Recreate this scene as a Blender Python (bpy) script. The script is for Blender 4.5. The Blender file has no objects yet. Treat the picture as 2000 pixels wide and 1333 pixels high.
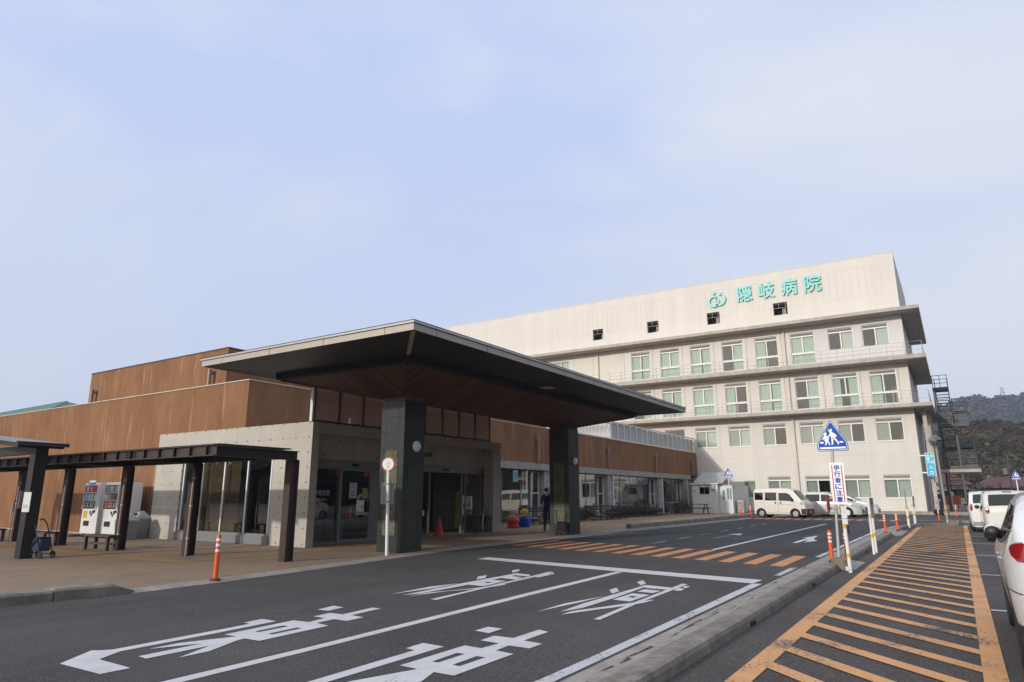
import bpy, bmesh, math, random
from mathutils import Vector, Matrix
from mathutils.geometry import tessellate_polygon
import numpy as np
R = math.radians
PI = math.pi
scene = bpy.context.scene
col = scene.collection

# ------------------------------------------------------------------ camera
PITCH, YAW, F_PX = 13.113, 33.115, 1305.0
cam = bpy.data.cameras.new('camera')
cam.sensor_width = 36.0
cam.sensor_fit = 'HORIZONTAL'
cam.lens = 36.0 * F_PX / 2000.0
cam.clip_start = 0.05
cam.clip_end = 3000.0
camo = bpy.data.objects.new('camera', cam)
col.objects.link(camo)
camo.location = (0, 0, 1.55)
camo.rotation_euler = (R(90 + PITCH), 0, R(YAW))
scene.camera = camo

# ------------------------------------------------------------------ light
SUN_TO = Vector((-0.24, -1.0, 0.29)).normalized()      # direction towards the sun
SUN_EL = math.asin(SUN_TO.z)
sun = bpy.data.lights.new('sun', 'SUN')
sun.energy = 2.75
sun.angle = R(1.2)
sun.color = (1.0, 0.94, 0.86)
suno = bpy.data.objects.new('sun', sun)
col.objects.link(suno)
suno.rotation_euler = SUN_TO.to_track_quat('Z', 'Y').to_euler()

world = bpy.data.worlds.new('World')
scene.world = world
world.use_nodes = True
wn, wl = world.node_tree.nodes, world.node_tree.links
wn.clear()
def W(t, **kw):
    n = wn.new(t)
    for k, v in kw.items():
        setattr(n, k, v)
    return n
w_out = W('ShaderNodeOutputWorld')
w_bg = W('ShaderNodeBackground')
w_bg.inputs['Strength'].default_value = 0.128
sky = W('ShaderNodeTexSky', sky_type='NISHITA')
sky.sun_disc = False
sky.sun_elevation = SUN_EL
sky.sun_rotation = math.atan2(SUN_TO.x, SUN_TO.y)
sky.air_density = 1.0
sky.dust_density = 2.0
tc = W('ShaderNodeTexCoord')
# thin high cloud: brighter towards the sun, streaked by noise
nrm = W('ShaderNodeVectorMath', operation='NORMALIZE')
dot = W('ShaderNodeVectorMath', operation='DOT_PRODUCT')
dot.inputs[1].default_value = SUN_TO
glow = W('ShaderNodeMapRange')
glow.inputs[1].default_value = 0.0
glow.inputs[2].default_value = 1.0
glow.inputs[3].default_value = 0.0
glow.inputs[4].default_value = 1.0
gp = W('ShaderNodeMath', operation='POWER')
gp.inputs[1].default_value = 2.2
gm = W('ShaderNodeMath', operation='MULTIPLY_ADD')
gm.inputs[1].default_value = 0.55
gm.inputs[2].default_value = 1.0
mp = W('ShaderNodeMapping')
mp.inputs['Scale'].default_value = (1.0, 1.2, 2.2)
mp.inputs['Rotation'].default_value = (0.3, 0.5, 0.2)
nz = W('ShaderNodeTexNoise')
nz.inputs['Scale'].default_value = 1.15
nz.inputs['Detail'].default_value = 3.5
nz.inputs['Roughness'].default_value = 0.55
nz.inputs['Distortion'].default_value = 0.5
ramp = W('ShaderNodeValToRGB')
ramp.color_ramp.elements[0].position = 0.40
ramp.color_ramp.elements[0].color = (4.75, 5.65, 8.2, 1)
ramp.color_ramp.elements[1].position = 0.68
ramp.color_ramp.elements[1].color = (6.7, 6.95, 7.8, 1)
mul = W('ShaderNodeVectorMath', operation='SCALE')
mix = W('ShaderNodeMix', data_type='RGBA')
mix.inputs[0].default_value = 0.86
wl.new(tc.outputs['Generated'], nrm.inputs[0])
wl.new(nrm.outputs[0], dot.inputs[0])
wl.new(dot.outputs['Value'], glow.inputs[0])
wl.new(glow.outputs[0], gp.inputs[0])
wl.new(gp.outputs[0], gm.inputs[0])
wl.new(tc.outputs['Generated'], mp.inputs[0])
wl.new(mp.outputs[0], nz.inputs['Vector'])
wl.new(nz.outputs['Fac'], ramp.inputs[0])
tint = W('ShaderNodeMix', data_type='RGBA')            # the veil round the sun is whiter and warmer
tint.inputs[7].default_value = (6.6, 6.2, 5.75, 1)
wl.new(gp.outputs[0], tint.inputs[0])
sepz = W('ShaderNodeSeparateXYZ')                       # greyer haze low over the horizon
low = W('ShaderNodeMapRange')
low.inputs[1].default_value = 0.05
low.inputs[2].default_value = 0.55
low.inputs[3].default_value = 0.65
low.inputs[4].default_value = 0.0
hz = W('ShaderNodeMix', data_type='RGBA')
hz.inputs[7].default_value = (5.75, 6.1, 7.0, 1)
wl.new(nrm.outputs[0], sepz.inputs[0])
wl.new(sepz.outputs['Z'], low.inputs[0])
wl.new(low.outputs[0], hz.inputs[0])
wl.new(ramp.outputs[0], hz.inputs[6])
wl.new(hz.outputs[2], tint.inputs[6])
wl.new(tint.outputs[2], mul.inputs[0])
wl.new(gm.outputs[0], mul.inputs['Scale'])
wl.new(sky.outputs[0], mix.inputs[6])
wl.new(mul.outputs[0], mix.inputs[7])
wl.new(mix.outputs[2], w_bg.inputs['Color'])
wl.new(w_bg.outputs[0], w_out.inputs[0])

vs = scene.view_settings
vs.view_transform = 'Standard'
vs.look = 'None'
vs.exposure = 0.0
vs.gamma = 1.0
vs.use_curve_mapping = False
scene.cycles.use_denoising = True
scene.cycles.max_bounces = 8
scene.cycles.transparent_max_bounces = 16
scene.cycles.caustics_reflective = False
scene.cycles.caustics_refractive = False

SL = 0.004
def gz(y):
    return SL * min(max(y, -60.0), 70.0)

# ------------------------------------------------------------------ materials
MATS = {}
def nodes(name):
    m = bpy.data.materials.new(name)
    m.use_nodes = True
    nt = m.node_tree
    b = nt.nodes['Principled BSDF']
    MATS[name] = m
    return m, nt, b
def N(nt, t, ins=None, **kw):
    n = nt.nodes.new(t)
    for k, v in kw.items():
        setattr(n, k, v)
    for k, v in (ins or {}).items():
        n.inputs[k].default_value = v
    return n
def coords(nt, scale=(1, 1, 1)):
    t = N(nt, 'ShaderNodeTexCoord')
    m = N(nt, 'ShaderNodeMapping', {'Scale': scale})
    nt.links.new(t.outputs['Object'], m.inputs[0])
    return m.outputs[0]
def noise(nt, vec, scale, detail=3.0, rough=0.6):
    n = N(nt, 'ShaderNodeTexNoise', {'Scale': scale, 'Detail': detail, 'Roughness': rough})
    nt.links.new(vec, n.inputs['Vector'])
    return n.outputs['Fac']
def rampc(nt, fac, stops):
    r = N(nt, 'ShaderNodeValToRGB')
    e = r.color_ramp.elements
    while len(e) > 1:
        e.remove(e[-1])
    e[0].position = stops[0][0]
    e[0].color = (*stops[0][1], 1)
    for p, c in stops[1:]:
        x = e.new(p)
        x.color = (*c, 1)
    nt.links.new(fac, r.inputs[0])
    return r.outputs[0]
def mixc(nt, fac, a, b, blend='MIX'):
    m = N(nt, 'ShaderNodeMix', data_type='RGBA', blend_type=blend)
    for i, v in ((0, fac), (6, a), (7, b)):
        if hasattr(v, 'node'):
            nt.links.new(v, m.inputs[i])
        elif i == 0:
            m.inputs[0].default_value = v
        else:
            m.inputs[i].default_value = (*v, 1)
    return m.outputs[2]
def bump(nt, b, fac, strength, dist=0.01):
    n = N(nt, 'ShaderNodeBump', {'Strength': strength, 'Distance': dist})
    nt.links.new(fac, n.inputs['Height'])
    nt.links.new(n.outputs[0], b.inputs['Normal'])
def grey(v):
    return (v, v, v)
def sc(c, k):
    return tuple(min(1.0, x * k) for x in c)

def mat(name, c, rough=0.6, metal=0.0, var=0.10, scale=3.0, bmp=0.0, bscale=60.0, spec=0.5, coat=0.0, stretch=(1, 1, 1)):
    if name in MATS:
        return MATS[name]
    m, nt, b = nodes(name)
    b.inputs['Roughness'].default_value = rough
    b.inputs['Metallic'].default_value = metal
    b.inputs['Specular IOR Level'].default_value = spec
    b.inputs['Coat Weight'].default_value = coat
    b.inputs['Coat Roughness'].default_value = 0.05
    v = coords(nt, stretch)
    if var > 0:
        f = noise(nt, v, scale, 5.0, 0.65)
        nt.links.new(rampc(nt, f, [(0.25, sc(c, 1 - var)), (0.75, sc(c, 1 + var))]), b.inputs['Base Color'])
    else:
        b.inputs['Base Color'].default_value = (*c, 1)
    if bmp > 0:
        bump(nt, b, noise(nt, v, bscale, 2.0), bmp)
    return m

def asphalt(name, c, tint):
    m, nt, b = nodes(name)
    v = coords(nt)
    big = noise(nt, v, 0.35, 5.0, 0.6)
    tyre = noise(nt, coords(nt, (2.2, 0.06, 1)), 1.0, 4.0, 0.6)
    fine = noise(nt, v, 62.0, 3.0, 0.75)
    vor = N(nt, 'ShaderNodeTexVoronoi', {'Scale': 150.0})
    nt.links.new(v, vor.inputs['Vector'])
    base = rampc(nt, big, [(0.3, sc(c, 0.80)), (0.7, sc(tint, 1.16))])
    base = mixc(nt, 0.75, base, rampc(nt, fine, [(0.30, grey(0.1)), (0.5, grey(0.9)), (0.70, grey(2.6))]), 'MULTIPLY')
    spk = rampc(nt, vor.outputs['Color'], [(0.90, grey(0.0)), (0.95, grey(1.0))])
    base = mixc(nt, spk, base, sc(c, 3.0))
    base = mixc(nt, 0.5, base, rampc(nt, tyre, [(0.3, grey(0.8)), (0.7, grey(1.2))]), 'MULTIPLY')
    nt.links.new(base, b.inputs['Base Color'])
    b.inputs['Roughness'].default_value = 0.9
    b.inputs['Specular IOR Level'].default_value = 0.25
    bump(nt, b, fine, 0.6, 0.006)
    return m
asphalt('asphalt', (0.077, 0.073, 0.068), (0.083, 0.078, 0.072))
asphalt('asphalt_dark', (0.056, 0.056, 0.057), (0.060, 0.060, 0.060))
asphalt('asphalt_lot', (0.080, 0.070, 0.063), (0.094, 0.081, 0.074))

def road_paint(name, c, worn):
    m, nt, b = nodes(name)
    v = coords(nt)
    f1 = noise(nt, v, 26.0, 4.0, 0.7)
    f2 = noise(nt, v, 0.9, 3.0, 0.6)
    add = N(nt, 'ShaderNodeMath', {2: 0.0}, operation='MULTIPLY_ADD')
    nt.links.new(f2, add.inputs[0])
    add.inputs[1].default_value = 0.9
    nt.links.new(f1, add.inputs[2])
    mask = rampc(nt, add.outputs[0], [(worn - 0.06, grey(0.0)), (worn + 0.06, grey(1.0))])
    pc = rampc(nt, noise(nt, v, 3.0, 5.0, 0.7), [(0.3, sc(c, 0.84)), (0.7, sc(c, 1.04))])
    nt.links.new(mixc(nt, mask, (0.085, 0.082, 0.08), pc), b.inputs['Base Color'])
    b.inputs['Roughness'].default_value = 0.75
    bump(nt, b, noise(nt, v, 80.0, 2.0), 0.3, 0.004)
road_paint('white_road_paint', (0.66, 0.65, 0.63), 0.68)
road_paint('worn_road_paint', (0.60, 0.60, 0.60), 0.83)
road_paint('faint_road_paint', (0.34, 0.35, 0.36), 0.95)
road_paint('orange_road_paint', (0.72, 0.375, 0.15), 0.83)
road_paint('orange_crossing_paint', (0.66, 0.285, 0.105), 0.72)

def paving():
    m, nt, b = nodes('brown_paving')
    v = coords(nt)
    br = N(nt, 'ShaderNodeTexBrick', {'Scale': 1.0, 'Mortar Size': 0.006, 'Brick Width': 0.2, 'Row Height': 0.1,
        'Color1': (0.305, 0.212, 0.132, 1), 'Color2': (0.268, 0.187, 0.118, 1), 'Mortar': (0.175, 0.128, 0.088, 1)})
    nt.links.new(v, br.inputs['Vector'])
    f = noise(nt, v, 0.45, 5.0, 0.65)
    c = mixc(nt, 0.8, br.outputs['Color'], rampc(nt, f, [(0.3, grey(0.78)), (0.7, grey(1.22))]), 'MULTIPLY')
    nt.links.new(c, b.inputs['Base Color'])
    b.inputs['Roughness'].default_value = 0.85
    bump(nt, b, noise(nt, v, 60.0, 2.0), 0.3, 0.004)
paving()

def rough_concrete(name, c, dirt):
    m, nt, b = nodes(name)
    v = coords(nt)
    f = noise(nt, v, 2.2, 6.0, 0.7)
    f2 = noise(nt, v, 40.0, 3.0, 0.6)
    streak = noise(nt, coords(nt, (5.0, 5.0, 0.5)), 1.2, 4.0, 0.7)
    cc = rampc(nt, f, [(0.28, sc(c, 1 - dirt)), (0.72, sc(c, 1.12))])
    cc = mixc(nt, 0.6, cc, rampc(nt, f2, [(0.3, grey(0.75)), (0.7, grey(1.2))]), 'MULTIPLY')
    cc = mixc(nt, dirt, cc, rampc(nt, streak, [(0.35, grey(0.55)), (0.65, grey(1.15))]), 'MULTIPLY')
    nt.links.new(cc, b.inputs['Base Color'])
    b.inputs['Roughness'].default_value = 0.88
    bump(nt, b, f2, 0.35, 0.006)
rough_concrete('kerb_concrete', (0.31, 0.275, 0.225), 0.55)
rough_concrete('gutter_concrete', (0.39, 0.35, 0.295), 0.35)
rough_concrete('slab_concrete', (0.50, 0.455, 0.40), 0.30)
rough_concrete('band_concrete', (0.42, 0.41, 0.38), 0.35)
rough_concrete('block_concrete', (0.27, 0.22, 0.165), 0.35)

def formed_concrete():
    # cast wall: panel joints every 1.8 x 0.9 m and tie holes every 0.6 x 0.45 m
    m, nt, b = nodes('formed_concrete')
    t = N(nt, 'ShaderNodeTexCoord')
    sep = N(nt, 'ShaderNodeSeparateXYZ')
    nt.links.new(t.outputs['Object'], sep.inputs[0])
    def math_(op, a, bb):
        n = N(nt, 'ShaderNodeMath', operation=op)
        for i, x in ((0, a), (1, bb)):
            if hasattr(x, 'node'):
                nt.links.new(x, n.inputs[i])
            else:
                n.inputs[i].default_value = x
        return n.outputs[0]
    u = math_('ADD', sep.outputs['X'], sep.outputs['Y'])
    w = sep.outputs['Z']
    def cell(x, p, o):
        a = math_('ADD', x, o)
        q = math_('DIVIDE', a, p)
        fr = math_('FRACT', q, 0)
        return math_('MULTIPLY', math_('ABSOLUTE', math_('SUBTRACT', fr, 0.5), 0), p)
    du, dw = cell(u, 0.6, 0.1), cell(w, 0.45, 0.05)
    d = math_('POWER', math_('ADD', math_('MULTIPLY', du, du), math_('MULTIPLY', dw, dw)), 0.5)
    hole = math_('LESS_THAN', d, 0.032)
    ju = math_('GREATER_THAN', cell(u, 1.8, 0.4), 0.894)
    jw = math_('GREATER_THAN', cell(w, 0.9, 0.28), 0.445)
    v = coords(nt)
    f = noise(nt, v, 1.1, 6.0, 0.65)
    f3 = noise(nt, v, 14.0, 3.0, 0.6)
    c = rampc(nt, f, [(0.25, (0.41, 0.385, 0.335)), (0.75, (0.52, 0.49, 0.43))])
    c = mixc(nt, 0.5, c, rampc(nt, f3, [(0.3, grey(0.86)), (0.7, grey(1.1))]), 'MULTIPLY')
    c = mixc(nt, math_('MULTIPLY', math_('MAXIMUM', ju, jw), 0.35), c, (0.18, 0.165, 0.15))
    c = mixc(nt, math_('MULTIPLY', hole, 0.8), c, (0.10, 0.09, 0.08))
    nt.links.new(c, b.inputs['Base Color'])
    b.inputs['Roughness'].default_value = 0.8
formed_concrete()

def brown_render():
    m, nt, b = nodes('brown_render')
    v = coords(nt)
    st = noise(nt, coords(nt, (1.1, 1.1, 0.22)), 1.3, 7.0, 0.72)
    blot = noise(nt, v, 0.35, 4.0, 0.6)
    thin = noise(nt, coords(nt, (3.2, 3.2, 0.22)), 1.3, 4.0, 0.6)
    c = rampc(nt, st, [(0.25, (0.190, 0.095, 0.047)), (0.5, (0.250, 0.128, 0.064)), (0.78, (0.295, 0.158, 0.084))])
    fl = noise(nt, coords(nt, (4.0, 4.0, 0.12)), 1.5, 5.0, 0.7)
    c = mixc(nt, 0.55, c, rampc(nt, fl, [(0.3, grey(0.84)), (0.7, grey(1.13))]), 'MULTIPLY')
    c = mixc(nt, 0.9, c, rampc(nt, blot, [(0.3, grey(0.82)), (0.7, grey(1.14))]), 'MULTIPLY')
    pale = rampc(nt, thin, [(0.60, grey(0.0)), (0.66, grey(0.6))])
    c = mixc(nt, pale, c, (0.42, 0.27, 0.16))
    nt.links.new(c, b.inputs['Base Color'])
    b.inputs['Roughness'].default_value = 0.9
    b.inputs['Specular IOR Level'].default_value = 0.2
    bump(nt, b, noise(nt, v, 70.0, 2.0), 0.25, 0.004)
brown_render()

def cream_wall(name, c):
    m, nt, b = nodes(name)
    v = coords(nt)
    st = noise(nt, coords(nt, (0.9, 0.9, 0.06)), 1.0, 6.0, 0.7)
    blot = noise(nt, v, 0.15, 4.0, 0.6)
    cc = rampc(nt, st, [(0.3, sc(c, 0.93)), (0.7, sc(c, 1.03))])
    cc = mixc(nt, 0.7, cc, rampc(nt, blot, [(0.3, grey(0.95)), (0.7, grey(1.04))]), 'MULTIPLY')
    nt.links.new(cc, b.inputs['Base Color'])
    b.inputs['Roughness'].default_value = 0.8
    b.inputs['Specular IOR Level'].default_value = 0.3
cream_wall('cream_wall', (0.685, 0.65, 0.595))
cream_wall('white_panel', (0.67, 0.65, 0.64))
cream_wall('beige_inner_wall', (0.62, 0.57, 0.44))

def granite(name, lo, hi, scale, rough):
    m, nt, b = nodes(name)
    v = coords(nt)
    f = noise(nt, v, scale, 6.0, 0.8)
    g = noise(nt, v, 1.5, 3.0, 0.6)
    c = rampc(nt, f, [(0.36, lo), (0.5, sc(hi, 0.55)), (0.66, hi)])
    c = mixc(nt, 0.6, c, rampc(nt, g, [(0.3, grey(0.75)), (0.7, grey(1.3))]), 'MULTIPLY')
    nt.links.new(c, b.inputs['Base Color'])
    b.inputs['Roughness'].default_value = rough
    bump(nt, b, f, 0.7 if rough > 0.5 else 0.05, 0.012)
granite('split_granite', (0.022, 0.025, 0.019), (0.21, 0.20, 0.125), 18.0, 0.8)
granite('smooth_granite', (0.018, 0.025, 0.025), (0.055, 0.068, 0.062), 30.0, 0.30)

def planks(name, axis):
    m, nt, b = nodes(name)
    t = N(nt, 'ShaderNodeTexCoord')
    sep = N(nt, 'ShaderNodeSeparateXYZ')
    nt.links.new(t.outputs['Object'], sep.inputs[0])
    d = N(nt, 'ShaderNodeMath', {1: 0.11}, operation='DIVIDE')
    nt.links.new(sep.outputs[axis], d.inputs[0])
    fr = N(nt, 'ShaderNodeMath', operation='FRACT')
    nt.links.new(d.outputs[0], fr.inputs[0])
    fl = N(nt, 'ShaderNodeMath', operation='FLOOR')
    nt.links.new(d.outputs[0], fl.inputs[0])
    wn_ = N(nt, 'ShaderNodeTexWhiteNoise', noise_dimensions='1D')
    nt.links.new(fl.outputs[0], wn_.inputs['W'])
    c = rampc(nt, wn_.outputs['Value'], [(0.0, (0.070, 0.027, 0.013)), (0.5, (0.100, 0.041, 0.020)), (1.0, (0.145, 0.063, 0.031))])
    gr = noise(nt, coords(nt, (9, 1.5, 1) if axis == 'X' else (1.5, 9, 1)), 3.0, 4.0, 0.6)
    c = mixc(nt, 0.6, c, rampc(nt, gr, [(0.3, grey(0.7)), (0.7, grey(1.25))]), 'MULTIPLY')
    gap = rampc(nt, fr.outputs[0], [(0.86, grey(0.0)), (0.9, grey(1.0))])
    nt.links.new(mixc(nt, gap, c, (0.02, 0.012, 0.008)), b.inputs['Base Color'])
    b.inputs['Roughness'].default_value = 0.6
planks('wood_planks_across', 'Y')
planks('wood_planks_along', 'X')

def glass(name, tint, refl, rough=0.0):
    m = bpy.data.materials.new(name)
    m.use_nodes = True
    nt = m.node_tree
    nt.nodes.clear()
    o = N(nt, 'ShaderNodeOutputMaterial')
    mx = N(nt, 'ShaderNodeMixShader')
    tr = N(nt, 'ShaderNodeBsdfTransparent', {'Color': (*tint, 1)})
    gl = N(nt, 'ShaderNodeBsdfGlossy', {'Color': (0.95, 0.97, 1.0, 1), 'Roughness': rough})
    lw = N(nt, 'ShaderNodeLayerWeight', {'Blend': 0.35})
    mr = N(nt, 'ShaderNodeMapRange', {3: refl, 4: 0.42})
    nt.links.new(lw.outputs['Facing'], mr.inputs[0])
    nt.links.new(mr.outputs[0], mx.inputs[0])
    nt.links.new(tr.outputs[0], mx.inputs[1])
    nt.links.new(gl.outputs[0], mx.inputs[2])
    nt.links.new(mx.outputs[0], o.inputs[0])
    MATS[name] = m
    return m
glass('window_glass', (0.78, 0.85, 0.81), 0.10)
glass('door_glass', (0.45, 0.53, 0.50), 0.05)
glass('dark_car_glass', (0.07, 0.08, 0.08), 0.05)
glass('car_glass', (0.40, 0.47, 0.46), 0.06)
glass('screen_glass', (0.86, 0.80, 0.78), 0.10)
_nt = MATS['screen_glass'].node_tree                 # sky and tree reflections put in as a pale diffuse colour
_d = N(_nt, 'ShaderNodeBsdfDiffuse', {'Color': (0.60, 0.50, 0.46, 1)})
_m = N(_nt, 'ShaderNodeMixShader', {0: 0.40})
_o = [n for n in _nt.nodes if n.type == 'OUTPUT_MATERIAL'][0]
_nt.links.new(_o.inputs[0].links[0].from_socket, _m.inputs[1])
_nt.links.new(_d.outputs[0], _m.inputs[2])
_nt.links.new(_m.outputs[0], _o.inputs[0])
glass('lamp_dome', (0.58, 0.58, 0.56), 0.14)

mat('white_frame', (0.74, 0.74, 0.73), 0.45, var=0.04)
mat('aluminium', (0.25, 0.255, 0.26), 0.5, 0.4, var=0.06)
mat('steel_grey', (0.48, 0.49, 0.485), 0.45, 0.2, var=0.08)
mat('dark_steel', (0.017, 0.015, 0.014), 0.5, var=0.15)
mat('brown_steel', (0.048, 0.029, 0.024), 0.5, var=0.15)
mat('stair_steel', (0.052, 0.058, 0.066), 0.5, var=0.12)
mat('tread_steel', (0.15, 0.15, 0.15), 0.5, 0.3, var=0.1)
mat('fascia_metal', (0.44, 0.395, 0.335), 0.5, 0.2, var=0.05)
mat('flashing_metal', (0.50, 0.50, 0.50), 0.35, 0.5, var=0.05)
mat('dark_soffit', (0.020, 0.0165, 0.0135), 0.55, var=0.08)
mat('black_gap', (0.012, 0.012, 0.012), 0.8, var=0.0)
mat('dark_room', (0.045, 0.043, 0.04), 0.9, var=0.1)
mat('grey_room', (0.34, 0.37, 0.325), 0.9, var=0.1)
mat('teal_paint', (0.07, 0.47, 0.44), 0.4, var=0.05)
mat('dark_teal_paint', (0.02, 0.16, 0.13), 0.4, var=0.05)
mat('white_paint', (0.76, 0.76, 0.75), 0.4, var=0.05)
mat('pale_grey_plastic', (0.44, 0.44, 0.43), 0.5, var=0.06)
mat('grey_plastic', (0.27, 0.275, 0.27), 0.5, var=0.06)
mat('black_plastic', (0.018, 0.018, 0.019), 0.45, var=0.1)
mat('dark_wood', (0.075, 0.055, 0.042), 0.7, var=0.25, stretch=(1, 8, 8))
mat('orange_plastic', (0.80, 0.115, 0.018), 0.45, var=0.06)
mat('red_plastic', (0.62, 0.045, 0.03), 0.45, var=0.06)
mat('dark_red_rubber', (0.14, 0.028, 0.02), 0.7, var=0.1)
mat('reflective_white', (0.78, 0.78, 0.74), 0.35, var=0.03)
mat('sign_blue', (0.002, 0.075, 0.40), 0.5, var=0.02, spec=0.2)
mat('cyan_sign', (0.03, 0.43, 0.62), 0.4, var=0.04)
mat('sign_white', (0.80, 0.80, 0.80), 0.4, var=0.02)
mat('sign_red', (0.46, 0.035, 0.045), 0.4, var=0.05)
mat('yellow_tape', (0.70, 0.42, 0.03), 0.5, var=0.06)
mat('notice_yellow', (0.58, 0.42, 0.05), 0.6, var=0.05)
mat('paper', (0.62, 0.64, 0.64), 0.7, var=0.05)
mat('print_grey', (0.20, 0.22, 0.24), 0.7, var=0.0)
mat('curtain_green', (0.56, 0.67, 0.60), 0.9, var=0.12, stretch=(6, 6, 0.3))
mat('curtain_grey', (0.40, 0.425, 0.385), 0.9, var=0.1, stretch=(6, 6, 0.3))
mat('blind_white', (0.66, 0.67, 0.62), 0.9, var=0.05)
mat('louvre', (0.42, 0.385, 0.36), 0.6, var=0.08)
mat('louvre_dark', (0.10, 0.09, 0.085), 0.7, var=0.0)
mat('joint_line', (0.53, 0.48, 0.42), 0.8, var=0.0)
mat('downpipe_cream', (0.62, 0.56, 0.48), 0.5, var=0.06)
mat('downpipe_brown', (0.24, 0.18, 0.155), 0.45, 0.2, var=0.1)
mat('car_white', (0.74, 0.745, 0.72), 0.28, var=0.0, coat=0.8)
mat('pearl_white', (0.68, 0.665, 0.615), 0.30, 0.1, var=0.0, coat=0.9)
mat('van_white', (0.70, 0.675, 0.61), 0.36, var=0.03, coat=0.3)
mat('silver_car', (0.60, 0.59, 0.555), 0.3, 0.12, var=0.0, coat=0.7)
mat('tyre', (0.018, 0.018, 0.018), 0.85, var=0.1)
mat('rim', (0.42, 0.43, 0.44), 0.35, 0.8, var=0.05)
mat('tail_red', (0.30, 0.012, 0.015), 0.15, var=0.0, coat=1.0)
mat('lamp_clear', (0.55, 0.57, 0.58), 0.12, 0.2, var=0.05, coat=1.0)
mat('chrome', (0.70, 0.70, 0.70), 0.12, 1.0, var=0.0)
mat('skin', (0.52, 0.33, 0.24), 0.55, var=0.05)
mat('hair_black', (0.012, 0.010, 0.010), 0.6, var=0.1)
mat('navy_cloth', (0.013, 0.020, 0.075), 0.9, var=0.15)
mat('black_cloth', (0.014, 0.014, 0.017), 0.9, var=0.15)
mat('denim_cloth', (0.02, 0.028, 0.06), 0.9, var=0.15)
mat('grey_cloth', (0.12, 0.12, 0.125), 0.9, var=0.15)
mat('plaid_blue', (0.03, 0.045, 0.10), 0.85, var=0.5, scale=40.0)
mat('twig', (0.085, 0.060, 0.048), 0.9, var=0.3)
mat('hedge_leaf', (0.075, 0.042, 0.034), 0.8, var=0.35, scale=8.0)
mat('leaf_green', (0.045, 0.075, 0.03), 0.7, var=0.3, scale=8.0)
mat('dry_grass', (0.17, 0.125, 0.06), 0.9, var=0.3, scale=6.0)
mat('green_roof', (0.055, 0.155, 0.115), 0.6, var=0.1)
mat('red_roof', (0.20, 0.092, 0.072), 0.8, var=0.25, scale=1.2)
mat('grey_wall', (0.20, 0.19, 0.18), 0.85, var=0.2, scale=0.8)
mat('orange_net', (0.50, 0.12, 0.06), 0.8, var=0.2, scale=6.0)
mat('wall_green_grey', (0.15, 0.24, 0.21), 0.6, var=0.1)
mat('tactile_yellow', (0.34, 0.205, 0.085), 0.85, var=0.3, scale=2.0)
mat('field_earth', (0.16, 0.13, 0.10), 0.95, var=0.25, scale=0.3)
mat('hill_earth', (0.055, 0.05, 0.032), 0.95, var=0.3, scale=0.05)
mat('corrugated_sheet', (0.46, 0.47, 0.46), 0.5, var=0.1)
mat('shed_white', (0.66, 0.67, 0.66), 0.55, var=0.05)
mat('lamp_white', (0.78, 0.78, 0.80), 0.3, var=0.02)

# ------------------------------------------------------------------ geometry helpers
ORIG = {}                                        # world origin of every thing, by object name
def origin(o):
    return ORIG.get(o.name, Vector((0, 0, 0))) if o else Vector((0, 0, 0))

def tag(o, label=None, cat=None, group=None, kind=None):
    if label: o['label'] = label
    if cat: o['category'] = cat
    if group: o['group'] = group
    if kind: o['kind'] = kind
    return o

def thing(name, label, cat, loc=(0, 0, 0), rz=0.0, group=None):
    o = bpy.data.objects.new(name, None)
    o.empty_display_size = 0.3
    col.objects.link(o)
    o.location = loc
    o.rotation_euler = (0, 0, rz)
    ORIG[o.name] = Vector(loc)
    return tag(o, label, cat, group)

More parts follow.
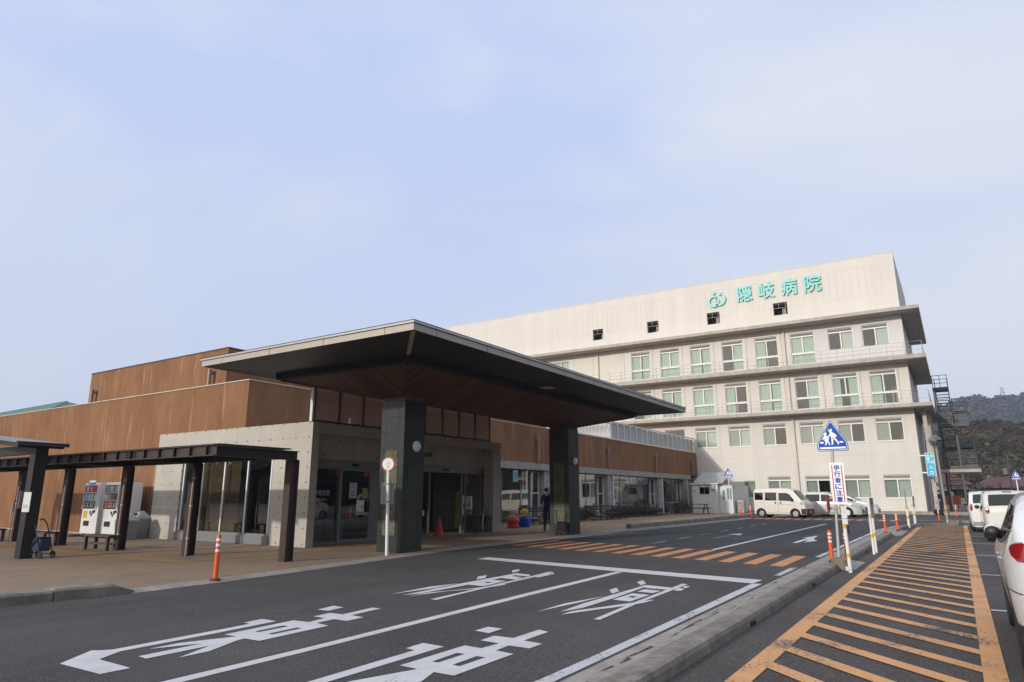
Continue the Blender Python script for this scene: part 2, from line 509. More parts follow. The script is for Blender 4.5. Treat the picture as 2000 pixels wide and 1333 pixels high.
class MB:
    """collects shapes, links them as one mesh object"""
    def __init__(s):
        s.v, s.f, s.mi, s.cur = [], [], [], 0
    def add(s, vs, fs):
        b = len(s.v)
        s.v += [tuple(p) for p in vs]
        s.f += [tuple(b + i for i in f) for f in fs]
        s.mi += [s.cur] * len(fs)
        return s
    def box(s, x0, x1, y0, y1, z0, z1):
        return s.add([(x0, y0, z0), (x1, y0, z0), (x1, y1, z0), (x0, y1, z0), (x0, y0, z1), (x1, y0, z1), (x1, y1, z1), (x0, y1, z1)],
                     [(0, 3, 2, 1), (4, 5, 6, 7), (0, 1, 5, 4), (1, 2, 6, 5), (2, 3, 7, 6), (3, 0, 4, 7)])
    def cbox(s, c, d):
        return s.box(c[0] - d[0] / 2, c[0] + d[0] / 2, c[1] - d[1] / 2, c[1] + d[1] / 2, c[2] - d[2] / 2, c[2] + d[2] / 2)
    def bar(s, a, b, w, h=None, up=(0, 0, 1)):
        h = h or w
        a, b = Vector(a), Vector(b)
        d = (b - a).normalized()
        u = Vector(up)
        if abs(d.dot(u)) > 0.98:
            u = Vector((0, 1, 0))
        r = d.cross(u).normalized() * (w / 2)
        t = r.cross(d).normalized() * (h / 2)
        return s.add([a - r - t, a + r - t, a + r + t, a - r + t, b - r - t, b + r - t, b + r + t, b - r + t],
                     [(0, 1, 2, 3), (7, 6, 5, 4), (0, 4, 5, 1), (1, 5, 6, 2), (2, 6, 7, 3), (3, 7, 4, 0)])
    def cyl(s, a, b, r0, r1=None, n=12, caps=True):
        r1 = r0 if r1 is None else r1
        a, b = Vector(a), Vector(b)
        d = (b - a).normalized()
        u = Vector((0, 0, 1)) if abs(d.z) < 0.95 else Vector((1, 0, 0))
        p = d.cross(u).normalized()
        q = d.cross(p)
        vs = []
        for c, r in ((a, r0), (b, r1)):
            for i in range(n):
                t = 2 * PI * i / n
                vs.append(c + p * (r * math.cos(t)) + q * (r * math.sin(t)))
        fs = [(i, (i + 1) % n, n + (i + 1) % n, n + i) for i in range(n)]
        if caps:
            fs += [tuple(range(n))[::-1], tuple(range(n, 2 * n))]
        return s.add(vs, fs)
    def tube(s, pts, r, n=8):
        for a, b in zip(pts, pts[1:]):
            s.cyl(a, b, r, n=n)
        return s
    def lathe(s, prof, n=16, c=(0, 0, 0)):
        vs = []
        for r, z in prof:
            for i in range(n):
                t = 2 * PI * i / n
                vs.append((c[0] + r * math.cos(t), c[1] + r * math.sin(t), c[2] + z))
        fs = []
        for k in range(len(prof) - 1):
            for i in range(n):
                j = (i + 1) % n
                fs.append((k * n + i, k * n + j, (k + 1) * n + j, (k + 1) * n + i))
        fs += [tuple(range(n))[::-1], tuple(range((len(prof) - 1) * n, len(prof) * n))]
        return s.add(vs, fs)
    def sphere(s, c, r, n=14, m=9, sz=1.0):
        prof = [(max(1e-3, r * math.sin(PI * k / m)), -r * sz * math.cos(PI * k / m)) for k in range(m + 1)]
        return s.lathe(prof, n, c)
    def prism(s, poly, fn, t):
        """poly in 2-D, fn(u,v,w) -> 3-D point, thickness t along w"""
        n = len(poly)
        tri = tessellate_polygon([[Vector((p[0], p[1], 0)) for p in poly]])
        vs = [fn(p[0], p[1], 0) for p in poly] + [fn(p[0], p[1], t) for p in poly]
        fs = [tuple(f) for f in tri] + [tuple(n + i for i in reversed(f)) for f in tri]
        fs += [(i, (i + 1) % n, n + (i + 1) % n, n + i) for i in range(n)]
        return s.add(vs, fs)
    def grid(s, fn, us, vs_):
        nu, nv = len(us), len(vs_)
        pts = [fn(u, v) for u in us for v in vs_]
        fs = [(i * nv + j, (i + 1) * nv + j, (i + 1) * nv + j + 1, i * nv + j + 1) for i in range(nu - 1) for j in range(nv - 1)]
        return s.add(pts, fs)
    def wall(s, axis, p, a0, a1, z0, z1, holes, depth, flip=1):
        """flat wall with rectangular openings and their reveals. axis 'y': plane y=p, runs along x; axis 'x': plane x=p, runs along y.
        depth: signed, the way into the building"""
        us = sorted({a0, a1} | {h[0] for h in holes} | {h[1] for h in holes})
        zs = sorted({z0, z1} | {h[2] for h in holes} | {h[3] for h in holes})
        us = [u for u in us if a0 <= u <= a1]
        zs = [z for z in zs if z0 <= z <= z1]
        P = (lambda u, z, d=0: (u, p + d, z)) if axis == 'y' else (lambda u, z, d=0: (p + d, u, z))
        for i in range(len(us) - 1):
            for j in range(len(zs) - 1):
                cu, cz = (us[i] + us[i + 1]) / 2, (zs[j] + zs[j + 1]) / 2
                if any(h[0] < cu < h[1] and h[2] < cz < h[3] for h in holes):
                    continue
                s.add([P(us[i], zs[j]), P(us[i + 1], zs[j]), P(us[i + 1], zs[j + 1]), P(us[i], zs[j + 1])], [(0, 1, 2, 3)])
        for h in holes:
            x0, x1, y0, y1 = h[:4]
            for q in ([(x0, y0), (x0, y1)], [(x1, y0), (x1, y1)], [(x0, y0), (x1, y0)], [(x0, y1), (x1, y1)]):
                s.add([P(*q[0]), P(*q[1]), P(*q[1], depth), P(*q[0], depth)], [(0, 1, 2, 3)])
        return s
    def build(s, name, m, parent=None, smooth=False, bevel=0.0, seg=2, local=False):
        me = bpy.data.meshes.new(name)
        o0 = Vector((0, 0, 0)) if local else origin(parent)
        me.from_pydata([(x - o0.x, y - o0.y, z - o0.z) for x, y, z in s.v], [], s.f)
        for k in (m if isinstance(m, (list, tuple)) else [m]):
            me.materials.append(MATS[k])
        me.polygons.foreach_set('material_index', s.mi)
        bm = bmesh.new()
        bm.from_mesh(me)
        bmesh.ops.recalc_face_normals(bm, faces=bm.faces)
        bm.to_mesh(me)
        bm.free()
        if smooth:
            me.polygons.foreach_set('use_smooth', [True] * len(me.polygons))
        me.update()
        o = bpy.data.objects.new(name, me)
        col.objects.link(o)
        if smooth:
            try:
                me.set_sharp_from_angle(angle=R(38))
            except Exception:
                pass
        if parent:
            o.parent = parent
            ORIG[o.name] = origin(parent)
        if bevel > 0:
            b = o.modifiers.new('bevel', 'BEVEL')
            b.width = bevel
            b.segments = seg
            b.limit_method = 'ANGLE'
            b.angle_limit = R(40)
        return o

def struct(o):
    return tag(o, kind='structure')

def dup(root, loc, rz=None, label=None, group=None):
    r = root.copy()
    col.objects.link(r)
    r.location = loc
    if rz is not None:
        r.rotation_euler = (0, 0, rz)
    if label: r['label'] = label
    if group: r['group'] = group
    for ch in list(root.children):
        c = ch.copy()
        col.objects.link(c)
        c.parent = r
        for g in list(ch.children):
            d = g.copy()
            col.objects.link(d)
            d.parent = c
    return r

def text_shape(s, bold=0.0, depth=0.02):
    """centred text mesh in the x-z plane, returned as (verts, faces) scaled to height 1"""
    cu = bpy.data.curves.new('lettering', 'FONT')
    cu.body = s
    cu.size = 1.0
    cu.offset = bold
    cu.extrude = depth
    cu.resolution_u = 3
    o = bpy.data.objects.new('lettering', cu)
    col.objects.link(o)
    bpy.context.view_layer.update()
    me = bpy.data.meshes.new_from_object(o.evaluated_get(bpy.context.evaluated_depsgraph_get()))
    vs = [tuple(v.co) for v in me.vertices]
    fs = [tuple(p.vertices) for p in me.polygons]
    bpy.data.objects.remove(o)
    bpy.data.curves.remove(cu)
    bpy.data.meshes.remove(me)
    return vs, fs

def text_into(mb, s, fn, u0, u1, v0, v1, bold=0.0, t=0.02):
    """fit the text into the box u0..u1, v0..v1; fn(u,v,w) -> 3-D point"""
    vs, fs = text_shape(s, 0.0, 0.5)
    if not vs:
        return
    shifts = [(0, 0)] if bold <= 0 else [(0, 0), (bold, 0), (-bold, 0), (0, bold), (0, -bold)]
    xs, ys, zs = zip(*vs)
    kx = (u1 - u0) / max(1e-6, max(xs) - min(xs))
    ky = (v1 - v0) / max(1e-6, max(ys) - min(ys))
    for i, (sx, sy) in enumerate(shifts):            # shifted copies, each a hair deeper, make the strokes bold
        mb.add([fn(u0 + (x - min(xs) + sx) * kx, v0 + (y - min(ys) + sy) * ky, (z + 0.5) * t * (1 + 0.02 * i)) for x, y, z in vs], fs)

# ------------------------------------------------------------------ ground, road, kerbs
def sheet(name, m, polys, dz, tess=True):
    mb = MB()
    for i, g in enumerate(polys):
        outer = g if not isinstance(g[0][0], (list, tuple)) else g[0]
        loops = [g] if outer is g else g
        tri = tessellate_polygon([[Vector((p[0], p[1], 0)) for p in lp] for lp in loops])
        pts = [p for lp in loops for p in lp]
        z = dz + 0.0004 * (i % 9)
        mb.add([(p[0], p[1], gz(p[1]) + z) for p in pts], [tuple(t) for t in tri])
    return struct(mb.build(name, m))

g = MB()
xs = [-700, -200, -60, -20, 0, 20, 60, 200, 700]
ys = [-400, -60, 0, 35, 70, 200, 700, 1100]
g.grid(lambda x, y: (x, y, gz(y) - 0.012), xs, ys)
struct(g.build('ground', 'field_earth'))

sheet('road', 'asphalt', [[(-13.4, -40), (-2.70, -40), (-2.70, 37.6), (-2.35, 39.6), (-1.0, 41.5), (1, 42.6), (20, 43.6), (20, 61), (-13.6, 61), (-13.0, 40)]], 0.0)
sheet('road', 'asphalt_dark', [[(-12.6, 19.35), (-3.03, 18.3), (-3.03, 37.6), (-2.75, 39.4), (-11.3, 45.5), (-12.2, 32)]], 0.0012)  # darker, cooler-toned asphalt sheet beyond the crosswalk
sheet('parking_lot', 'asphalt_lot', [[(-2.66, -40), (12, -40), (12, 41.6), (2, 41.2), (-1.0, 40.4), (-2.2, 38.9), (-2.66, 36)]], -0.004)
# pavement: brown blocks from the kerb to the buildings
EDGE = [(-11.95, -30), (-11.95, 4.6), (-11.72, 6.2), (-11.80, 8.4), (-12.30, 13.0), (-12.62, 15.6), (-12.64, 18.7), (-12.64, 23.7),
        (-12.62, 28.7), (-12.36, 33.0), (-12.05, 40.0), (-11.75, 46.2)]
def edge_x(y):
    for (x0, y0), (x1, y1) in zip(EDGE, EDGE[1:]):
        if y0 <= y <= y1:
            return x0 + (x1 - x0) * (y - y0) / (y1 - y0)
    return EDGE[-1][0]
PAVE = EDGE + [(-11.8, 47.0), (-13.6, 47.6), (-13.6, 61.9), (-60, 61.9), (-60, -30)]
sheet('pavement', 'brown_paving', [PAVE], 0.035)
mb = MB()                                        # flush concrete edge strip beside the pavement
ED = [p for p in EDGE if p[1] > 6] + []
for (x0, y0), (x1, y1) in zip(ED, ED[1:]):
    z0, z1 = gz(y0), gz(y1)
    w = 0.36
    mb.add([(x0 - 0.01, y0, z0 + 0.038), (x0 + w, y0, z0 + 0.008), (x1 + w, y1, z1 + 0.008), (x1 - 0.01, y1, z1 + 0.038),
            (x0 + w, y0, z0 - 0.01), (x1 + w, y1, z1 - 0.01)], [(0, 1, 2, 3), (1, 4, 5, 2)])
struct(mb.build('gutter', 'gutter_concrete'))
# tactile strip
mb = MB()
mb.add([(-60, 9.2, gz(9.2) + 0.039), (-15.6, 9.2, gz(9.2) + 0.039), (-15.6, 9.75, gz(9.7) + 0.039), (-60, 9.75, gz(9.7) + 0.039)], [(0, 1, 2, 3)])
mb.add([(-15.6, 9.2, gz(9.2) + 0.0392), (-15.15, 9.2, gz(9.2) + 0.0392), (-14.7, 30, gz(30) + 0.0392), (-15.15, 30, gz(30) + 0.0392)], [(0, 1, 2, 3)])
struct(mb.build('tactile_paving', 'tactile_yellow'))

def kerb(name, pts, w, h, m, taper=True):
    """raised kerb along pts (x,y) with a sloping end and a rounded road-side edge"""
    mb = MB()
    prof = [(0.0, -0.05), (0.0, h - 0.03), (0.03, h), (w, h), (w, -0.05)]
    rows = []
    for i, (x, y) in enumerate(pts):
        a = Vector(pts[max(0, i - 1)]) if i else Vector(pts[0])
        b = Vector(pts[min(len(pts) - 1, i + 1)])
        d = (b - a).normalized()
        nrm_ = Vector((-d.y, d.x))
        rows.append([(x + nrm_.x * u, y + nrm_.y * u, gz(y) + v) for u, v in prof])
    n = len(prof)
    vs = [p for r in rows for p in r]
    fs = [(i * n + j, (i + 1) * n + j, (i + 1) * n + j + 1, i * n + j + 1) for i in range(len(rows) - 1) for j in range(n - 1)]
    fs += [tuple(range(n)), tuple((len(rows) - 1) * n + j for j in range(n))[::-1]]
    mb.add(vs, fs)
    if taper:
        for r, o in ((rows[-1], pts[-1]), ):
            a, b = Vector(pts[-2]), Vector(pts[-1])
            d = (b - a).normalized() * 0.32
            e = [(p[0] + d.x, p[1] + d.y, min(p[2], gz(p[1]) + 0.045)) for p in r]
            mb.add(list(r) + e, [(j, j + 1, n + j + 1, n + j) for j in range(n - 1)] + [tuple(range(n, 2 * n))])
    return struct(mb.build(name, m))
kerb('kerb', [(-11.72, -20), (-11.72, 4.4), (-11.60, 5.15)], 0.42, 0.145, 'kerb_concrete', False)
kerb('kerb', [(-11.60, 5.17), (-11.46, 5.95)], 0.44, 0.165, 'kerb_concrete')
kerb('kerb', [(-11.70, 46.8), (-11.96, 40.0), (-12.20, 34), (-12.50, 28.9)][::-1], 0.24, 0.235, 'kerb_concrete', False)
# kerb between road and parking lot, in lengths with gaps, its gutter slab on the road side
mb = MB()
mb.add([(-3.02, -20, gz(-20) + 0.006), (-2.64, -20, gz(-20) + 0.018), (-2.64, 37, gz(37) + 0.018), (-3.02, 37, gz(37) + 0.006)], [(0, 1, 2, 3)])
struct(mb.build('gutter', 'gutter_concrete'))
def lot_kerb(y0, y1, bend=None):
    mb = MB()
    prof = [(-2.67, -0.02), (-2.64, 0.062), (-2.60, 0.095), (-2.55, 0.112), (-2.36, 0.125), (-2.315, 0.112), (-2.295, 0.075), (-2.285, -0.03)]
    ys_ = [y0, y1] if not bend else bend
    n = len(prof)
    rows = []
    for q in ys_:
        yy, dx = q if isinstance(q, tuple) else (q, 0)
        rows.append([(x + dx, yy, gz(yy) + z) for x, z in prof])
    vs = [p for r in rows for p in r]
    fs = [(i * n + j, (i + 1) * n + j, (i + 1) * n + j + 1, i * n + j + 1) for i in range(len(rows) - 1) for j in range(n - 1)]
    fs += [tuple(range(n)), tuple((len(rows) - 1) * n + j for j in range(n))[::-1]]
    mb.add(vs, fs)
    return struct(mb.build('kerb', 'kerb_concrete'))
y = -6.0
cuts = [(-6.0, 1.2), (1.206, 3.2), (3.206, 5.2), (5.206, 7.2), (7.206, 9.2), (9.206, 10.6), (10.606, 12.4), (12.406, 14.4), (14.406, 16.2), (18.0, 20), (20.006, 22), (22.006, 24), (24.006, 26), (26.006, 28), (28.006, 29.8)]
for a, b in cuts:
    lot_kerb(a, b)
lot_kerb(0, 0, [(33.6, 0.0), (35.6, 0.03), (37.4, 0.18), (38.8, 0.55), (39.7, 1.15), (40.3, 2.1)])
mb = MB()                                        # drain notches at the foot of the kerb
for q in (8.75, 12.9, 20.9):
    mb.box(-2.33, -2.279, q, q + 0.22, gz(q) - 0.01, gz(q) + 0.045)
struct(mb.build('drain_notch', 'black_gap'))
mb = MB()                                        # dark cracks and open joints in the gutter slab
r0 = random.Random(12)
for k in range(46):
    q, x = r0.uniform(3, 17), r0.uniform(-2.98, -2.72)
    L_ = r0.uniform(0.15, 0.6)
    z = gz(q) + 0.0095 + (x + 3.02) / 0.38 * 0.012 + 0.003
    mb.add([(x, q, z), (x + 0.003, q, z), (x + 0.004 + r0.uniform(-0.03, 0.03), q + L_, z), (x + r0.uniform(-0.03, 0.03), q + L_, z)], [(0, 1, 2, 3)])
struct(mb.build('gutter_crack', 'dark_room'))
# concrete pads filling the two gaps
mb = MB()
for a, b in ((16.2, 18.0), (29.8, 33.6)):
    mb.add([(-2.66, a, gz(a) + 0.075), (-2.0, a, gz(a) + 0.004), (-2.0, b, gz(b) + 0.004), (-2.66, b, gz(b) + 0.075)], [(0, 1, 2, 3)])
    for q in (a, b):
        mb.add([(-2.66, q, gz(q) + 0.075), (-2.0, q, gz(q) + 0.004), (-2.66, q, gz(q) - 0.02)], [(0, 1, 2)])
struct(mb.build('crossing_ramp', 'gutter_concrete'))
# raised concrete kerb at the foot of the white building and at the end of the lot
mb = MB()
mb.box(-16.2, 14, 59.8, 61.95, -0.1, gz(60) + 0.2)
struct(mb.build('pavement', 'gutter_concrete'))
mb = MB()
mb.box(-0.6, 14, 43.9, 44.6, -0.1, gz(44) + 0.13)
struct(mb.build('kerb', 'kerb_concrete'))

# painted lettering and lines on the road
LETTERS = [[[[-7.293,3.384],[-7.628,3.824],[-7.56,3.867],[-7.483,3.956],[-7.493,5.396],[-7.51,5.608],[-7.634,5.615],[-7.659,5.896],[-7.377,5.895],[-7.338,5.023],[-7.334,3.962],[-7.156,3.671],[-6.565,3.659],[-6.581,3.397]]],[[[-7.236,6.367],[-7.271,6.672],[-7.039,6.685],[-7.089,7.29],[-6.936,7.295],[-6.895,6.704],[-6.648,6.676],[-6.637,6.379],[-6.866,6.368],[-6.854,6.081],[-6.591,6.038],[-6.563,5.038],[-6.811,5.032],[-6.783,4.909],[-6.614,4.544],[-6.573,4.458],[-6.572,4.124],[-6.798,4.604],[-6.801,3.933],[-6.961,3.943],[-6.967,4.629],[-7.191,4.176],[-7.197,4.509],[-7.065,4.842],[-6.979,5.041],[-7.188,5.039],[-7.236,6.043],[-6.98,6.074],[-7.031,6.371]],[[-7.044,5.334],[-7.064,5.751],[-6.973,5.754],[-6.967,5.34]],[[-6.802,5.333],[-6.819,5.757],[-6.732,5.759],[-6.727,5.332]]],[[[-7.609,6.753],[-7.677,7.106],[-7.452,7.088],[-7.41,6.773]]],[[[-4.978,5.626],[-4.995,5.918],[-4.694,5.898],[-4.678,4.321],[-4.673,3.9],[-4.81,3.787],[-4.82,4.23],[-4.844,5.608]]],[[[-4.554,6.35],[-4.564,6.63],[-4.316,6.643],[-4.315,7.192],[-4.157,7.142],[-4.15,6.592],[-3.897,6.565],[-3.898,6.301],[-4.154,6.307],[-4.134,6.041],[-3.902,6.011],[-3.9,5.046],[-4.123,5.046],[-4.023,4.772],[-3.914,4.337],[-4.255,4.118],[-4.536,4.106],[-4.532,4.423],[-4.318,5.049],[-4.544,5.059],[-4.545,6.058],[-4.321,6.045],[-4.294,6.334]],[[-4.385,5.333],[-4.403,5.743],[-4.31,5.751],[-4.308,5.335]],[[-4.145,5.342],[-4.156,5.74],[-4.055,5.743],[-4.055,5.332]]],[[[-4.917,6.747],[-4.917,7.02],[-4.705,7.007],[-4.696,6.713]]],[[[-7.779,8.376],[-7.826,9.401],[-7.676,10.026],[-7.644,9.285]]],[[[-7.544,8.401],[-7.631,10.197],[-7.637,11.715],[-7.473,11.567],[-7.412,9.99],[-7.423,8.727]]],[[[-7.637,11.715],[-7.645,11.888],[-7.257,11.797],[-7.139,11.534],[-7.524,11.593]]],[[[-6.896,8.314],[-6.975,9.539],[-7.123,11.507],[-7.21,12.422],[-7.084,12.44],[-6.996,11.371],[-6.892,9.618],[-6.773,8.302]]],[[[-7.382,8.357],[-7.373,8.861],[-7.058,9.597],[-6.926,10.372],[-6.861,10.336],[-6.891,9.988],[-6.988,9.558],[-7.217,9.116]]],[[[-7.1,11.614],[-7.016,12.3],[-6.933,12.155],[-6.902,11.501]]],[[[-7.496,11.058],[-7.542,11.43],[-7.153,11.344],[-7.101,10.992]]],[[[-7.714,10.608],[-7.966,11.017],[-7.942,11.275],[-7.696,10.879]]],[[[-7.991,12.25],[-7.987,12.514],[-7.807,12.259],[-7.739,11.889]]],[[[-7.441,9.972],[-7.5,10.742],[-7.145,10.763],[-7.076,9.946]],[[-7.348,10.342],[-7.351,10.469],[-7.237,10.444],[-7.242,10.314]]],[[[-4.972,8.242],[-4.995,9.014],[-4.819,10.02],[-4.848,9.32]]],[[[-4.704,8.386],[-4.762,9.18],[-4.771,11.576],[-4.687,11.45],[-4.605,9.884],[-4.593,8.825]]],[[[-4.761,11.471],[-4.725,11.563],[-4.269,11.486],[-4.244,11.207],[-4.627,11.222]]],[[[-4.078,8.142],[-4.17,9.554],[-4.291,12.088],[-4.179,12.045],[-4.094,9.602],[-3.987,8.141]]],[[[-4.583,8.204],[-4.588,8.526],[-4.198,9.585],[-4.051,10.046],[-4.01,10.031],[-4.042,9.712],[-4.167,9.293]]],[[[-4.12,11.161],[-4.156,11.518],[-4.036,11.464],[-4.004,11.197]]],[[[-4.142,11.658],[-4.136,11.823],[-4.037,11.764],[-4.048,11.521]]],[[[-4.57,10.72],[-4.57,11.04],[-4.275,11.002],[-4.292,10.693]]],[[[-5.03,10.651],[-5.052,10.981],[-4.828,10.593],[-4.82,10.302]]],[[[-5.067,11.893],[-5.074,12.193],[-4.842,11.771],[-4.83,11.497]]],[[[-4.56,9.756],[-4.569,10.519],[-4.268,10.502],[-4.263,9.72]],[[-4.476,10.127],[-4.466,10.243],[-4.372,10.247],[-4.357,10.073]]]]
near = LETTERS[:6]
far_ = LETTERS[6:]
sheet('road_lettering', 'white_road_paint', [[[tuple(p) for p in lp] for lp in gr] for gr in near[:3]], 0.005)
sheet('road_lettering', 'white_road_paint', [[[tuple(p) for p in lp] for lp in gr] for gr in near[3:]], 0.005)
sheet('road_lettering', 'white_road_paint', [[[tuple(p) for p in lp] for lp in gr] for gr in far_[:10]], 0.005)
sheet('road_lettering', 'white_road_paint', [[[tuple(p) for p in lp] for lp in gr] for gr in far_[10:]], 0.005)
sheet('stop_line', 'white_road_paint', [[(-10.11, 13.94), (-10.17, 14.46), (-3.22, 13.37), (-3.25, 12.78)]], 0.0052)
sheet('lane_line', 'white_road_paint', [[(-5.88, 0), (-5.70, 0), (-5.73, 4.98), (-5.84, 9.39), (-5.92, 13.2), (-6.08, 13.2), (-6.01, 9.67), (-5.87, 5.1)]], 0.0044)
sheet('lane_line', 'worn_road_paint', [[(-3.26, -5), (-3.07, -5), (-3.07, 6.4), (-3.10, 12.82), (-3.26, 12.74), (-3.20, 6.5)],
                                       [(-3.21, 14.2), (-3.09, 14.2), (-3.09, 15.95), (-3.22, 15.9)],
                                       [(-3.22, 18.8), (-3.09, 18.8), (-3.07, 34.0), (-2.70, 38.6), (-2.80, 38.8), (-3.18, 34.2)]], 0.0044)
sheet('lane_line', 'white_road_paint', [[(-6.12, 19.75), (-5.97, 19.6), (-5.95, 39.2), (-6.09, 39.2)]], 0.0044)
sheet('direction_arrow', 'white_road_paint', [[(-4.717, 23.792), (-4.74, 25.727), (-4.678, 26.375), (-4.889, 26.563), (-4.658, 28.246), (-4.444, 26.026),
        (-4.18, 25.197), (-4.433, 24.174), (-4.469, 25.248), (-4.562, 25.078), (-4.567, 23.78)]], 0.0048)
sheet('direction_arrow', 'faint_road_paint', [[(-7.545, 24.709), (-7.631, 27.262), (-7.498, 27.046), (-7.47, 24.691)]], 0.0048)
sheet('direction_arrow', 'white_road_paint', [[(-7.80, 27.45), (-7.45, 28.35), (-7.20, 27.0)]], 0.0052)
dashes = []
for i in range(7):
    yy = 21.2 + 2.65 * i
    dashes.append([(-8.52 - 0.05 * i, yy), (-8.40 - 0.05 * i, yy), (-8.42 - 0.05 * i, yy + 1.35), (-8.54 - 0.05 * i, yy + 1.35)])
sheet('lane_line', 'faint_road_paint', dashes, 0.0044)
sheet('edge_line', 'worn_road_paint', [[(-12.10, 21.2), (-11.98, 21.2), (-11.85, 27), (-11.75, 31), (-11.45, 38), (-11.2, 45), (-11.32, 45), (-11.57, 38), (-11.87, 31), (-11.97, 27)]], 0.0105)
st = []
for i in range(14):
    x = -3.55 - 0.614 * i - 0.001 * i * i
    y0 = 16.07 + 0.155 * i
    st.append([(x - 0.155, y0), (x + 0.155, y0 - 0.06), (x + 0.13, y0 + 2.78), (x - 0.18, y0 + 2.84)])
sheet('crosswalk', 'orange_crossing_paint', st, 0.005)
st = []
for i in range(14):
    x = -3.4 - 0.58 * i
    st.append([(x - 0.16, 44.9), (x + 0.16, 44.9), (x + 0.16, 47.0), (x - 0.16, 47.0)])
sheet('crosswalk', 'orange_crossing_paint', st, 0.005)
# white bay lines in front of the white building
bays = [[(-11.0, 47.9), (-10.88, 47.9), (-10.88, 58), (-11.0, 58)], [(-3.6, 50.0), (6.0, 50.4), (6.0, 50.55), (-3.6, 50.15)], [(-6.5, 46.0), (2.0, 48.4), (2.0, 48.6), (-6.5, 46.15)]]
sheet('bay_line', 'white_road_paint', bays, 0.005)
# orange walkway through the parking lot
hat = [[(-1.86, -10), (-1.665, -10), (-1.665, 39.5), (-1.80, 41.2), (-2.0, 41.2), (-1.86, 39.5)], [(-0.02, -10), (0.165, -10), (0.15, 40.6), (-0.02, 40.6)]]
for k in range(-14, 42):
    yl = 7.73 + 0.80 * k
    if yl + 0.2 > 41.2:
        break
    hat.append([(-1.665, yl - 0.125), (-0.02, yl - 1.54 - 0.125), (-0.02, yl - 1.54 + 0.125), (-1.665, yl + 0.125)])
sheet('walkway_marking', 'orange_road_paint', hat, 0.0035)
bl = [[(0.17, q - 0.05), (2.6, q - 0.05), (2.6, q + 0.05), (0.17, q + 0.05)] for q in (1.9, 6.8, 11.65, 16.5, 21.45, 26.4, 30.7, 35.6)]
sheet('bay_line', 'white_road_paint', bl, 0.0048)

# ------------------------------------------------------------------ white hospital building
K = 62.0 / 55.0
def kx(x): return x * K
def kz(z): return 1.55 + (z - 1.55) * K
YF = 62.0
HB = thing('hospital_building', 'tall cream hospital block with teal rooftop lettering and long concrete ledges', 'building', (-30, YF, 0))
XR, XL = kx(-1.95), -72.0
ZT, ZP = kz(19.4), 16.5                        # top of the parapet, penthouse foot
pitch = 2.685
rows = {'4': (kz(11.6), kz(14.07)), '3': (kz(8.1), kz(10.58)), '2': (kz(5.45), kz(7.09)), '1': (kz(1.46), kz(3.06))}
WIN = []                                        # (row, x0, x1, z0, z1, kind)
x4 = [(-4.61, 's'), (-6.95, 's'), (-9.67, 'f'), (-12.38, 'f'), (-15.06, 'f'), (-17.73, 'f'), (-20.42, 'f'), (-23.11, 'f')]
for x, kd in x4:
    WIN.append(('4', x, x + 1.73, 12.43 if kd == 's' else 11.6, 14.07, kd))
WIN.append(('4', -31.17, -29.43, 12.6, 14.05, 'p'))
for x in (-4.47, -6.98, -9.65, -12.34, -15.03, -17.70, -20.39, -23.08):
    WIN.append(('3', x, x + 1.72, 8.1, 10.58, 'f'))
for x in (-4.44, -6.92, -9.59, -12.30, -14.98, -17.68):
    WIN.append(('2', x, x + 1.72, 5.45, 7.09, 'm'))
WIN.append(('2', -20.32, -18.60, 5.45, 7.06, 'd'))
for x in (-4.37, -6.90, -9.54, -12.25):
    WIN.append(('1', x, x + 1.70, 1.46, 3.06, 'm'))
WIN.append(('1', -14.07, -13.19, 1.46, 2.75, 'n'))
holes = [(kx(x0), kx(x1), kz(z0), kz(z1)) for _, x0, x1, z0, z1, _ in WIN]
vents = [-10.71 - 5.38 * i for i in range(4)]
vh = [(kx(x), kx(x + 1.07), kz(15.73), kz(16.75)) for x in vents]
mb = MB()
mb.wall('y', YF, XL, XR, 0.0, ZT, holes + vh, 0.28)
mb.add([(XR, YF, 0), (XR, YF + 16, 0), (XR, YF + 16, ZT), (XR, YF, ZT)], [(0, 1, 2, 3)])
mb.add([(XL, YF, ZT), (XR, YF, ZT), (XR, YF + 16, ZT), (XL, YF + 16, ZT)], [(0, 1, 2, 3)])
mb.add([(XL, YF, 0), (XL, YF + 16, 0), (XL, YF + 16, ZT), (XL, YF, ZT)], [(0, 1, 2, 3)])
mb.add([(XL, YF + 16, 0), (XR, YF + 16, 0), (XR, YF + 16, ZT), (XL, YF + 16, ZT)], [(0, 1, 2, 3)])
mb.build('wall', 'cream_wall', HB)
mb = MB()                                        # repainted white part of the top floor
px0, px1 = kx(-7.98), XR + 0.012
ph = [h for h in holes if h[0] > px0 and h[3] > 15]
mb.wall('y', YF - 0.012, px0, px1, kz(11.45), kz(14.72), ph, 0.012)
mb.add([(px1, YF - 0.012, kz(11.45)), (px1, YF + 3, kz(11.45)), (px1, YF + 3, kz(14.72)), (px1, YF - 0.012, kz(14.72))], [(0, 1, 2, 3)])
mb.build('wall_panel', 'white_panel', HB)
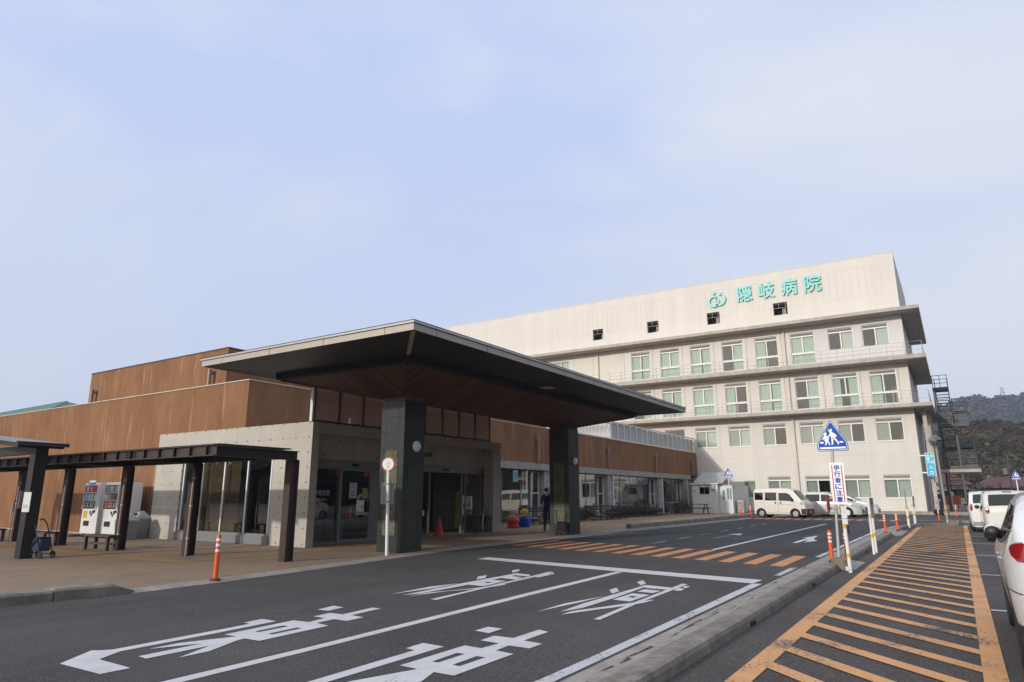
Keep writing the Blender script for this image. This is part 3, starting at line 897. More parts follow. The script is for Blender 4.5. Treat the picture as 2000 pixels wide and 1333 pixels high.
# dark rooms behind the openings
mb = MB()
mb.add([(XL, YF + 2.6, 0), (XR, YF + 2.6, 0), (XR, YF + 2.6, ZT - 0.1), (XL, YF + 2.6, ZT - 0.1)], [(0, 1, 2, 3)])
for z in (0.3, 4.3, 8.3, 12.2, 16.3):
    mb.add([(XL, YF + 0.29, z), (XR - 0.1, YF + 0.29, z), (XR - 0.1, YF + 3.2, z), (XL, YF + 3.2, z)], [(0, 1, 2, 3)])
mb.build('interior', 'grey_room', HB)
for x0, x1, z0, z1 in vh:
    mb = MB()
    c = (x0 + x1) / 2
    mb.box(x0 + 0.60, x0 + 0.92, YF + 0.9, YF + 1.2, z0 - 0.1, z1 - 0.25)
    mb.cur = 1
    mb.cyl((x0 + 0.36, YF + 1.5, z0 - 0.1), (x0 + 0.36, YF + 1.5, z1 - 0.4), 0.03, n=6)
    mb.cur = 2
    mb.box(x0 + 0.004, x1 - 0.004, YF + 0.10, YF + 2.4, z1 - 0.16, z1 - 0.02)
    mb.build('roof_opening_frame', ['slab_concrete', 'aluminium', 'dark_room'], HB)
# concrete ledges
SY = 60.5
for z0, z1 in ((16.21, 16.51), (12.20, 12.55), (8.40, 8.69)):
    mb = MB()
    xr = -0.85
    mb.box(-62, xr, SY, YF - 0.004, z0, z1)
    mb.box(XR + 0.018, xr, YF - 0.004, YF + 14.0, z0, z1)
    mb.build('ledge', 'slab_concrete', HB, bevel=0.02)
    mb = MB()                                    # drip groove line under the nosing
    mb.box(-62, xr - 0.12, SY + 0.10, SY + 0.13, z0 - 0.012, z0 - 0.001)
    mb.build('drip_groove', 'joint_line', HB)
# railings of thin wire on the two lower ledges
for zb in (12.55, 8.69):
    mb = MB()
    y0, xr = SY + 0.16, -1.02
    for h in (0.36, 0.70, 1.02):
        mb.bar((-58, y0, zb + h), (xr, y0, zb + h), 0.018)
        mb.bar((xr, y0, zb + h), (xr, YF + 13.5, zb + h), 0.022)
    x = xr
    while x > -58:
        mb.bar((x, y0, zb), (x, y0, zb + 1.04), 0.026)
        x -= 1.22
    y = y0
    while y < YF + 13:
        mb.bar((xr, y, zb), (xr, y, zb + 1.04), 0.034)
        y += 1.3
    mb.build('railing', 'grey_plastic', HB)
# wall joints
mb = MB()
def vj(x, z0, z1):
    mb.box(kx(x) - 0.011, kx(x) + 0.011, YF - 0.004, YF + 0.01, z0, z1)
for r_, xs_ in (('4', [-2.6, -5.0, -7.6, -10.35, -13.05, -15.7, -18.4, -21.1, -23.8, -26.9, -28.9, -32]), ('3', [-2.6, -5.05, -7.6, -10.35, -13.05, -15.7, -18.4, -21.1]),
                ('2', [-2.6, -5.0, -7.5, -10.3, -13.0, -15.7]), ('1', [-2.6, -5.0, -7.55, -10.2, -12.85, -15.5])):
    for x in xs_:
        for d in (0, 2.2) if r_ in '43' else (0, ):
            if r_ == '4' and x > -8:
                continue
            z0, z1 = {'4': (12.56, 16.2), '3': (8.70, 12.19), '2': (kz(4.54), 8.39), '1': (0.3, kz(4.50))}[r_]
            vj(x, z0, z1)
mb.box(XL, XR, YF - 0.005, YF + 0.01, kz(4.51), kz(4.53))
# rooftop panels with close vertical grooves
i = 0
while -6.96 - 5.35 * i > -58:
    a = -6.96 - 5.35 * i
    b = a + 4.05
    zt, zb_ = 18.60, 16.95 if False else 16.30
    for x in [a + (b - a) * k / 8 for k in range(9)]:
        vj(x, kz(zb_), kz(zt))
    mb.box(kx(a), kx(b), YF - 0.005, YF + 0.01, kz(zt) - 0.011, kz(zt) + 0.011)
    mb.box(kx(a), kx(b), YF - 0.005, YF + 0.01, kz(zb_) - 0.011, kz(zb_) + 0.011)
    i += 1
mb.build('wall_joint', 'joint_line', HB)
# parapet cap
mb = MB()
mb.box(XL, XR + 0.03, YF - 0.03, YF + 0.25, ZT, ZT + 0.05)
mb.build('parapet_cap', 'cream_wall', HB)
# downpipes
for x, z0, z1 in ((-10.1, 12.56, 16.2), (-10.06, 8.70, 12.19), (-10.0, 0.3, 8.39), (-26.35, 12.56, 16.2)):
    mb = MB()
    mb.cyl((kx(x), YF - 0.10, z0), (kx(x), YF - 0.10, z1), 0.075, n=10)
    z = z0 + 0.8
    while z < z1:
        mb.box(kx(x) - 0.11, kx(x) + 0.11, YF - 0.18, YF - 0.005, z, z + 0.05)
        z += 1.6
    mb.build('downpipe', 'downpipe_cream', HB, smooth=True)
# roof beacons
for x in (-19.4, -9.0):
    mb = MB()
    mb.cyl((kx(x), YF + 1.0, ZT), (kx(x), YF + 1.0, ZT + 0.16), 0.06, n=8)
    mb.sphere((kx(x), YF + 1.0, ZT + 0.25), 0.15)
    mb.build('roof_beacon', 'red_plastic', HB, smooth=True)

# window builder: every window is a part with frame, panes, louvre and curtains under it
WCACHE = {}
def window_meshes(w, h, kind, var):
    """meshes are local to the window's lower left corner on the wall face"""
    key = (round(w, 2), round(h, 2), kind, var)
    if key in WCACHE:
        return WCACHE[key]
    rnd = random.Random(hash((kind, var, round(w, 2))) & 0xffff)
    fr, d0, d1, t = MB(), 0.10, 0.20, 0.055
    lou = 0.34 if kind in 'fsm' else 0.0
    low = 0.92 if kind == 'f' else 0.0
    zt = h - lou
    fr.box(0, t, d0, d1, 0, h)
    fr.box(w - t, w, d0, d1, 0, h)
    fr.box(t, w - t, d0, d1, 0, t)
    fr.box(t, w - t, d0, d1, h - t, h)
    if lou:
        fr.box(t, w - t, d0 - 0.01, d1, zt - 0.05, zt + 0.06)
    if low:
        fr.box(t, w - t, d0 - 0.02, d1, low - 0.06, low + 0.11)
    mid = w / 2
    if kind not in 'nd':
        fr.box(mid - 0.045, mid + 0.045, d0 - 0.015, d1 - 0.01, low + 0.111 if low else t, zt - 0.05 if lou else h - t)
    if kind == 'm':
        fr.box(-0.06, w + 0.06, -0.06, d0, -0.06, 0.0)
    parts = [('frame', fr, 'white_frame')]
    zb = low if low else 0.0
    z1 = zt - 0.05 if lou else h - t
    for k in range(1 if kind in 'nd' else 2):
        p = MB()
        xa = t if k == 0 else mid + 0.045
        xb = (mid - 0.045 if k == 0 else w - t) if kind not in 'nd' else w - t
        y = d0 + 0.045 + 0.02 * k
        za = zb + 0.111 if low else t
        p.add([(xa, y, za), (xb, y, za), (xb, y, z1), (xa, y, z1)], [(0, 1, 2, 3)])
        parts.append(('pane', p, 'window_glass'))
    if low:
        p = MB()
        p.add([(t, d0 + 0.05, t), (w - t, d0 + 0.05, t), (w - t, d0 + 0.05, low - 0.061), (t, d0 + 0.05, low - 0.061)], [(0, 1, 2, 3)])
        parts.append(('pane', p, 'window_glass'))
    if lou:
        l = MB()
        n = 5
        for k in range(n):
            z = zt + 0.065 + (lou - t - 0.07) * k / n
            l.add([(t, d0 - 0.02, z), (w - t, d0 - 0.02, z), (w - t, d0 + 0.04, z + 0.055), (t, d0 + 0.04, z + 0.055)], [(0, 1, 2, 3)])
        l.cur = 1
        l.add([(t, d0 + 0.05, zt + 0.06), (w - t, d0 + 0.05, zt + 0.06), (w - t, d0 + 0.05, h - t), (t, d0 + 0.05, h - t)], [(0, 1, 2, 3)])
        parts.append(('louvre', l, ['louvre', 'louvre_dark']))
    # curtains: (from, to) in fractions of the width
    spans = {'f': [[(0.0, 0.5), (0.56, 1.0)], [(0.5, 1.0)], [(0.0, 0.42), (0.48, 0.52)], [(0.0, 1.0)], [(0.0, 0.3), (0.62, 1.0)]],
             's': [[(0.5, 1.0)], [(0.5, 1.0)]], 'm': [[(0.0, 0.5), (0.5, 1.0)], [(0.0, 0.5), (0.5, 1.0)], [(0.0, 0.5)], [(0.04, 0.5)], [(0.0, 0.5), (0.52, 1.0)]], 'p': [[(0, 1)]], 'd': [[]], 'n': [[(0, 1)]]}[kind]
    sp = spans[var % len(spans)]
    cm = 'curtain_green' if kind == 'f' else ('curtain_grey' if kind == 'n' else 'blind_white')
    for a, b in sp:
        if kind in 'ms':
            cm = 'curtain_grey' if a < 0.45 else 'blind_white'
        c = MB()
        xa, xb = max(a * w, 0.01), min(b * w, w - 0.01)
        us = [xa + (xb - xa) * i / 40 for i in range(41)]
        ph_ = rnd.random() * 6
        amp = 0.022 if cm == 'curtain_green' else 0.004
        c.grid(lambda u, v: (u, 0.27 + amp * math.sin(u * 52 + ph_), v), us, [0.02, h - lou - 0.05])
        parts.append(('curtain', c, cm))
    out = []
    for nme, m_, mm in parts:
        me = bpy.data.meshes.new(nme)
        me.from_pydata(m_.v, [], m_.f)
        for k in (mm if isinstance(mm, list) else [mm]):
            me.materials.append(MATS[k])
        me.polygons.foreach_set('material_index', m_.mi)
        me.update()
        out.append((nme, me))
    WCACHE[key] = out
    return out
def place_window(parent, base, x, y, z, w, h, kind, var, rz=0.0):
    ms = window_meshes(w, h, kind, var)
    root = None
    for nme, me in ms:
        o = bpy.data.objects.new('window' if root is None else nme, me)
        col.objects.link(o)
        if root is None:
            root = o
            o.parent = parent
            o.location = (x - base[0], y - base[1], z - base[2])
            o.rotation_euler = (0, 0, rz)
        else:
            o.parent = root
    return root
vary = {'4': [0, 1, 3, 2, 1, 0, 3, 0, 0], '3': [2, 4, 1, 0, 2, 3, 0, 1], '2': [2, 3, 0, 2, 0, 4, 0], '1': [4, 0, 2, 1, 0]}
cnt = {}
for r_, x0, x1, z0, z1, kd in WIN:
    i = cnt.get(r_, 0)
    cnt[r_] = i + 1
    place_window(HB, (-30, YF, 0), kx(x0), YF, kz(z0), kx(x1) - kx(x0), kz(z1) - kz(z0), kd, vary[r_][i % len(vary[r_])])

# rooftop lettering and emblem
for ch, x0, x1, z0, z1 in (('隠', -13.41, -12.25, 17.25, 18.57), ('岐', -11.68, -10.49, 17.25, 18.59), ('病', -9.93, -8.77, 17.23, 18.60), ('院', -8.21, -7.01, 17.20, 18.61)):
    mb = MB()
    text_into(mb, ch, lambda u, v, w: (u, YF - 0.07 - w, v), kx(x0), kx(x1), kz(z0) + 0.02, kz(z1) - 0.02, 0.022, 0.10)
    mb.build('sign_letter', 'teal_paint', HB)
ex0, ez0, es = kx(-15.90), kz(17.10), (kx(-14.40) - kx(-15.90))
def arc(mb, cx, cy, r, w0, w1, a0, a1, n=36, ry=1.0):
    """band of changing width; units of the emblem, 0..1"""
    vs, fs = [], []
    for i in range(n + 1):
        t = i / n
        a = R(a0 + (a1 - a0) * t)
        w = w0 + (w1 - w0) * math.sin(PI * min(1, t * 1.0)) if w1 else w0
        for rr in (r - w / 2, r + w / 2):
            for dd in (0.07, 0.17):
                vs.append((ex0 + es * (cx + rr * math.cos(a)), YF - dd, ez0 + es * (cy + rr * ry * math.sin(a))))
    for i in range(n):
        b, c = i * 4, i * 4 + 4
        fs += [(b, b + 2, c + 2, c), (b + 1, c + 1, c + 3, b + 3), (b, c, c + 1, b + 1), (b + 2, b + 3, c + 3, c + 2)]
    fs += [(0, 1, 3, 2), (n * 4, n * 4 + 2, n * 4 + 3, n * 4 + 1)]
    mb.add(vs, fs)
mb = MB()
arc(mb, 0.34, 0.36, 0.28, 0.05, 0.13, 55, 385)
arc(mb, 0.60, 0.46, 0.34, 0.05, 0.16, 60, -118)
arc(mb, 0.62, 0.47, 0.18, 0.04, 0.07, 125, 235)
for cx_, cy_, rr in ((0.35, 0.86, 0.10), (0.71, 0.78, 0.105)):
    mb.prism([(cx_ + rr * math.cos(2 * PI * k / 20), cy_ + rr * math.sin(2 * PI * k / 20)) for k in range(20)],
             lambda u, v, w: (ex0 + es * u, YF - 0.07 - w, ez0 + es * v), 0.10)
mb.build('emblem', 'teal_paint', HB)
# air-conditioner box and small fittings low on the wall
mb = MB()
mb.box(kx(-15.75), kx(-15.35), YF - 0.5, YF - 0.01, 2.6, 3.0)
mb.build('vent_hood', 'grey_plastic', HB)

# side pillars carrying the blue entrance banner, right of the corner
mb = MB()
for x, y in ((-1.55, 62.6), (-1.35, 64.6), (-1.3, 67.0)):
    mb.box(x - 0.14, x + 0.14, y - 0.14, y + 0.14, 0.1, 8.4)
mb.build('side_pillar', 'slab_concrete', HB)

# ------------------------------------------------------------------ low brown building with the entrance
XB, YB, ZB = -20.0, 14.1, 5.47
LB = thing('entrance_building', 'long low brown rendered building with a grey concrete entrance frame', 'building', (-24, 20, 0))
CY, CX, CZ, CE = 13.85, -16.3, 3.80, 24.1           # concrete box: front, road side, top, far end
mb = MB()
mb.wall('y', YB, -75, XB, 0, ZB, [], 0.3)
mb.wall('x', XB, YB, YF - 0.02, 3.40, ZB, [], -0.3)
mb.add([(-75, YB, ZB), (XB, YB, ZB), (XB, YF - 0.02, ZB), (-75, YF - 0.02, ZB)], [(0, 1, 2, 3)])
mb.add([(-75, YB, 0), (-75, 60, 0), (-75, 60, ZB), (-75, YB, ZB)], [(0, 1, 2, 3)])
mb.build('wall', 'brown_render', LB)
mb = MB()                                        # thin metal coping
mb.box(-75, XB + 0.03, YB - 0.03, YB + 0.22, ZB + 0.001, ZB + 0.03)
mb.box(XB - 0.22, XB + 0.03, YB + 0.22, YF - 0.03, ZB + 0.001, ZB + 0.03)
mb.build('coping', 'downpipe_cream', LB)
mb = MB()                                        # pale base course
mb.box(-75, -24.7, YB - 0.05, YB - 0.001, 0, 0.14)
mb.build('base_course', 'band_concrete', LB)
# higher block behind
TX0, TX1, TY, TZ = -44.2, -30.3, 20.0, 8.95
mb = MB()
mb.box(TX0, TX1, TY, 52, 5.0, TZ)
mb.build('upper_block', 'brown_render', LB)
mb = MB()
mb.box(TX0 - 0.03, TX1 + 0.03, TY - 0.03, 52.03, TZ + 0.001, TZ + 0.05)
mb.build('coping', 'brown_steel', LB)
for x, top in ((-43.3, 7.9), (-31.35, 7.9)):
    mb = MB()
    mb.cyl((x, TY - 0.25, ZB), (x, TY - 0.25, top), 0.10, n=10)
    mb.cyl((x, TY - 0.25, top - 0.25), (x, TY, top - 0.1), 0.09, n=8)
    for z in (6.2, 7.0):
        mb.box(x - 0.13, x + 0.13, TY - 0.36, TY - 0.004, z, z + 0.06)
    mb.build('downpipe', 'downpipe_brown', LB, smooth=True)
# concrete entrance box
gx0, gx1, gz0, gz1 = -23.05, -18.05, 0.36, 2.78
mb = MB()
mb.wall('y', CY, -24.72, CX, 0, CZ, [(gx0, gx1, gz0, gz1)], 0.25)
mb.add([(-24.72, CY, 0), (-24.72, YB - 0.003, 0), (-24.72, YB - 0.003, CZ), (-24.72, CY, CZ)], [(0, 1, 2, 3)])
mb.wall('x', CX, CY, CE, 0, CZ, [(CY + 0.28, CE - 0.55, 0.03, 3.47)], -0.5)
mb.add([(CX, CE, 0), (XB, CE, 0), (XB, CE, CZ), (CX, CE, CZ)], [(0, 1, 2, 3)])
mb.add([(-24.72, CY, CZ), (CX, CY, CZ), (CX, CE, CZ), (-24.72, CE, CZ)], [(0, 1, 2, 3)])
DX = -16.8                                       # plane of the doors
mb.wall('x', DX, CY + 0.25, CE - 0.5, 2.70, 3.49, [], -0.1)
mb.add([(DX, CY + 0.25, 2.70), (DX - 0.6, CY + 0.25, 2.70), (DX - 0.6, CE - 0.5, 2.70), (DX, CE - 0.5, 2.70)], [(0, 1, 2, 3)])
mb.wall('x', DX + 0.02, 17.36, 19.45, 0.02, 2.699, [], -0.1)
mb.build('concrete_frame', 'formed_concrete', LB)
# rooms behind the glazing
mb = MB()
mb.add([(XB + 0.02, CY + 0.3, 0.05), (XB + 0.02, CE, 0.05), (XB + 0.02, CE, 3.4), (XB + 0.02, CY + 0.3, 3.4)], [(0, 1, 2, 3)])
mb.add([(-24.6, CY + 2.2, 0.05), (XB, CY + 2.2, 0.05), (XB, CY + 2.2, 3.4), (-24.6, CY + 2.2, 3.4)], [(0, 1, 2, 3)])
mb.add([(-24.6, CY + 0.3, 3.3), (CX - 0.6, CY + 0.3, 3.3), (CX - 0.6, CE, 3.3), (-24.6, CE, 3.3)], [(0, 1, 2, 3)])
mb.add([(-24.6, CY + 0.26, 0.05), (-24.6, CY + 2.2, 0.05), (-24.6, CY + 2.2, 3.4), (-24.6, CY + 0.26, 3.4)], [(0, 1, 2, 3)])
mb.build('interior', 'dark_room', LB)
mb = MB()
mb.add([(-24.6, CY + 0.27, 0.09), (DX - 0.02, CY + 0.27, 0.09), (DX - 0.02, CE - 0.1, 0.11), (-24.6, CE - 0.1, 0.11)], [(0, 1, 2, 3)])
mb.build('interior_floor', 'grey_room', LB)
mb = MB()
mb.box(-21.2, -19.9, CY + 2.05, CY + 2.19, 0.1, 2.2)
mb.box(-22.7, -22.2, CY + 1.2, CY + 1.3, 0.1, 2.3)
mb.build('interior_panel', 'wall_green_grey', LB)
mb = MB()
mb.box(-20.6, -18.9, CY + 1.1, CY + 1.2, 0.45, 0.95)
mb.box(-20.6, -18.9, CY + 0.75, CY + 1.2, 0.42, 0.48)
for x in (-20.5, -19.7, -19.0):
    mb.box(x, x + 0.06, CY + 0.8, CY + 1.15, 0.1, 0.42)
mb.build('interior_bench', 'dark_wood', LB)
# glazing facing the camera
mb = MB()
for i in range(5):
    x = gx0 + (gx1 - gx0) * i / 4 + (0.1 if i == 0 else (-0.1 if i == 4 else -0.05))
    mb.box(x - 0.03, x + 0.03, CY + 0.035, CY + 0.075, gz0 + 0.001, gz1)
mb.build('mullion', 'white_frame', LB)
mb = MB()
mb.box(gx0, gx1, CY + 0.02, CY + 0.2, gz0 - 0.001, gz0 + 0.06)
mb.box(gx0 - 0.05, gx1 + 0.05, CY - 0.05, CY - 0.004, 0.1, gz0)
mb.build('sill', 'aluminium', LB)
for i in range(4):
    a = gx0 + (gx1 - gx0) * i / 4
    mb = MB()
    mb.add([(a, CY + 0.08, gz0), (a + 1.25, CY + 0.08, gz0), (a + 1.25, CY + 0.08, gz1), (a, CY + 0.08, gz1)], [(0, 1, 2, 3)])
    mb.build('pane', 'door_glass', LB)
# two automatic doors
def fr_x(mb, y0, y1, z0, z1, w=0.06, x=DX, d=0.06):
    mb.box(x - d, x, y0, y0 + w, z0, z1)
    mb.box(x - d, x, y1 - w, y1, z0, z1)
    mb.box(x - d, x, y0 + w, y1 - w, z0, z0 + w * 1.6)
    mb.box(x - d, x, y0 + w, y1 - w, z1 - w, z1)
def pane_x(y0, y1, z0, z1, x, parent, m='door_glass'):
    p = MB()
    p.add([(x, y0, z0), (x, y1, z0), (x, y1, z1), (x, y0, z1)], [(0, 1, 2, 3)])
    return p.build('pane', m, parent)
# pale shelf and counter boxes added inside for the car reflections in the doors
mb = MB()
mb.box(-18.9, -18.4, 14.9, 16.3, 0.1, 1.05)
mb.box(-19.6, -19.2, 15.2, 17.2, 0.1, 1.5)
mb.box(-18.6, -18.2, 16.5, 17.1, 0.1, 0.75)
mb.build('interior_reflection_box', 'pale_grey_plastic', LB)
mb = MB()
for k in range(3):
    mb.box(-19.18, -19.15, 15.3, 17.1, 0.35 + 0.38 * k, 0.62 + 0.38 * k)
mb.build('interior_shelf_goods', 'dark_wood', LB)
mb = MB()
for y in (20.2, 20.9, 21.6):
    mb.box(-19.7, -19.2, y, y + 0.5, 0.1, 0.55)
    mb.box(-19.75, -19.68, y, y + 0.5, 0.55, 0.95)
mb.build('interior_seat', 'grey_plastic', LB)
# waiting room door
dw = MB()
dw.box(DX - 0.1, DX + 0.06, CY + 0.29, 17.35, 2.47, 2.69)
fr_x(dw, 14.30, 15.57, 0.08, 2.46, 0.05, DX - 0.02)
door1 = dw.build('door', 'aluminium', LB)
mb = MB()
fr_x(mb, 15.50, 16.92, 0.08, 2.46, 0.08, DX + 0.05)
leaf = mb.build('door_leaf', 'aluminium', door1)
pane_x(14.35, 15.52, 0.16, 2.42, DX - 0.05, door1)
pane_x(15.58, 16.84, 0.2, 2.40, DX + 0.02, door1)
mb = MB()
mb.box(DX - 0.05, DX + 0.02, 16.93, 17.35, 0.08, 2.46)
mb.build('side_panel', 'aluminium', door1)
mb = MB()
mb.cyl((DX + 0.1, 15.95, 2.57), (DX + 0.1, 16.2, 2.57), 0.045, n=8)
mb.build('door_sensor', 'black_plastic', door1)
mb = MB()
mb.box(DX + 0.051, DX + 0.09, 16.70, 16.82, 1.05, 1.42)
mb.build('handle', 'black_plastic', door1)
mb = MB()
text_into(mb, 'バス待合室', lambda u, v, w: (DX - 0.045 + w, u, v), 14.38, 15.16, 1.585, 1.765, 0.005, 0.004)
mb.build('window_lettering', 'white_paint', door1)
mb = MB()
for k in range(7):
    mb.box(DX - 0.045, DX - 0.042, 14.62 + 0.06 * k, 14.66 + 0.06 * k, 1.44, 1.475)
mb.build('window_print', 'paper', door1)
def poster(y0, y1, z0, z1, m, x=DX + 0.028, lines=True):
    q = MB()
    q.box(x, x + 0.004, y0, y1, z0, z1)
    if lines:
        q.cur = 1
        n = 6
        for k in range(n):
            if k in (2,):
                continue
            zz = z1 - (z1 - z0) * (0.12 + 0.14 * k)
            q.box(x + 0.005, x + 0.006, y0 + (y1 - y0) * 0.18, y1 - (y1 - y0) * 0.18, zz - 0.018, zz + 0.01)
    return q.build('poster', [m, 'print_grey'], door1)
poster(15.93, 16.26, 1.50, 2.0, 'paper')
poster(16.52, 16.75, 1.50, 1.83, 'notice_yellow')
q = MB()
q.box(DX - 0.04, DX - 0.03, 15.36, 15.50, 2.28, 2.40)
q.box(DX + 0.03, DX + 0.036, 16.55, 16.80, 2.22, 2.36)
q.build('door_sticker', 'sign_red', door1)
# main entrance door: open sliding leaves
dw = MB()
dw.box(DX - 0.1, DX + 0.06, 19.46, CE - 0.56, 2.47, 2.69)
for y in (19.46, 20.02, 22.02, 22.25, 23.3):
    dw.box(DX - 0.08, DX + 0.01, y, y + 0.055, 0.08, 2.469)
dw.box(DX - 0.06, DX - 0.01, 22.32, 23.3, 0.08, 0.2)
dw.box(DX - 0.06, DX - 0.01, 19.52, 20.02, 0.08, 0.2)
door2 = dw.build('door', 'aluminium', LB)
pane_x(19.52, 20.02, 0.2, 2.46, DX - 0.03, door2)
pane_x(22.08, 22.25, 0.2, 2.46, DX - 0.03, door2)
pane_x(22.31, 23.3, 0.2, 2.46, DX - 0.04, door2)
mb = MB()
mb.box(DX - 0.7, DX - 0.66, 22.55, 23.0, 0.3, 1.78)
mb.build('poster', 'notice_yellow', door2)
mb = MB()
mb.box(DX + 0.005, DX + 0.01, 22.32, 22.5, 2.1, 2.38)
mb.build('door_sticker', 'sign_red', door2)
mb = MB()
mb.box(DX - 0.02, DX - 0.012, 22.10, 22.24, 1.3, 1.6)
mb.box(DX - 0.02, DX - 0.012, 22.12, 22.22, 0.85, 1.05)
mb.box(DX - 0.02, DX - 0.012, 19.62, 19.78, 0.85, 1.05)
mb.build('door_notice', 'paper', door2)
mb = MB()
mb.cyl((DX + 0.1, 20.75, 2.58), (DX + 0.1, 21.05, 2.58), 0.045, n=8)
mb.build('door_sensor', 'black_plastic', door2)
mb = MB()
text_into(mb, '玄関', lambda u, v, w: (DX + 0.004 + w, u, v), 19.62, 20.12, 3.02, 3.2, 0.01, 0.03)
mb.build('header_lettering', 'dark_teal_paint', LB)
# glass wind screen standing on the concrete box
ysc = [13.88, 14.90, 15.95, 17.0, 18.05, 19.1, 20.13, 21.18, 22.24, 23.3]
mb = MB()
for y in ysc[:-1]:
    mb.box(CX - 0.10, CX + 0.0, y - 0.03, y + 0.03, CZ + 0.001, 4.86)
mb.box(CX - 0.09, CX - 0.01, ysc[-1] - 0.03, ysc[-1] + 0.03, CZ + 0.001, 4.90)
mb.box(CX - 0.08, CX - 0.02, ysc[0], ysc[-1], CZ + 0.002, CZ + 0.07)
mb.build('screen_post', 'dark_steel', LB)
mb = MB()
mb.box(CX - 0.11, CX + 0.0, 13.78, 13.86, CZ + 0.001, 4.88)
mb.build('screen_end_post', 'white_frame', LB)
for a, b in zip(ysc, ysc[1:]):
    mb = MB()
    mb.box(CX - 0.055, CX - 0.045, a + 0.03, b - 0.03, CZ + 0.08, 4.83)
    mb.build('screen_pane', 'screen_glass', LB)
for y in (15.8, 19.5):
    mb = MB()
    mb.lathe([(0.07, 0), (0.09, 0.1), (0.05, 0.2)], 10, (CX - 0.45, y, CZ + 0.12))
    mb.cyl((CX - 0.45, y, CZ), (CX - 0.45, y, CZ + 0.14), 0.03, n=6)
    mb.build('floodlight', 'pale_grey_plastic', LB, smooth=True)
# long side towards the road: concrete band, columns and glazing
mb = MB()
mb.box(XB - 0.3, XB + 0.09, CE + 0.01, YF - 2.2, 3.02, 3.40)
mb.build('concrete_band', 'band_concrete', LB, bevel=0.01)
GX = -20.45
groups = [34.4, 43.0, 52.4, 58.5]
for y in groups:
    mb = MB()
    mb.box(XB - 0.5, XB - 0.02, y - 0.32, y + 0.32, 0, 3.018)
    mb.build('column', 'band_concrete', LB)
    for s, a in ((-1, y - 1.22), (1, y + 0.36)):
        f = MB()
        fr_x(f, a, a + 0.86, 0.35, 2.95, 0.05, GX + 0.12, 0.1)
        f.box(GX + 0.02, GX + 0.12, a + 0.05, a + 0.81, 1.72, 1.77)
        f.box(GX + 0.02, GX + 0.12, a + 0.05, a + 0.81, 0.86, 0.90)
        w = f.build('window', 'white_frame', LB)
        pane_x(a + 0.05, a + 0.81, 0.45, 2.9, GX + 0.06, w, 'door_glass')
    mb = MB()
    mb.cyl((XB + 0.03, y + 0.44, 0.1), (XB + 0.03, y + 0.44, 3.0), 0.05, n=8)
    mb.build('downpipe', 'white_frame', LB, smooth=True)
ys_ = [CE + 0.15, 26.1, 28.2, 30.3, 32.2, 33.2, 35.7, 37.0, 38.6, 40.2, 41.8, 44.3, 45.6, 47.3, 49.0, 50.4, 51.2, 53.7, 55.0, 56.2, 57.2, 59.6, 61.5]
mb = MB()
for y in ys_:
    mb.box(GX - 0.04, GX + 0.02, y - 0.03, y + 0.03, 0.05, 3.02)
mb.box(GX - 0.05, GX + 0.03, CE + 0.1, 61.9, 0.05, 0.14)
mb.build('mullion', 'aluminium', LB)
for a, b in zip(ys_, ys_[1:]):
    if any(abs((a + b) / 2 - q) < 0.9 for q in groups):
        continue
    pane_x(a + 0.03, b - 0.03, 0.14, 3.0, GX, LB, 'window_glass')
# courtyard wall seen through the glazing
mb = MB()
mb.add([(-23.2, 33.0, 0), (-23.2, 61.9, 0), (-23.2, 61.9, 3.02), (-23.2, 33.0, 3.02)], [(0, 1, 2, 3)])
mb.build('inner_wall', 'beige_inner_wall', LB)
mb = MB()
mb.add([(-23.21, CE, 0), (-23.21, 33.0, 0), (-23.21, 33.0, 3.02), (-23.21, CE, 3.02)], [(0, 1, 2, 3)])
mb.add([(-23.3, CE, 3.03), (XB - 0.31, CE, 3.03), (XB - 0.31, 61.9, 3.03), (-23.3, 61.9, 3.03)], [(0, 1, 2, 3)])
mb.add([(-23.19, 56.5, 0), (-23.19, 61.8, 0), (-23.19, 61.8, 3.0), (-23.19, 56.5, 3.0)], [(0, 1, 2, 3)])
mb.build('interior', 'dark_room', LB)
for y0, y1, z0, z1 in ((36.5, 38.6, 0.9, 2.4), (40.6, 42.2, 0.9, 2.4), (45.2, 49.2, 0.85, 2.6)):
    f = MB()
    fr_x(f, y0, y1, z0, z1, 0.09, -23.05, 0.12)
    f.box(-23.16, -23.05, (y0 + y1) / 2 - 0.04, (y0 + y1) / 2 + 0.04, z0 + 0.09, z1 - 0.09)
    w = f.build('window', 'wall_green_grey', LB)
    pane_x(y0 + 0.09, y1 - 0.09, z0 + 0.09, z1 - 0.09, -23.10, w, 'dark_car_glass')
mb = MB()
mb.box(-23.15, -23.05, 50.2, 52.3, 0.05, 2.2)
mb.build('door', 'wall_green_grey', LB)
# awning frame and screens near the shed
mb = MB()
for y in (54.9, 55.9, 56.9, 57.9):
    mb.bar((-20.9, y, 2.2), (-21.6, y + 0.5, 2.95), 0.04)
mb.bar((-20.9, 54.4, 2.2), (-20.9, 58.6, 2.2), 0.05)
mb.build('awning_frame', 'dark_steel', LB)
# overflow pipes on the brown wall
for y, z in ((33.2, 4.75), (42.6, 4.72), (51.4, 4.66), (60.3, 4.60)):
    mb = MB()
    mb.cyl((XB + 0.14, y, 3.42), (XB + 0.14, y, z), 0.075, n=10)
    mb.box(XB + 0.02, XB + 0.24, y - 0.14, y + 0.14, z - 0.06, z + 0.16)
    mb.build('downpipe', 'downpipe_brown', LB, smooth=True)
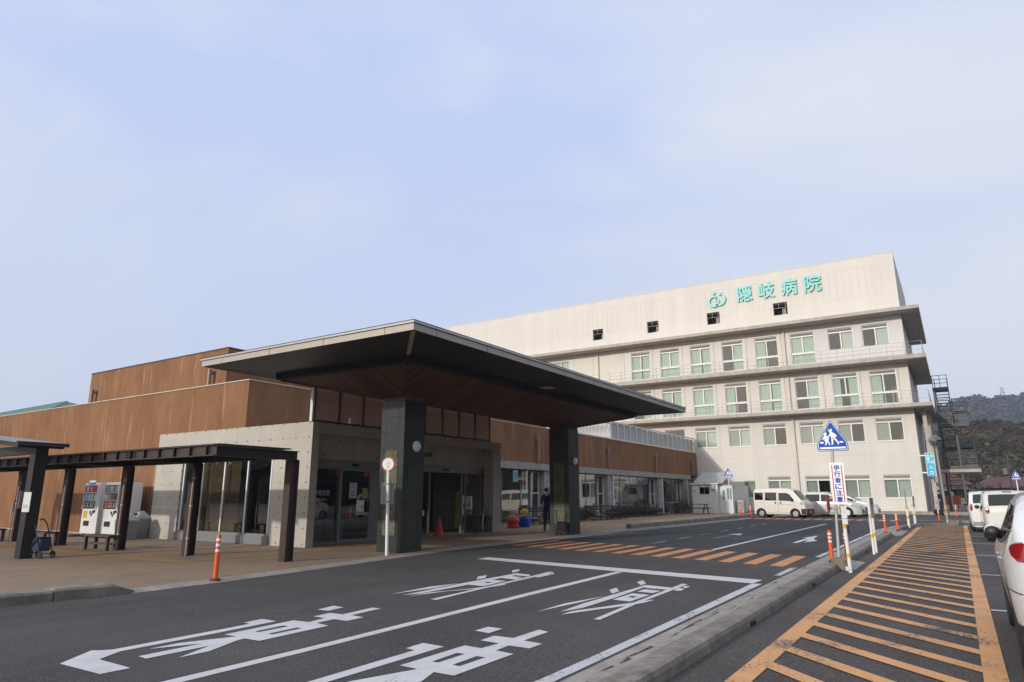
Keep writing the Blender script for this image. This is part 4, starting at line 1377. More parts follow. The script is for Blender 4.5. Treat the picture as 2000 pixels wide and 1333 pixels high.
# white fence on the roof edge
mb = MB()
FX = XB - 0.16
y = 36.5
while y < 43.75:
    mb.box(FX - 0.02, FX + 0.02, y - 0.035, y + 0.035, ZB + 0.12, 6.62)
    y += 0.21
mb.box(FX - 0.03, FX + 0.03, 36.4, 43.8, ZB + 0.06, ZB + 0.13)
mb.box(FX - 0.03, FX + 0.03, 36.4, 43.8, 6.60, 6.67)
mb.build('roof_fence', 'white_frame', LB)
mb = MB()
us = [43.8 + 0.05 * i for i in range(int((61.8 - 43.8) / 0.05) + 1)]
mb.grid(lambda u, v: (FX - 0.05 + 0.022 * math.sin(u * 2 * PI / 0.30), u, v), us, [ZB + 0.1, 6.70])
mb.build('fence_sheet', 'corrugated_sheet', LB, smooth=True)
mb = MB()
mb.bar((FX + 0.03, 43.75, 6.74), (FX + 0.03, 61.85, 6.80), 0.09)
mb.bar((FX + 0.03, 43.75, ZB + 0.09), (FX + 0.03, 61.85, ZB + 0.09), 0.07)
y = 43.8
while y < 61.8:
    mb.bar((FX + 0.03, y, ZB), (FX + 0.03, y, 6.72), 0.05)
    mb.bar((FX + 0.03, y, 6.70), (FX - 0.75, y, ZB + 0.02), 0.035)
    y += 1.12
mb.build('fence_rail', 'white_frame', LB)

# ------------------------------------------------------------------ entrance canopy on two granite columns
CA = thing('entrance_canopy', 'wide hipped porch canopy with a slatted wood underside on two dark granite columns', 'canopy', (-13.02, 18.9, 0.1))
cx0, cx1, cy0, cy1 = -16.80, -9.22, 10.33, 27.5
ct, cb = 5.20, 4.99
INS = (0.42, 2.00, 2.08, 0.42)                     # how far the inner frame stands in: building side, road side, near end, far end
def ring(mb, o0, z0, o1, z1):
    """four-sided sloping band between two rectangles; an inset of 1 or more follows the inner frame"""
    def rc(o, z):
        e = [(i + (o - 1)) if o >= 1 else o for i in INS]
        return [(cx0 + e[0], cy0 + e[2], z), (cx1 - e[1], cy0 + e[2], z), (cx1 - e[1], cy1 - e[3], z), (cx0 + e[0], cy1 - e[3], z)]
    a, b = rc(o0, z0), rc(o1, z1)
    mb.add(a + b, [(i, (i + 1) % 4, 4 + (i + 1) % 4, 4 + i) for i in range(4)])
mb = MB()
ring(mb, 0, cb, 0, ct - 0.065)
mb.build('fascia', 'fascia_metal', CA)
mb = MB()
ring(mb, 0.02, ct - 0.065, 0.02, ct - 0.052)
ring(mb, -0.035, ct - 0.006, -0.035, ct + 0.008)
mb.build('shadow_gap', 'black_gap', CA)
mb = MB()
ring(mb, -0.03, ct - 0.052, -0.03, ct - 0.005)
ring(mb, -0.03, ct - 0.052, 0.03, ct - 0.052)
mb.build('flashing', 'flashing_metal', CA)
mb = MB()
o = 3.78
mb.add([(cx0 - 0.03, cy0 - 0.03, ct + 0.008), (cx1 + 0.03, cy0 - 0.03, ct + 0.008), (cx1 + 0.03, cy1 + 0.03, ct + 0.008), (cx0 - 0.03, cy1 + 0.03, ct + 0.008),
        (-13.01, cy0 + o, ct + 0.16), (-13.01, cy1 - o, ct + 0.16)], [(0, 1, 4), (1, 2, 5, 4), (2, 3, 5), (3, 0, 4, 5)])
mb.build('roof', 'fascia_metal', CA)
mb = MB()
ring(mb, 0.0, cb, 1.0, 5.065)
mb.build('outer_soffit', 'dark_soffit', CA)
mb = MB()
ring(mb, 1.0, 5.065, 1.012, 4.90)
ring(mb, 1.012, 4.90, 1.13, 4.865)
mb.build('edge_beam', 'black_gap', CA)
mb = MB()                                        # corner seams
mb.bar((cx1 - 0.1, cy0 + 0.1, 4.985), (cx1 - 2.0, cy0 + 2.08, 5.05), 0.10, 0.02)
mb.build('hip_cover', 'fascia_metal', CA)
# panel joints in the fascia
mb = MB()
for x in [cx0 + 0.9 + 1.95 * k for k in range(4)]:
    mb.box(x - 0.006, x + 0.006, cy0 - 0.003, cy0 + 0.01, cb, ct - 0.066)
for y in [cy0 + 0.75 + 1.95 * k for k in range(9)]:
    mb.box(cx1 - 0.01, cx1 + 0.003, y - 0.006, y + 0.006, cb, ct - 0.066)
mb.build('fascia_joint', 'black_gap', CA)
ix0, ix1, iy0, iy1, iz = cx0 + 0.54, cx1 - 2.12, cy0 + 2.20, cy1 - 0.54, 4.87
rx, rz_, ry0, ry1 = -13.01, 4.17, cy0 + 3.82, cy1 - 3.82
mb = MB()
mb.add([(ix1, iy0, iz), (ix1, iy1, iz), (rx, ry1, rz_), (rx, ry0, rz_)], [(0, 1, 2, 3)])
mb.add([(ix0, iy0, iz), (ix0, iy1, iz), (rx, ry1, rz_), (rx, ry0, rz_)], [(0, 1, 2, 3)])
mb.build('wood_soffit', 'wood_planks_across', CA)
mb = MB()
mb.add([(ix0, iy0, iz), (ix1, iy0, iz), (rx, ry0, rz_)], [(0, 1, 2)])
mb.build('wood_soffit', 'wood_planks_along', CA)
mb = MB()
mb.add([(ix0, iy1, iz), (ix1, iy1, iz), (rx, ry1, rz_)], [(0, 1, 2)])
mb.build('wood_soffit', 'wood_planks_along', CA)
for a, b in (((ix1, iy0), (rx, ry0)), ((ix0, iy0), (rx, ry0)), ((ix1, iy1), (rx, ry1)), ((ix0, iy1), (rx, ry1))):
    mb = MB()
    mb.bar((a[0], a[1], iz - 0.012), (b[0], b[1], rz_ - 0.012), 0.05, 0.03)
    mb.build('hip_trim', 'dark_wood', CA)
mb = MB()
mb.box(-10.9, -10.5, 18.3, 18.7, 4.96, 4.99)
mb.build('downlight', 'pale_grey_plastic', CA)
for y0 in (13.88, 23.35):
    zb = gz(y0) + 0.02
    x0, x1, y1 = -13.46, -12.60, y0 + 0.86
    m = MB()
    s = 0.16
    m.box(x0 + 0.02, x1 - 0.02, y0 + 0.02, y1 - 0.02, zb, 4.62 if False else 4.34)
    m.cur = 1
    # smooth corner strips and head, split-face middle strips on all four sides
    n = 9
    for k in range(n):
        z0, z1 = zb + (4.18 - zb) * k / n, zb + (4.18 - zb) * (k + 1) / n - 0.006
        rough = 0 < k < 6
        for sd in range(4):
            a0, a1 = (x0, x1) if sd in (0, 2) else (y0, y1)
            L_ = a1 - a0
            for f0, f1, mid in ((0.0, 0.22, 0), (0.22, 0.76, 1), (0.76, 1.0, 0)):
                m.cur = 0 if (mid and rough and sd in (0, 2)) else 1
                d = 0.012 if m.cur == 0 else 0.0
                u0, u1 = a0 + L_ * f0 + (0.003 if f0 else 0), a0 + L_ * f1 - (0.003 if f1 < 1 else 0)
                if sd == 0: m.box(u0, u1, y0 - d, y0 + 0.03, z0, z1)
                elif sd == 2: m.box(u0, u1, y1 - 0.03, y1 + d, z0, z1)
                elif sd == 1: m.box(x1 - 0.03, x1 + d, max(u0, y0 + 0.031), min(u1, y1 - 0.031), z0, z1)
                else: m.box(x0 - d, x0 + 0.03, max(u0, y0 + 0.031), min(u1, y1 - 0.031), z0, z1)
    c = m.build('column', ['split_granite', 'smooth_granite'], CA)
    lz = 2.92
    m = MB()
    yc = y0 + 0.50
    prof = [(0.15, 0.0), (0.155, 0.04), (0.13, 0.075), (0.07, 0.10), (0.001, 0.108)]
    vs, fs, nn = [], [], 20
    for r_, h in prof:
        for k in range(nn):
            t = 2 * PI * k / nn
            vs.append((x1 + h, yc + r_ * math.cos(t), lz + r_ * math.sin(t)))
    for q in range(len(prof) - 1):
        for k in range(nn):
            fs.append((q * nn + k, q * nn + (k + 1) % nn, (q + 1) * nn + (k + 1) % nn, (q + 1) * nn + k))
    m.add(vs, fs)
    m.build('wall_lamp', 'lamp_white', c, smooth=True)

# ------------------------------------------------------------------ steel covered walkway
PW = thing('covered_walkway', 'low dark brown steel walkway roof on a row of H columns before the brown wall', 'walkway', (-22, 9.8, 0.05))
WY0, WY1, WZ = 8.70, 10.90, 2.62
colx = [-13.33, -16.84, -20.22, -23.72, -27.0, -30.3, -33.6]
PY0 = 10.40
def ibeam(mb, a, b, h, w, t=0.018):
    a, b = Vector(a), Vector(b)
    mb.bar(a + Vector((0, 0, -t / 2)), b + Vector((0, 0, -t / 2)), w, t)
    mb.bar(a + Vector((0, 0, -h + t / 2)), b + Vector((0, 0, -h + t / 2)), w, t)
    mb.bar(a + Vector((0, 0, -h / 2)), b + Vector((0, 0, -h / 2)), t, h - 2 * t - 0.002)
for x in colx:
    m = MB()
    PY0 = 10.66 if x == colx[0] else 10.40
    m.box(x - 0.11, x + 0.11, PY0, PY0 + 0.02, gz(10.5), WZ - 0.217)
    m.box(x - 0.11, x + 0.11, PY0 + 0.22, PY0 + 0.24, gz(10.5), WZ - 0.217)
    m.box(x - 0.03, x + 0.03, PY0 + 0.022, PY0 + 0.218, gz(10.5), WZ - 0.219)
    c = m.build('column', 'brown_steel', PW)
    if x != colx[0]:
        m = MB()
        m.tube([(x + 0.06, 10.34, WZ - 0.25), (x + 0.16, 10.36, WZ - 0.42), (x + 0.18, 10.36, WZ - 0.6), (x + 0.18, 10.36, gz(10.6) + 0.04)], 0.035, 8)
        m.cur = 1
        for z in (0.5, 1.3, 2.0):
            m.cyl((x + 0.18, 10.36, z), (x + 0.18, 10.36, z + 0.035), 0.042, n=8)
        m.build('downpipe', ['downpipe_brown', 'steel_grey'], c, smooth=True)
    m = MB()
    ibeam(m, (x, WY0 + 0.06, WZ), (x, PY0 + 0.24, WZ), 0.215, 0.16 if x == colx[0] else 0.12)
    m.build('cross_beam', 'dark_steel', PW)
m = MB()
m.cur = 0
m.bar((colx[-1], WY0, WZ + 0.02), (colx[0] + 0.05, WY0, WZ + 0.02), 0.11, 0.02)
m.bar((colx[-1], WY0, WZ - 0.20), (colx[0] + 0.05, WY0, WZ - 0.20), 0.11, 0.02)
m.bar((colx[-1], WY0 + 0.02, WZ - 0.09), (colx[0] + 0.05, WY0 + 0.02, WZ - 0.09), 0.015, 0.196)
m.build('edge_beam', 'brown_steel', PW)
x = colx[0] - 0.25
while x > -30:
    m = MB()
    m.box(x - 0.012, x + 0.012, WY0 - 0.052, WY0 + 0.012, WZ - 0.188, WZ + 0.008)
    x -= 0.62
    m.build('stiffener', 'dark_steel', PW)
m = MB()
for x in (-13.55, -16.55, -16.9, -23.4):
    for z in (WZ - 0.14, WZ - 0.09, WZ - 0.04):
        for d in (0, 0.08):
            m.cyl((x + d - 0.04, WY0 + 0.013, z), (x + d - 0.04, WY0 - 0.012, z), 0.016, n=6)
m.build('bolt', 'black_gap', PW)
m = MB()
ibeam(m, (colx[-1], 10.53, WZ - 0.004), (colx[0] - 0.09, 10.53, WZ - 0.004), 0.20, 0.11)
m.build('back_beam', 'dark_steel', PW)
m = MB()
m.box(colx[-1], colx[0] + 0.02, WY0 + 0.07, 10.70, WZ + 0.032, WZ + 0.06)
m.build('roof', 'dark_steel', PW)

# ------------------------------------------------------------------ bus shelter at the left edge
SH = thing('bus_shelter', 'dark steel bus shelter at the left edge with a thick post and sloping roof', 'shelter', (-19.5, 7.85, 0.05))
m = MB()
m.box(-19.66, -19.36, 7.72, 8.0, gz(8), 2.80)
pst = m.build('post', 'dark_steel', SH)
m = MB()
m.box(-24.9, -24.6, 7.72, 8.0, gz(8), 2.80)
m.build('post', 'brown_steel', SH)
m = MB()
m.box(-25.0, -19.66, 7.76, 7.96, 2.62, 2.84)
m.build('beam', 'dark_steel', SH)
m = MB()
def rf(x): return 2.80 - 0.097 * (x + 18.45)
m.add([(-18.45, 6.9, rf(-18.45)), (-22.4, 6.9, rf(-22.4)), (-22.4, 8.02, rf(-22.4)), (-18.45, 8.02, rf(-18.45)),
       (-18.45, 6.9, rf(-18.45) + 0.035), (-22.4, 6.9, rf(-22.4) + 0.035), (-22.4, 8.02, rf(-22.4) + 0.035), (-18.45, 8.02, rf(-18.45) + 0.035)],
      [(0, 1, 2, 3), (4, 7, 6, 5), (0, 4, 5, 1), (1, 5, 6, 2), (2, 6, 7, 3), (3, 7, 4, 0)])
m.build('roof', 'aluminium', SH)
m = MB()
m.add([(-18.50, 6.98, rf(-18.5) - 0.002), (-22.4, 6.98, rf(-22.4) - 0.002), (-22.4, 7.98, rf(-22.4) - 0.002), (-18.50, 7.98, rf(-18.5) - 0.002),
       (-18.50, 6.98, rf(-18.5) - 0.11), (-22.4, 6.98, rf(-22.4) - 0.11), (-22.4, 7.98, rf(-22.4) - 0.11), (-18.50, 7.98, rf(-18.5) - 0.11)],
      [(0, 1, 2, 3), (4, 7, 6, 5), (0, 4, 5, 1), (1, 5, 6, 2), (2, 6, 7, 3), (3, 7, 4, 0)])
m.build('roof_frame', 'dark_steel', SH)
m = MB()
m.box(-18.43, -18.33, 6.9, 8.02, 2.74, 2.82)
m.build('rain_gutter', 'brown_steel', SH)
# notice on the post
NO = thing('notice_sheet', 'white paper notice taped to the thick shelter post at the left', 'notice', (-19.5, 7.70, 1.25))
m = MB()
m.box(-19.60, -19.21, 7.700, 7.712, 1.18, 1.66)
m.build('sheet', 'paper', NO)
m = MB()
for k, z in enumerate((1.34, 1.31, 1.28)):
    m.box(-19.54, -19.27 - 0.04 * (k % 2), 7.697, 7.699, z, z + 0.012)
m.build('print', 'print_grey', NO)
# telephone box on the next column
TE = thing('wall_phone', 'small dark blue and grey coin telephone fixed to a walkway column at the left edge', 'telephone', (-27.0, 10.5, 1.2))
m = MB()
m.box(-27.12, -26.86, 10.42, 10.67, 1.15, 1.75)
m.build('hood', 'grey_plastic', TE, bevel=0.03)
m = MB()
m.box(-27.08, -26.90, 10.36, 10.419, 1.05, 1.45)
m.build('body', 'navy_cloth', TE, bevel=0.02)

# ------------------------------------------------------------------ prefab shed beside the white building
SD = thing('prefab_shed', 'small white prefabricated shed with a dark sliding window against the cream building', 'shed', (-17.2, 56.5, gz(56)))
zb = gz(55) + 0.03
sy, sx0, sx1, sz = 55.2, -18.35, -16.25, 2.52
m = MB()
m.wall('y', sy, sx0, sx1, zb, sz, [(-17.70, -16.92, 1.78, 2.28)], 0.06)
m.add([(sx0, sy, zb), (sx0, 61, zb), (sx0, 61, sz), (sx0, sy, sz)], [(0, 1, 2, 3)])
m.add([(sx1, sy, zb), (sx1, 61, zb), (sx1, 61, sz), (sx1, sy, sz)], [(0, 1, 2, 3)])
m.build('wall', 'shed_white', SD)
m = MB()
m.box(sx0 - 0.15, sx1 + 0.12, sy - 0.18, 61, sz + 0.001, sz + 0.09)
m.build('roof', 'shed_white', SD)
m = MB()
for x in (-17.72, -17.33, -16.94):
    m.box(x, x + 0.04, sy - 0.02, sy + 0.03, 1.78, 2.28)
m.box(-17.72, -16.90, sy - 0.02, sy + 0.03, 1.74, 1.78)
m.box(-17.72, -16.90, sy - 0.02, sy + 0.03, 2.28, 2.32)
w = m.build('window', 'aluminium', SD)
m = MB()
m.add([(-17.68, sy + 0.04, 1.78), (-16.94, sy + 0.04, 1.78), (-16.94, sy + 0.04, 2.28), (-17.68, sy + 0.04, 2.28)], [(0, 1, 2, 3)])
m.build('pane', 'dark_car_glass', w)
m = MB()
for x in (-17.75, -17.2, -16.7):
    m.box(x - 0.008, x + 0.008, sy - 0.004, sy, zb, 1.7)
m.build('panel_joint', 'pale_grey_plastic', SD)
m = MB()
m.box(-16.72, -16.45, sy - 0.25, sy - 0.002, 2.12, 2.44)
m.build('switch_box', 'downpipe_cream', SD, bevel=0.02)
m = MB()
m.cyl((-18.12, sy - 0.001, 2.16), (-18.12, sy - 0.16, 2.16), 0.11, n=12)
m.build('vent', 'white_frame', SD, smooth=True)
# sloping sheet roof behind it and the glazed porch beside it
m = MB()
us = [-18.75 + 0.05 * k for k in range(50)]
m.grid(lambda u, v: (u + (v * 0.0), 57.0 + v * 2.4, 2.66 + v * 0.95 + 0.02 * math.sin(u * 2 * PI / 0.2) - max(0, (u + 18.1)) * 0.0), us, [0, 1])
m.build('lean_to_roof', 'corrugated_sheet', SD, smooth=True)
m = MB()
m.box(-16.24, -15.18, 55.6, 60.5, zb, 2.44)
m.build('porch', 'shed_white', SD)
m = MB()
m.box(-15.98, -15.78, 55.55, 55.598, 1.35, 2.05)
m.box(-15.62, -15.28, 55.55, 55.598, 1.35, 2.2)
m.build('porch_window', 'wall_green_grey', SD)
m = MB()
m.grid(lambda u, v: (u, 55.3 + v, 2.56 - 0.0 * v + 0.03 * math.sin(u * 2 * PI / 0.17)), [-16.2 + 0.03 * k for k in range(42)], [0, 1.2])
m.build('porch_roof', 'corrugated_sheet', SD, smooth=True)
AC = thing('outdoor_unit', 'grey outdoor air-conditioning unit standing beside the white shed porch', 'air conditioner', (-14.9, 56.5, gz(56)))
m = MB()
m.box(-15.1, -14.55, 56.2, 57.0, zb + 0.05, zb + 1.0)
m.build('casing', 'pale_grey_plastic', AC, bevel=0.02)
m = MB()
for k in range(7):
    m.box(-15.05, -14.6, 56.17, 56.199, zb + 0.18 + k * 0.11, zb + 0.22 + k * 0.11)
m.build('grille', 'black_plastic', AC)

# ------------------------------------------------------------------ outside stair tower
ST = thing('fire_escape', 'dark grey steel escape stair with landings standing beyond the corner of the cream block', 'staircase', (0.4, 70, gz(70)))
def stair_flight(x0, x1, ya, za, yb, zb_):
    m = MB()
    n = max(4, int(abs(zb_ - za) / 0.2))
    m.cur = 0
    for xx in (x0, x1):
        m.bar((xx, ya, za), (xx, yb, zb_), 0.06, 0.32)
        m.bar((xx, ya, za + 1.0), (xx, yb, zb_ + 1.0), 0.06)
    m.cur = 1
    for k in range(n):
        t = (k + 0.5) / n
        y, z = ya + (yb - ya) * t, za + (zb_ - za) * t
        m.box(x0 + 0.03, x1 - 0.03, y - 0.15, y + 0.15, z - 0.02, z + 0.02)
    m.cur = 0
    return m.build('flight', ['stair_steel', 'tread_steel'], ST)
def landing(x0, x1, y0, y1, z, rail=True, m_='stair_steel'):
    m = MB()
    m.box(x0, x1, y0, y1, z - 0.26, z)
    l = m.build('landing', m_, ST)
    if rail:
        m = MB()
        for h in (0.35, 0.68, 1.02):
            m.bar((x0, y0 + 0.04, z + h), (x1, y0 + 0.04, z + h), 0.04)
            m.bar((x1 - 0.03, y0, z + h), (x1 - 0.03, y1, z + h), 0.04)
        for k in range(3):
            x = x0 + 0.05 + (x1 - x0 - 0.1) * k / 2
            m.bar((x, y0 + 0.04, z), (x, y0 + 0.04, z + 1.04), 0.045)
        m.build('handrail', 'stair_steel', l)
        if 7 < z < 8:
            m = MB()
            m.box(x0 + 0.1, x0 + 1.15, y0 + 0.06, y0 + 0.08, z + 0.05, z + 0.98)
            m.build('railing_panel', 'stair_steel', l)
Ya, Yb_ = 67.0, 71.0
landing(-0.80, 0.36, Ya, Ya + 1.2, 10.62)
landing(-0.80, 1.42, Ya, Ya + 1.2, 7.52)
landing(-0.80, 1.62, Ya, Ya + 1.4, 4.05, True)
landing(-0.60, 1.62, Yb_, Yb_ + 1.2, 9.05)
landing(-0.60, 1.62, Yb_, Yb_ + 1.2, 5.8)
landing(-0.60, 1.62, Yb_, Yb_ + 1.2, 2.2)
stair_flight(-0.62, 0.34, Ya + 1.2, 10.5, Yb_, 9.05)
stair_flight(0.46, 1.40, Ya + 1.2, 7.4, Yb_, 9.05)
stair_flight(-0.60, 0.42, Ya + 1.2, 7.4, Yb_, 5.8)
stair_flight(0.56, 1.58, Ya + 1.2, 4.0, Yb_, 5.8)
stair_flight(-0.52, 0.42, Ya + 1.4, 3.9, Yb_, 2.2)
stair_flight(0.50, 1.52, Ya + 1.4, 0.4, Yb_, 2.2)
m = MB()
for x in (-0.72, 0.44):
    m.box(x - 0.08, x + 0.08, Ya + 0.05, Ya + 0.22, 0.2, 10.3 if x < 0 else 7.3)
    m.box(x - 0.08, x + 0.08, Yb_ + 0.4, Yb_ + 0.56, 0.2, 8.7)
m.build('stair_post', 'stair_steel', ST)
m = MB()
m.box(-1.5, 1.75, Ya - 0.3, Ya + 1.2, 3.50, 3.76)
m.build('porch_roof', 'slab_concrete', ST)

# ------------------------------------------------------------------ vehicles
def interp(pts, x):
    if x <= pts[0][0]: return pts[0][1]
    for (a, p), (b, q) in zip(pts, pts[1:]):
        if x <= b:
            t = (x - a) / (b - a)
            return p + (q - p) * t
    return pts[-1][1]

class Car:
    def __init__(s, L, W, top, bot=0.2, belt=0.95, tum=0.3, R_=0.35, R2=0.22, rr=0.09, bulge=0.05, ybelt=0.0):
        s.L, s.W, s.top, s.bot, s.belt, s.tum, s.R, s.R2, s.rr, s.bulge, s.ybelt = L, W, top, bot, belt, tum, R_, R2, rr, bulge, ybelt
    def zt(s, y):
        return interp(s.top, y)
    def hw(s, y, z):
        e = max(0.0, s.L / 2 - abs(y))
        p = s.W / 2
        if e < s.R:
            p -= s.R2 * (1 - math.sqrt(max(0, 1 - ((s.R - e) / s.R) ** 2)))
        zb = s.belt + s.ybelt * y
        if z < zb:
            t = (zb - z) / (zb - s.bot)
            p -= s.bulge * t * t
        else:
            p -= s.tum * (z - zb)
        return p
    def body(s, parent, m, wheels, wr):
        ys = set()
        for i in range(61):
            ys.add(round(-s.L / 2 + s.L * i / 60, 4))
        for k in (0.004, 0.015, 0.035, 0.06, 0.1, 0.15, 0.2):
            ys |= {round(-s.L / 2 + k, 4), round(s.L / 2 - k, 4)}
        for q, _ in s.top:
            ys.add(round(q, 4))
        ys = sorted(y for y in ys if -s.L / 2 <= y <= s.L / 2)
        rows = []
        for y in ys:
            zt = s.zt(y)
            rr = min(s.rr, (zt - s.bot) * 0.3)
            pts = []
            for f in (0, 0.06, 0.2, 0.35, 0.5, 0.62, 0.74, 0.85, 0.93, 1.0):
                z = s.bot + (zt - rr - s.bot) * f
                pts.append((s.hw(y, z) - (0.02 if f == 0 else 0), z))
            w = pts[-1][0]
            for a in (30, 60, 90):
                pts.append((w - rr * (1 - math.cos(R(a))), zt - rr + rr * math.sin(R(a))))
            wc = pts[-1][0]
            pts += [(wc * 0.66, zt + 0.010), (wc * 0.33, zt + 0.018)]
            rows.append([(x, y, z) for x, z in pts] + [(0, y, zt + 0.02)] + [(-x, y, z) for x, z in reversed(pts)])
        n = len(rows[0])
        vs = [p for r in rows for p in r]
        fs = []
        for i in range(len(rows) - 1):
            for j in range(n):
                k = (j + 1) % n
                fs.append((i * n + j, i * n + k, (i + 1) * n + k, (i + 1) * n + j))
        fs += [tuple(range(n))[::-1], tuple((len(rows) - 1) * n + j for j in range(n))]
        mb = MB()
        mb.add(vs, fs)
        o = mb.build('body', [m, 'black_plastic'], parent, local=True)
        cut = MB()
        for y in wheels:
            for sx in (-1, 1):
                cut.cyl((sx * (s.W / 2 - 0.30), y, wr), (sx * (s.W / 2 + 0.3), y, wr), wr + 0.055, n=28)
        cut.mi = [1] * len(cut.f)
        c = cut.build('arch', [m, 'black_plastic'], parent, local=True)
        bo = o.modifiers.new('cut', 'BOOLEAN')
        bo.operation = 'DIFFERENCE'
        bo.solver = 'EXACT'
        bo.object = c
        bpy.context.view_layer.update()
        me = bpy.data.meshes.new_from_object(o.evaluated_get(bpy.context.evaluated_depsgraph_get()))
        o.modifiers.clear()
        o.data = me
        me.name = 'body'
        bpy.data.objects.remove(c)
        me.polygons.foreach_set('use_smooth', [True] * len(me.polygons))
        me.set_sharp_from_angle(angle=R(33))
        s.parent = parent
        return o
    def strip(s, mb, cols, side, off=0.006, nz=6):
        """patch on the body side; cols = [(y, zlow, zhigh), ...]"""
        ys = []
        for a, b in zip(cols, cols[1:]):
            n = max(1, int(abs(b[0] - a[0]) / 0.06))
            for i in range(n):
                t = i / n
                ys.append(tuple(a[k] + (b[k] - a[k]) * t for k in range(3)))
        ys.append(cols[-1])
        vs = []
        for y, z0, z1 in ys:
            for j in range(nz + 1):
                z = z0 + (z1 - z0) * j / nz
                vs.append((side * (s.hw(y, z) + off), y, z))
        m = nz + 1
        mb.add(vs, [(i * m + j, (i + 1) * m + j, (i + 1) * m + j + 1, i * m + j + 1) for i in range(len(ys) - 1) for j in range(nz)])
    def side_glass(s, parent, wins, m='dark_car_glass', sides=(-1, 1)):
        for sd in sides:
            for w in wins:
                mb = MB()
                s.strip(mb, w, sd, 0.005)
                mb.build('window', m, parent, smooth=True, local=True)
    def top_glass(s, parent, ya, yb, fa, fb, name, m='dark_car_glass', off=0.012):
        """screen lying on the sloping roof line between ya and yb; f: share of the half width"""
        mb = MB()
        n, k = 14, 12
        vs = []
        for i in range(n + 1):
            y = ya + (yb - ya) * i / n
            z = s.zt(y)
            d = (s.zt(y + 0.01) - s.zt(y - 0.01)) / 0.02
            ln = math.hypot(1, d)
            w = (s.hw(y, z - s.rr) - s.rr * 0.6) * (fa + (fb - fa) * i / n)
            for j in range(k + 1):
                x = -w + 2 * w * j / k
                crown = 0.02 * (1 - abs(x / max(w, 0.01)) ** 2)
                vs.append((x, y - off * d / ln, z + off / ln + crown))
        mb.add(vs, [(i * (k + 1) + j, (i + 1) * (k + 1) + j, (i + 1) * (k + 1) + j + 1, i * (k + 1) + j + 1) for i in range(n) for j in range(k)])
        return mb.build(name, m, parent, smooth=True, local=True)
    def gaps(s, parent, lines, sides=(-1, 1)):
        for sd in sides:
            mb = MB()
            for (y0, z0, y1, z1) in lines:
                n = 10
                vs = []
                for i in range(n + 1):
                    t = i / n
                    y, z = y0 + (y1 - y0) * t, z0 + (z1 - z0) * t
                    dy, dz = (0.005, 0) if abs(z1 - z0) > abs(y1 - y0) else (0, 0.005)
                    for q in (-1, 1):
                        yy, zz = y + dy * q, z + dz * q
                        vs.append((sd * (s.hw(yy, zz) + 0.0025), yy, zz))
                mb.add(vs, [(2 * i, 2 * i + 1, 2 * i + 3, 2 * i + 2) for i in range(n)])
            mb.build('door_gap', 'black_plastic', parent, local=True)
    def wheel(s, parent, y, sx, wr, wt=0.19, steel=False):
        x1 = s.W / 2 - 0.025
        mb = MB()
        def ringpts(prof):
            vs, fs, n = [], [], 28
            for r, x in prof:
                for i in range(n):
                    t = 2 * PI * i / n
                    vs.append((sx * x, y + r * math.cos(t), wr + r * math.sin(t)))
            for k in range(len(prof) - 1):
                for i in range(n):
                    fs.append((k * n + i, k * n + (i + 1) % n, (k + 1) * n + (i + 1) % n, (k + 1) * n + i))
            return vs, fs
        hub = wr * 0.60
        mb.add(*ringpts([(hub, x1 - wt), (wr - 0.02, x1 - wt), (wr, x1 - wt + 0.02), (wr, x1 - 0.02), (wr - 0.018, x1), (hub + 0.01, x1), (hub, x1 - 0.02)]))
        w = mb.build('wheel', 'tyre', parent, smooth=True, local=True)
        mb = MB()
        mb.add(*ringpts([(hub, x1 - 0.015), (hub - 0.015, x1 - 0.01), (hub - 0.02, x1 - 0.05), (0.001, x1 - 0.05)]))
        nsp = 8 if steel else 5
        for k in range(nsp):
            t = 2 * PI * k / nsp + 0.3
            a = Vector((sx * (x1 - 0.025), y, wr))
            b = a + Vector((0, math.cos(t), math.sin(t))) * (hub - 0.012)
            mb.bar(a, b, 0.07 if not steel else 0.05, 0.03, up=(1, 0, 0))
        mb.cyl((sx * (x1 - 0.05), y, wr), (sx * (x1 - 0.008), y, wr), 0.06, n=12)
        mb.build('rim', 'rim', w, local=True)
        return w
def ell(mb, c, rx, ry, rz, n=14, m=8):
    vs = []
    for k in range(m + 1):
        p = PI * k / m
        for i in range(n):
            t = 2 * PI * i / n
            vs.append((c[0] + rx * max(1e-3, math.sin(p)) * math.cos(t), c[1] + ry * max(1e-3, math.sin(p)) * math.sin(t), c[2] - rz * math.cos(p)))
    mb.add(vs, [(k * n + i, k * n + (i + 1) % n, (k + 1) * n + (i + 1) % n, (k + 1) * n + i) for k in range(m) for i in range(n)])

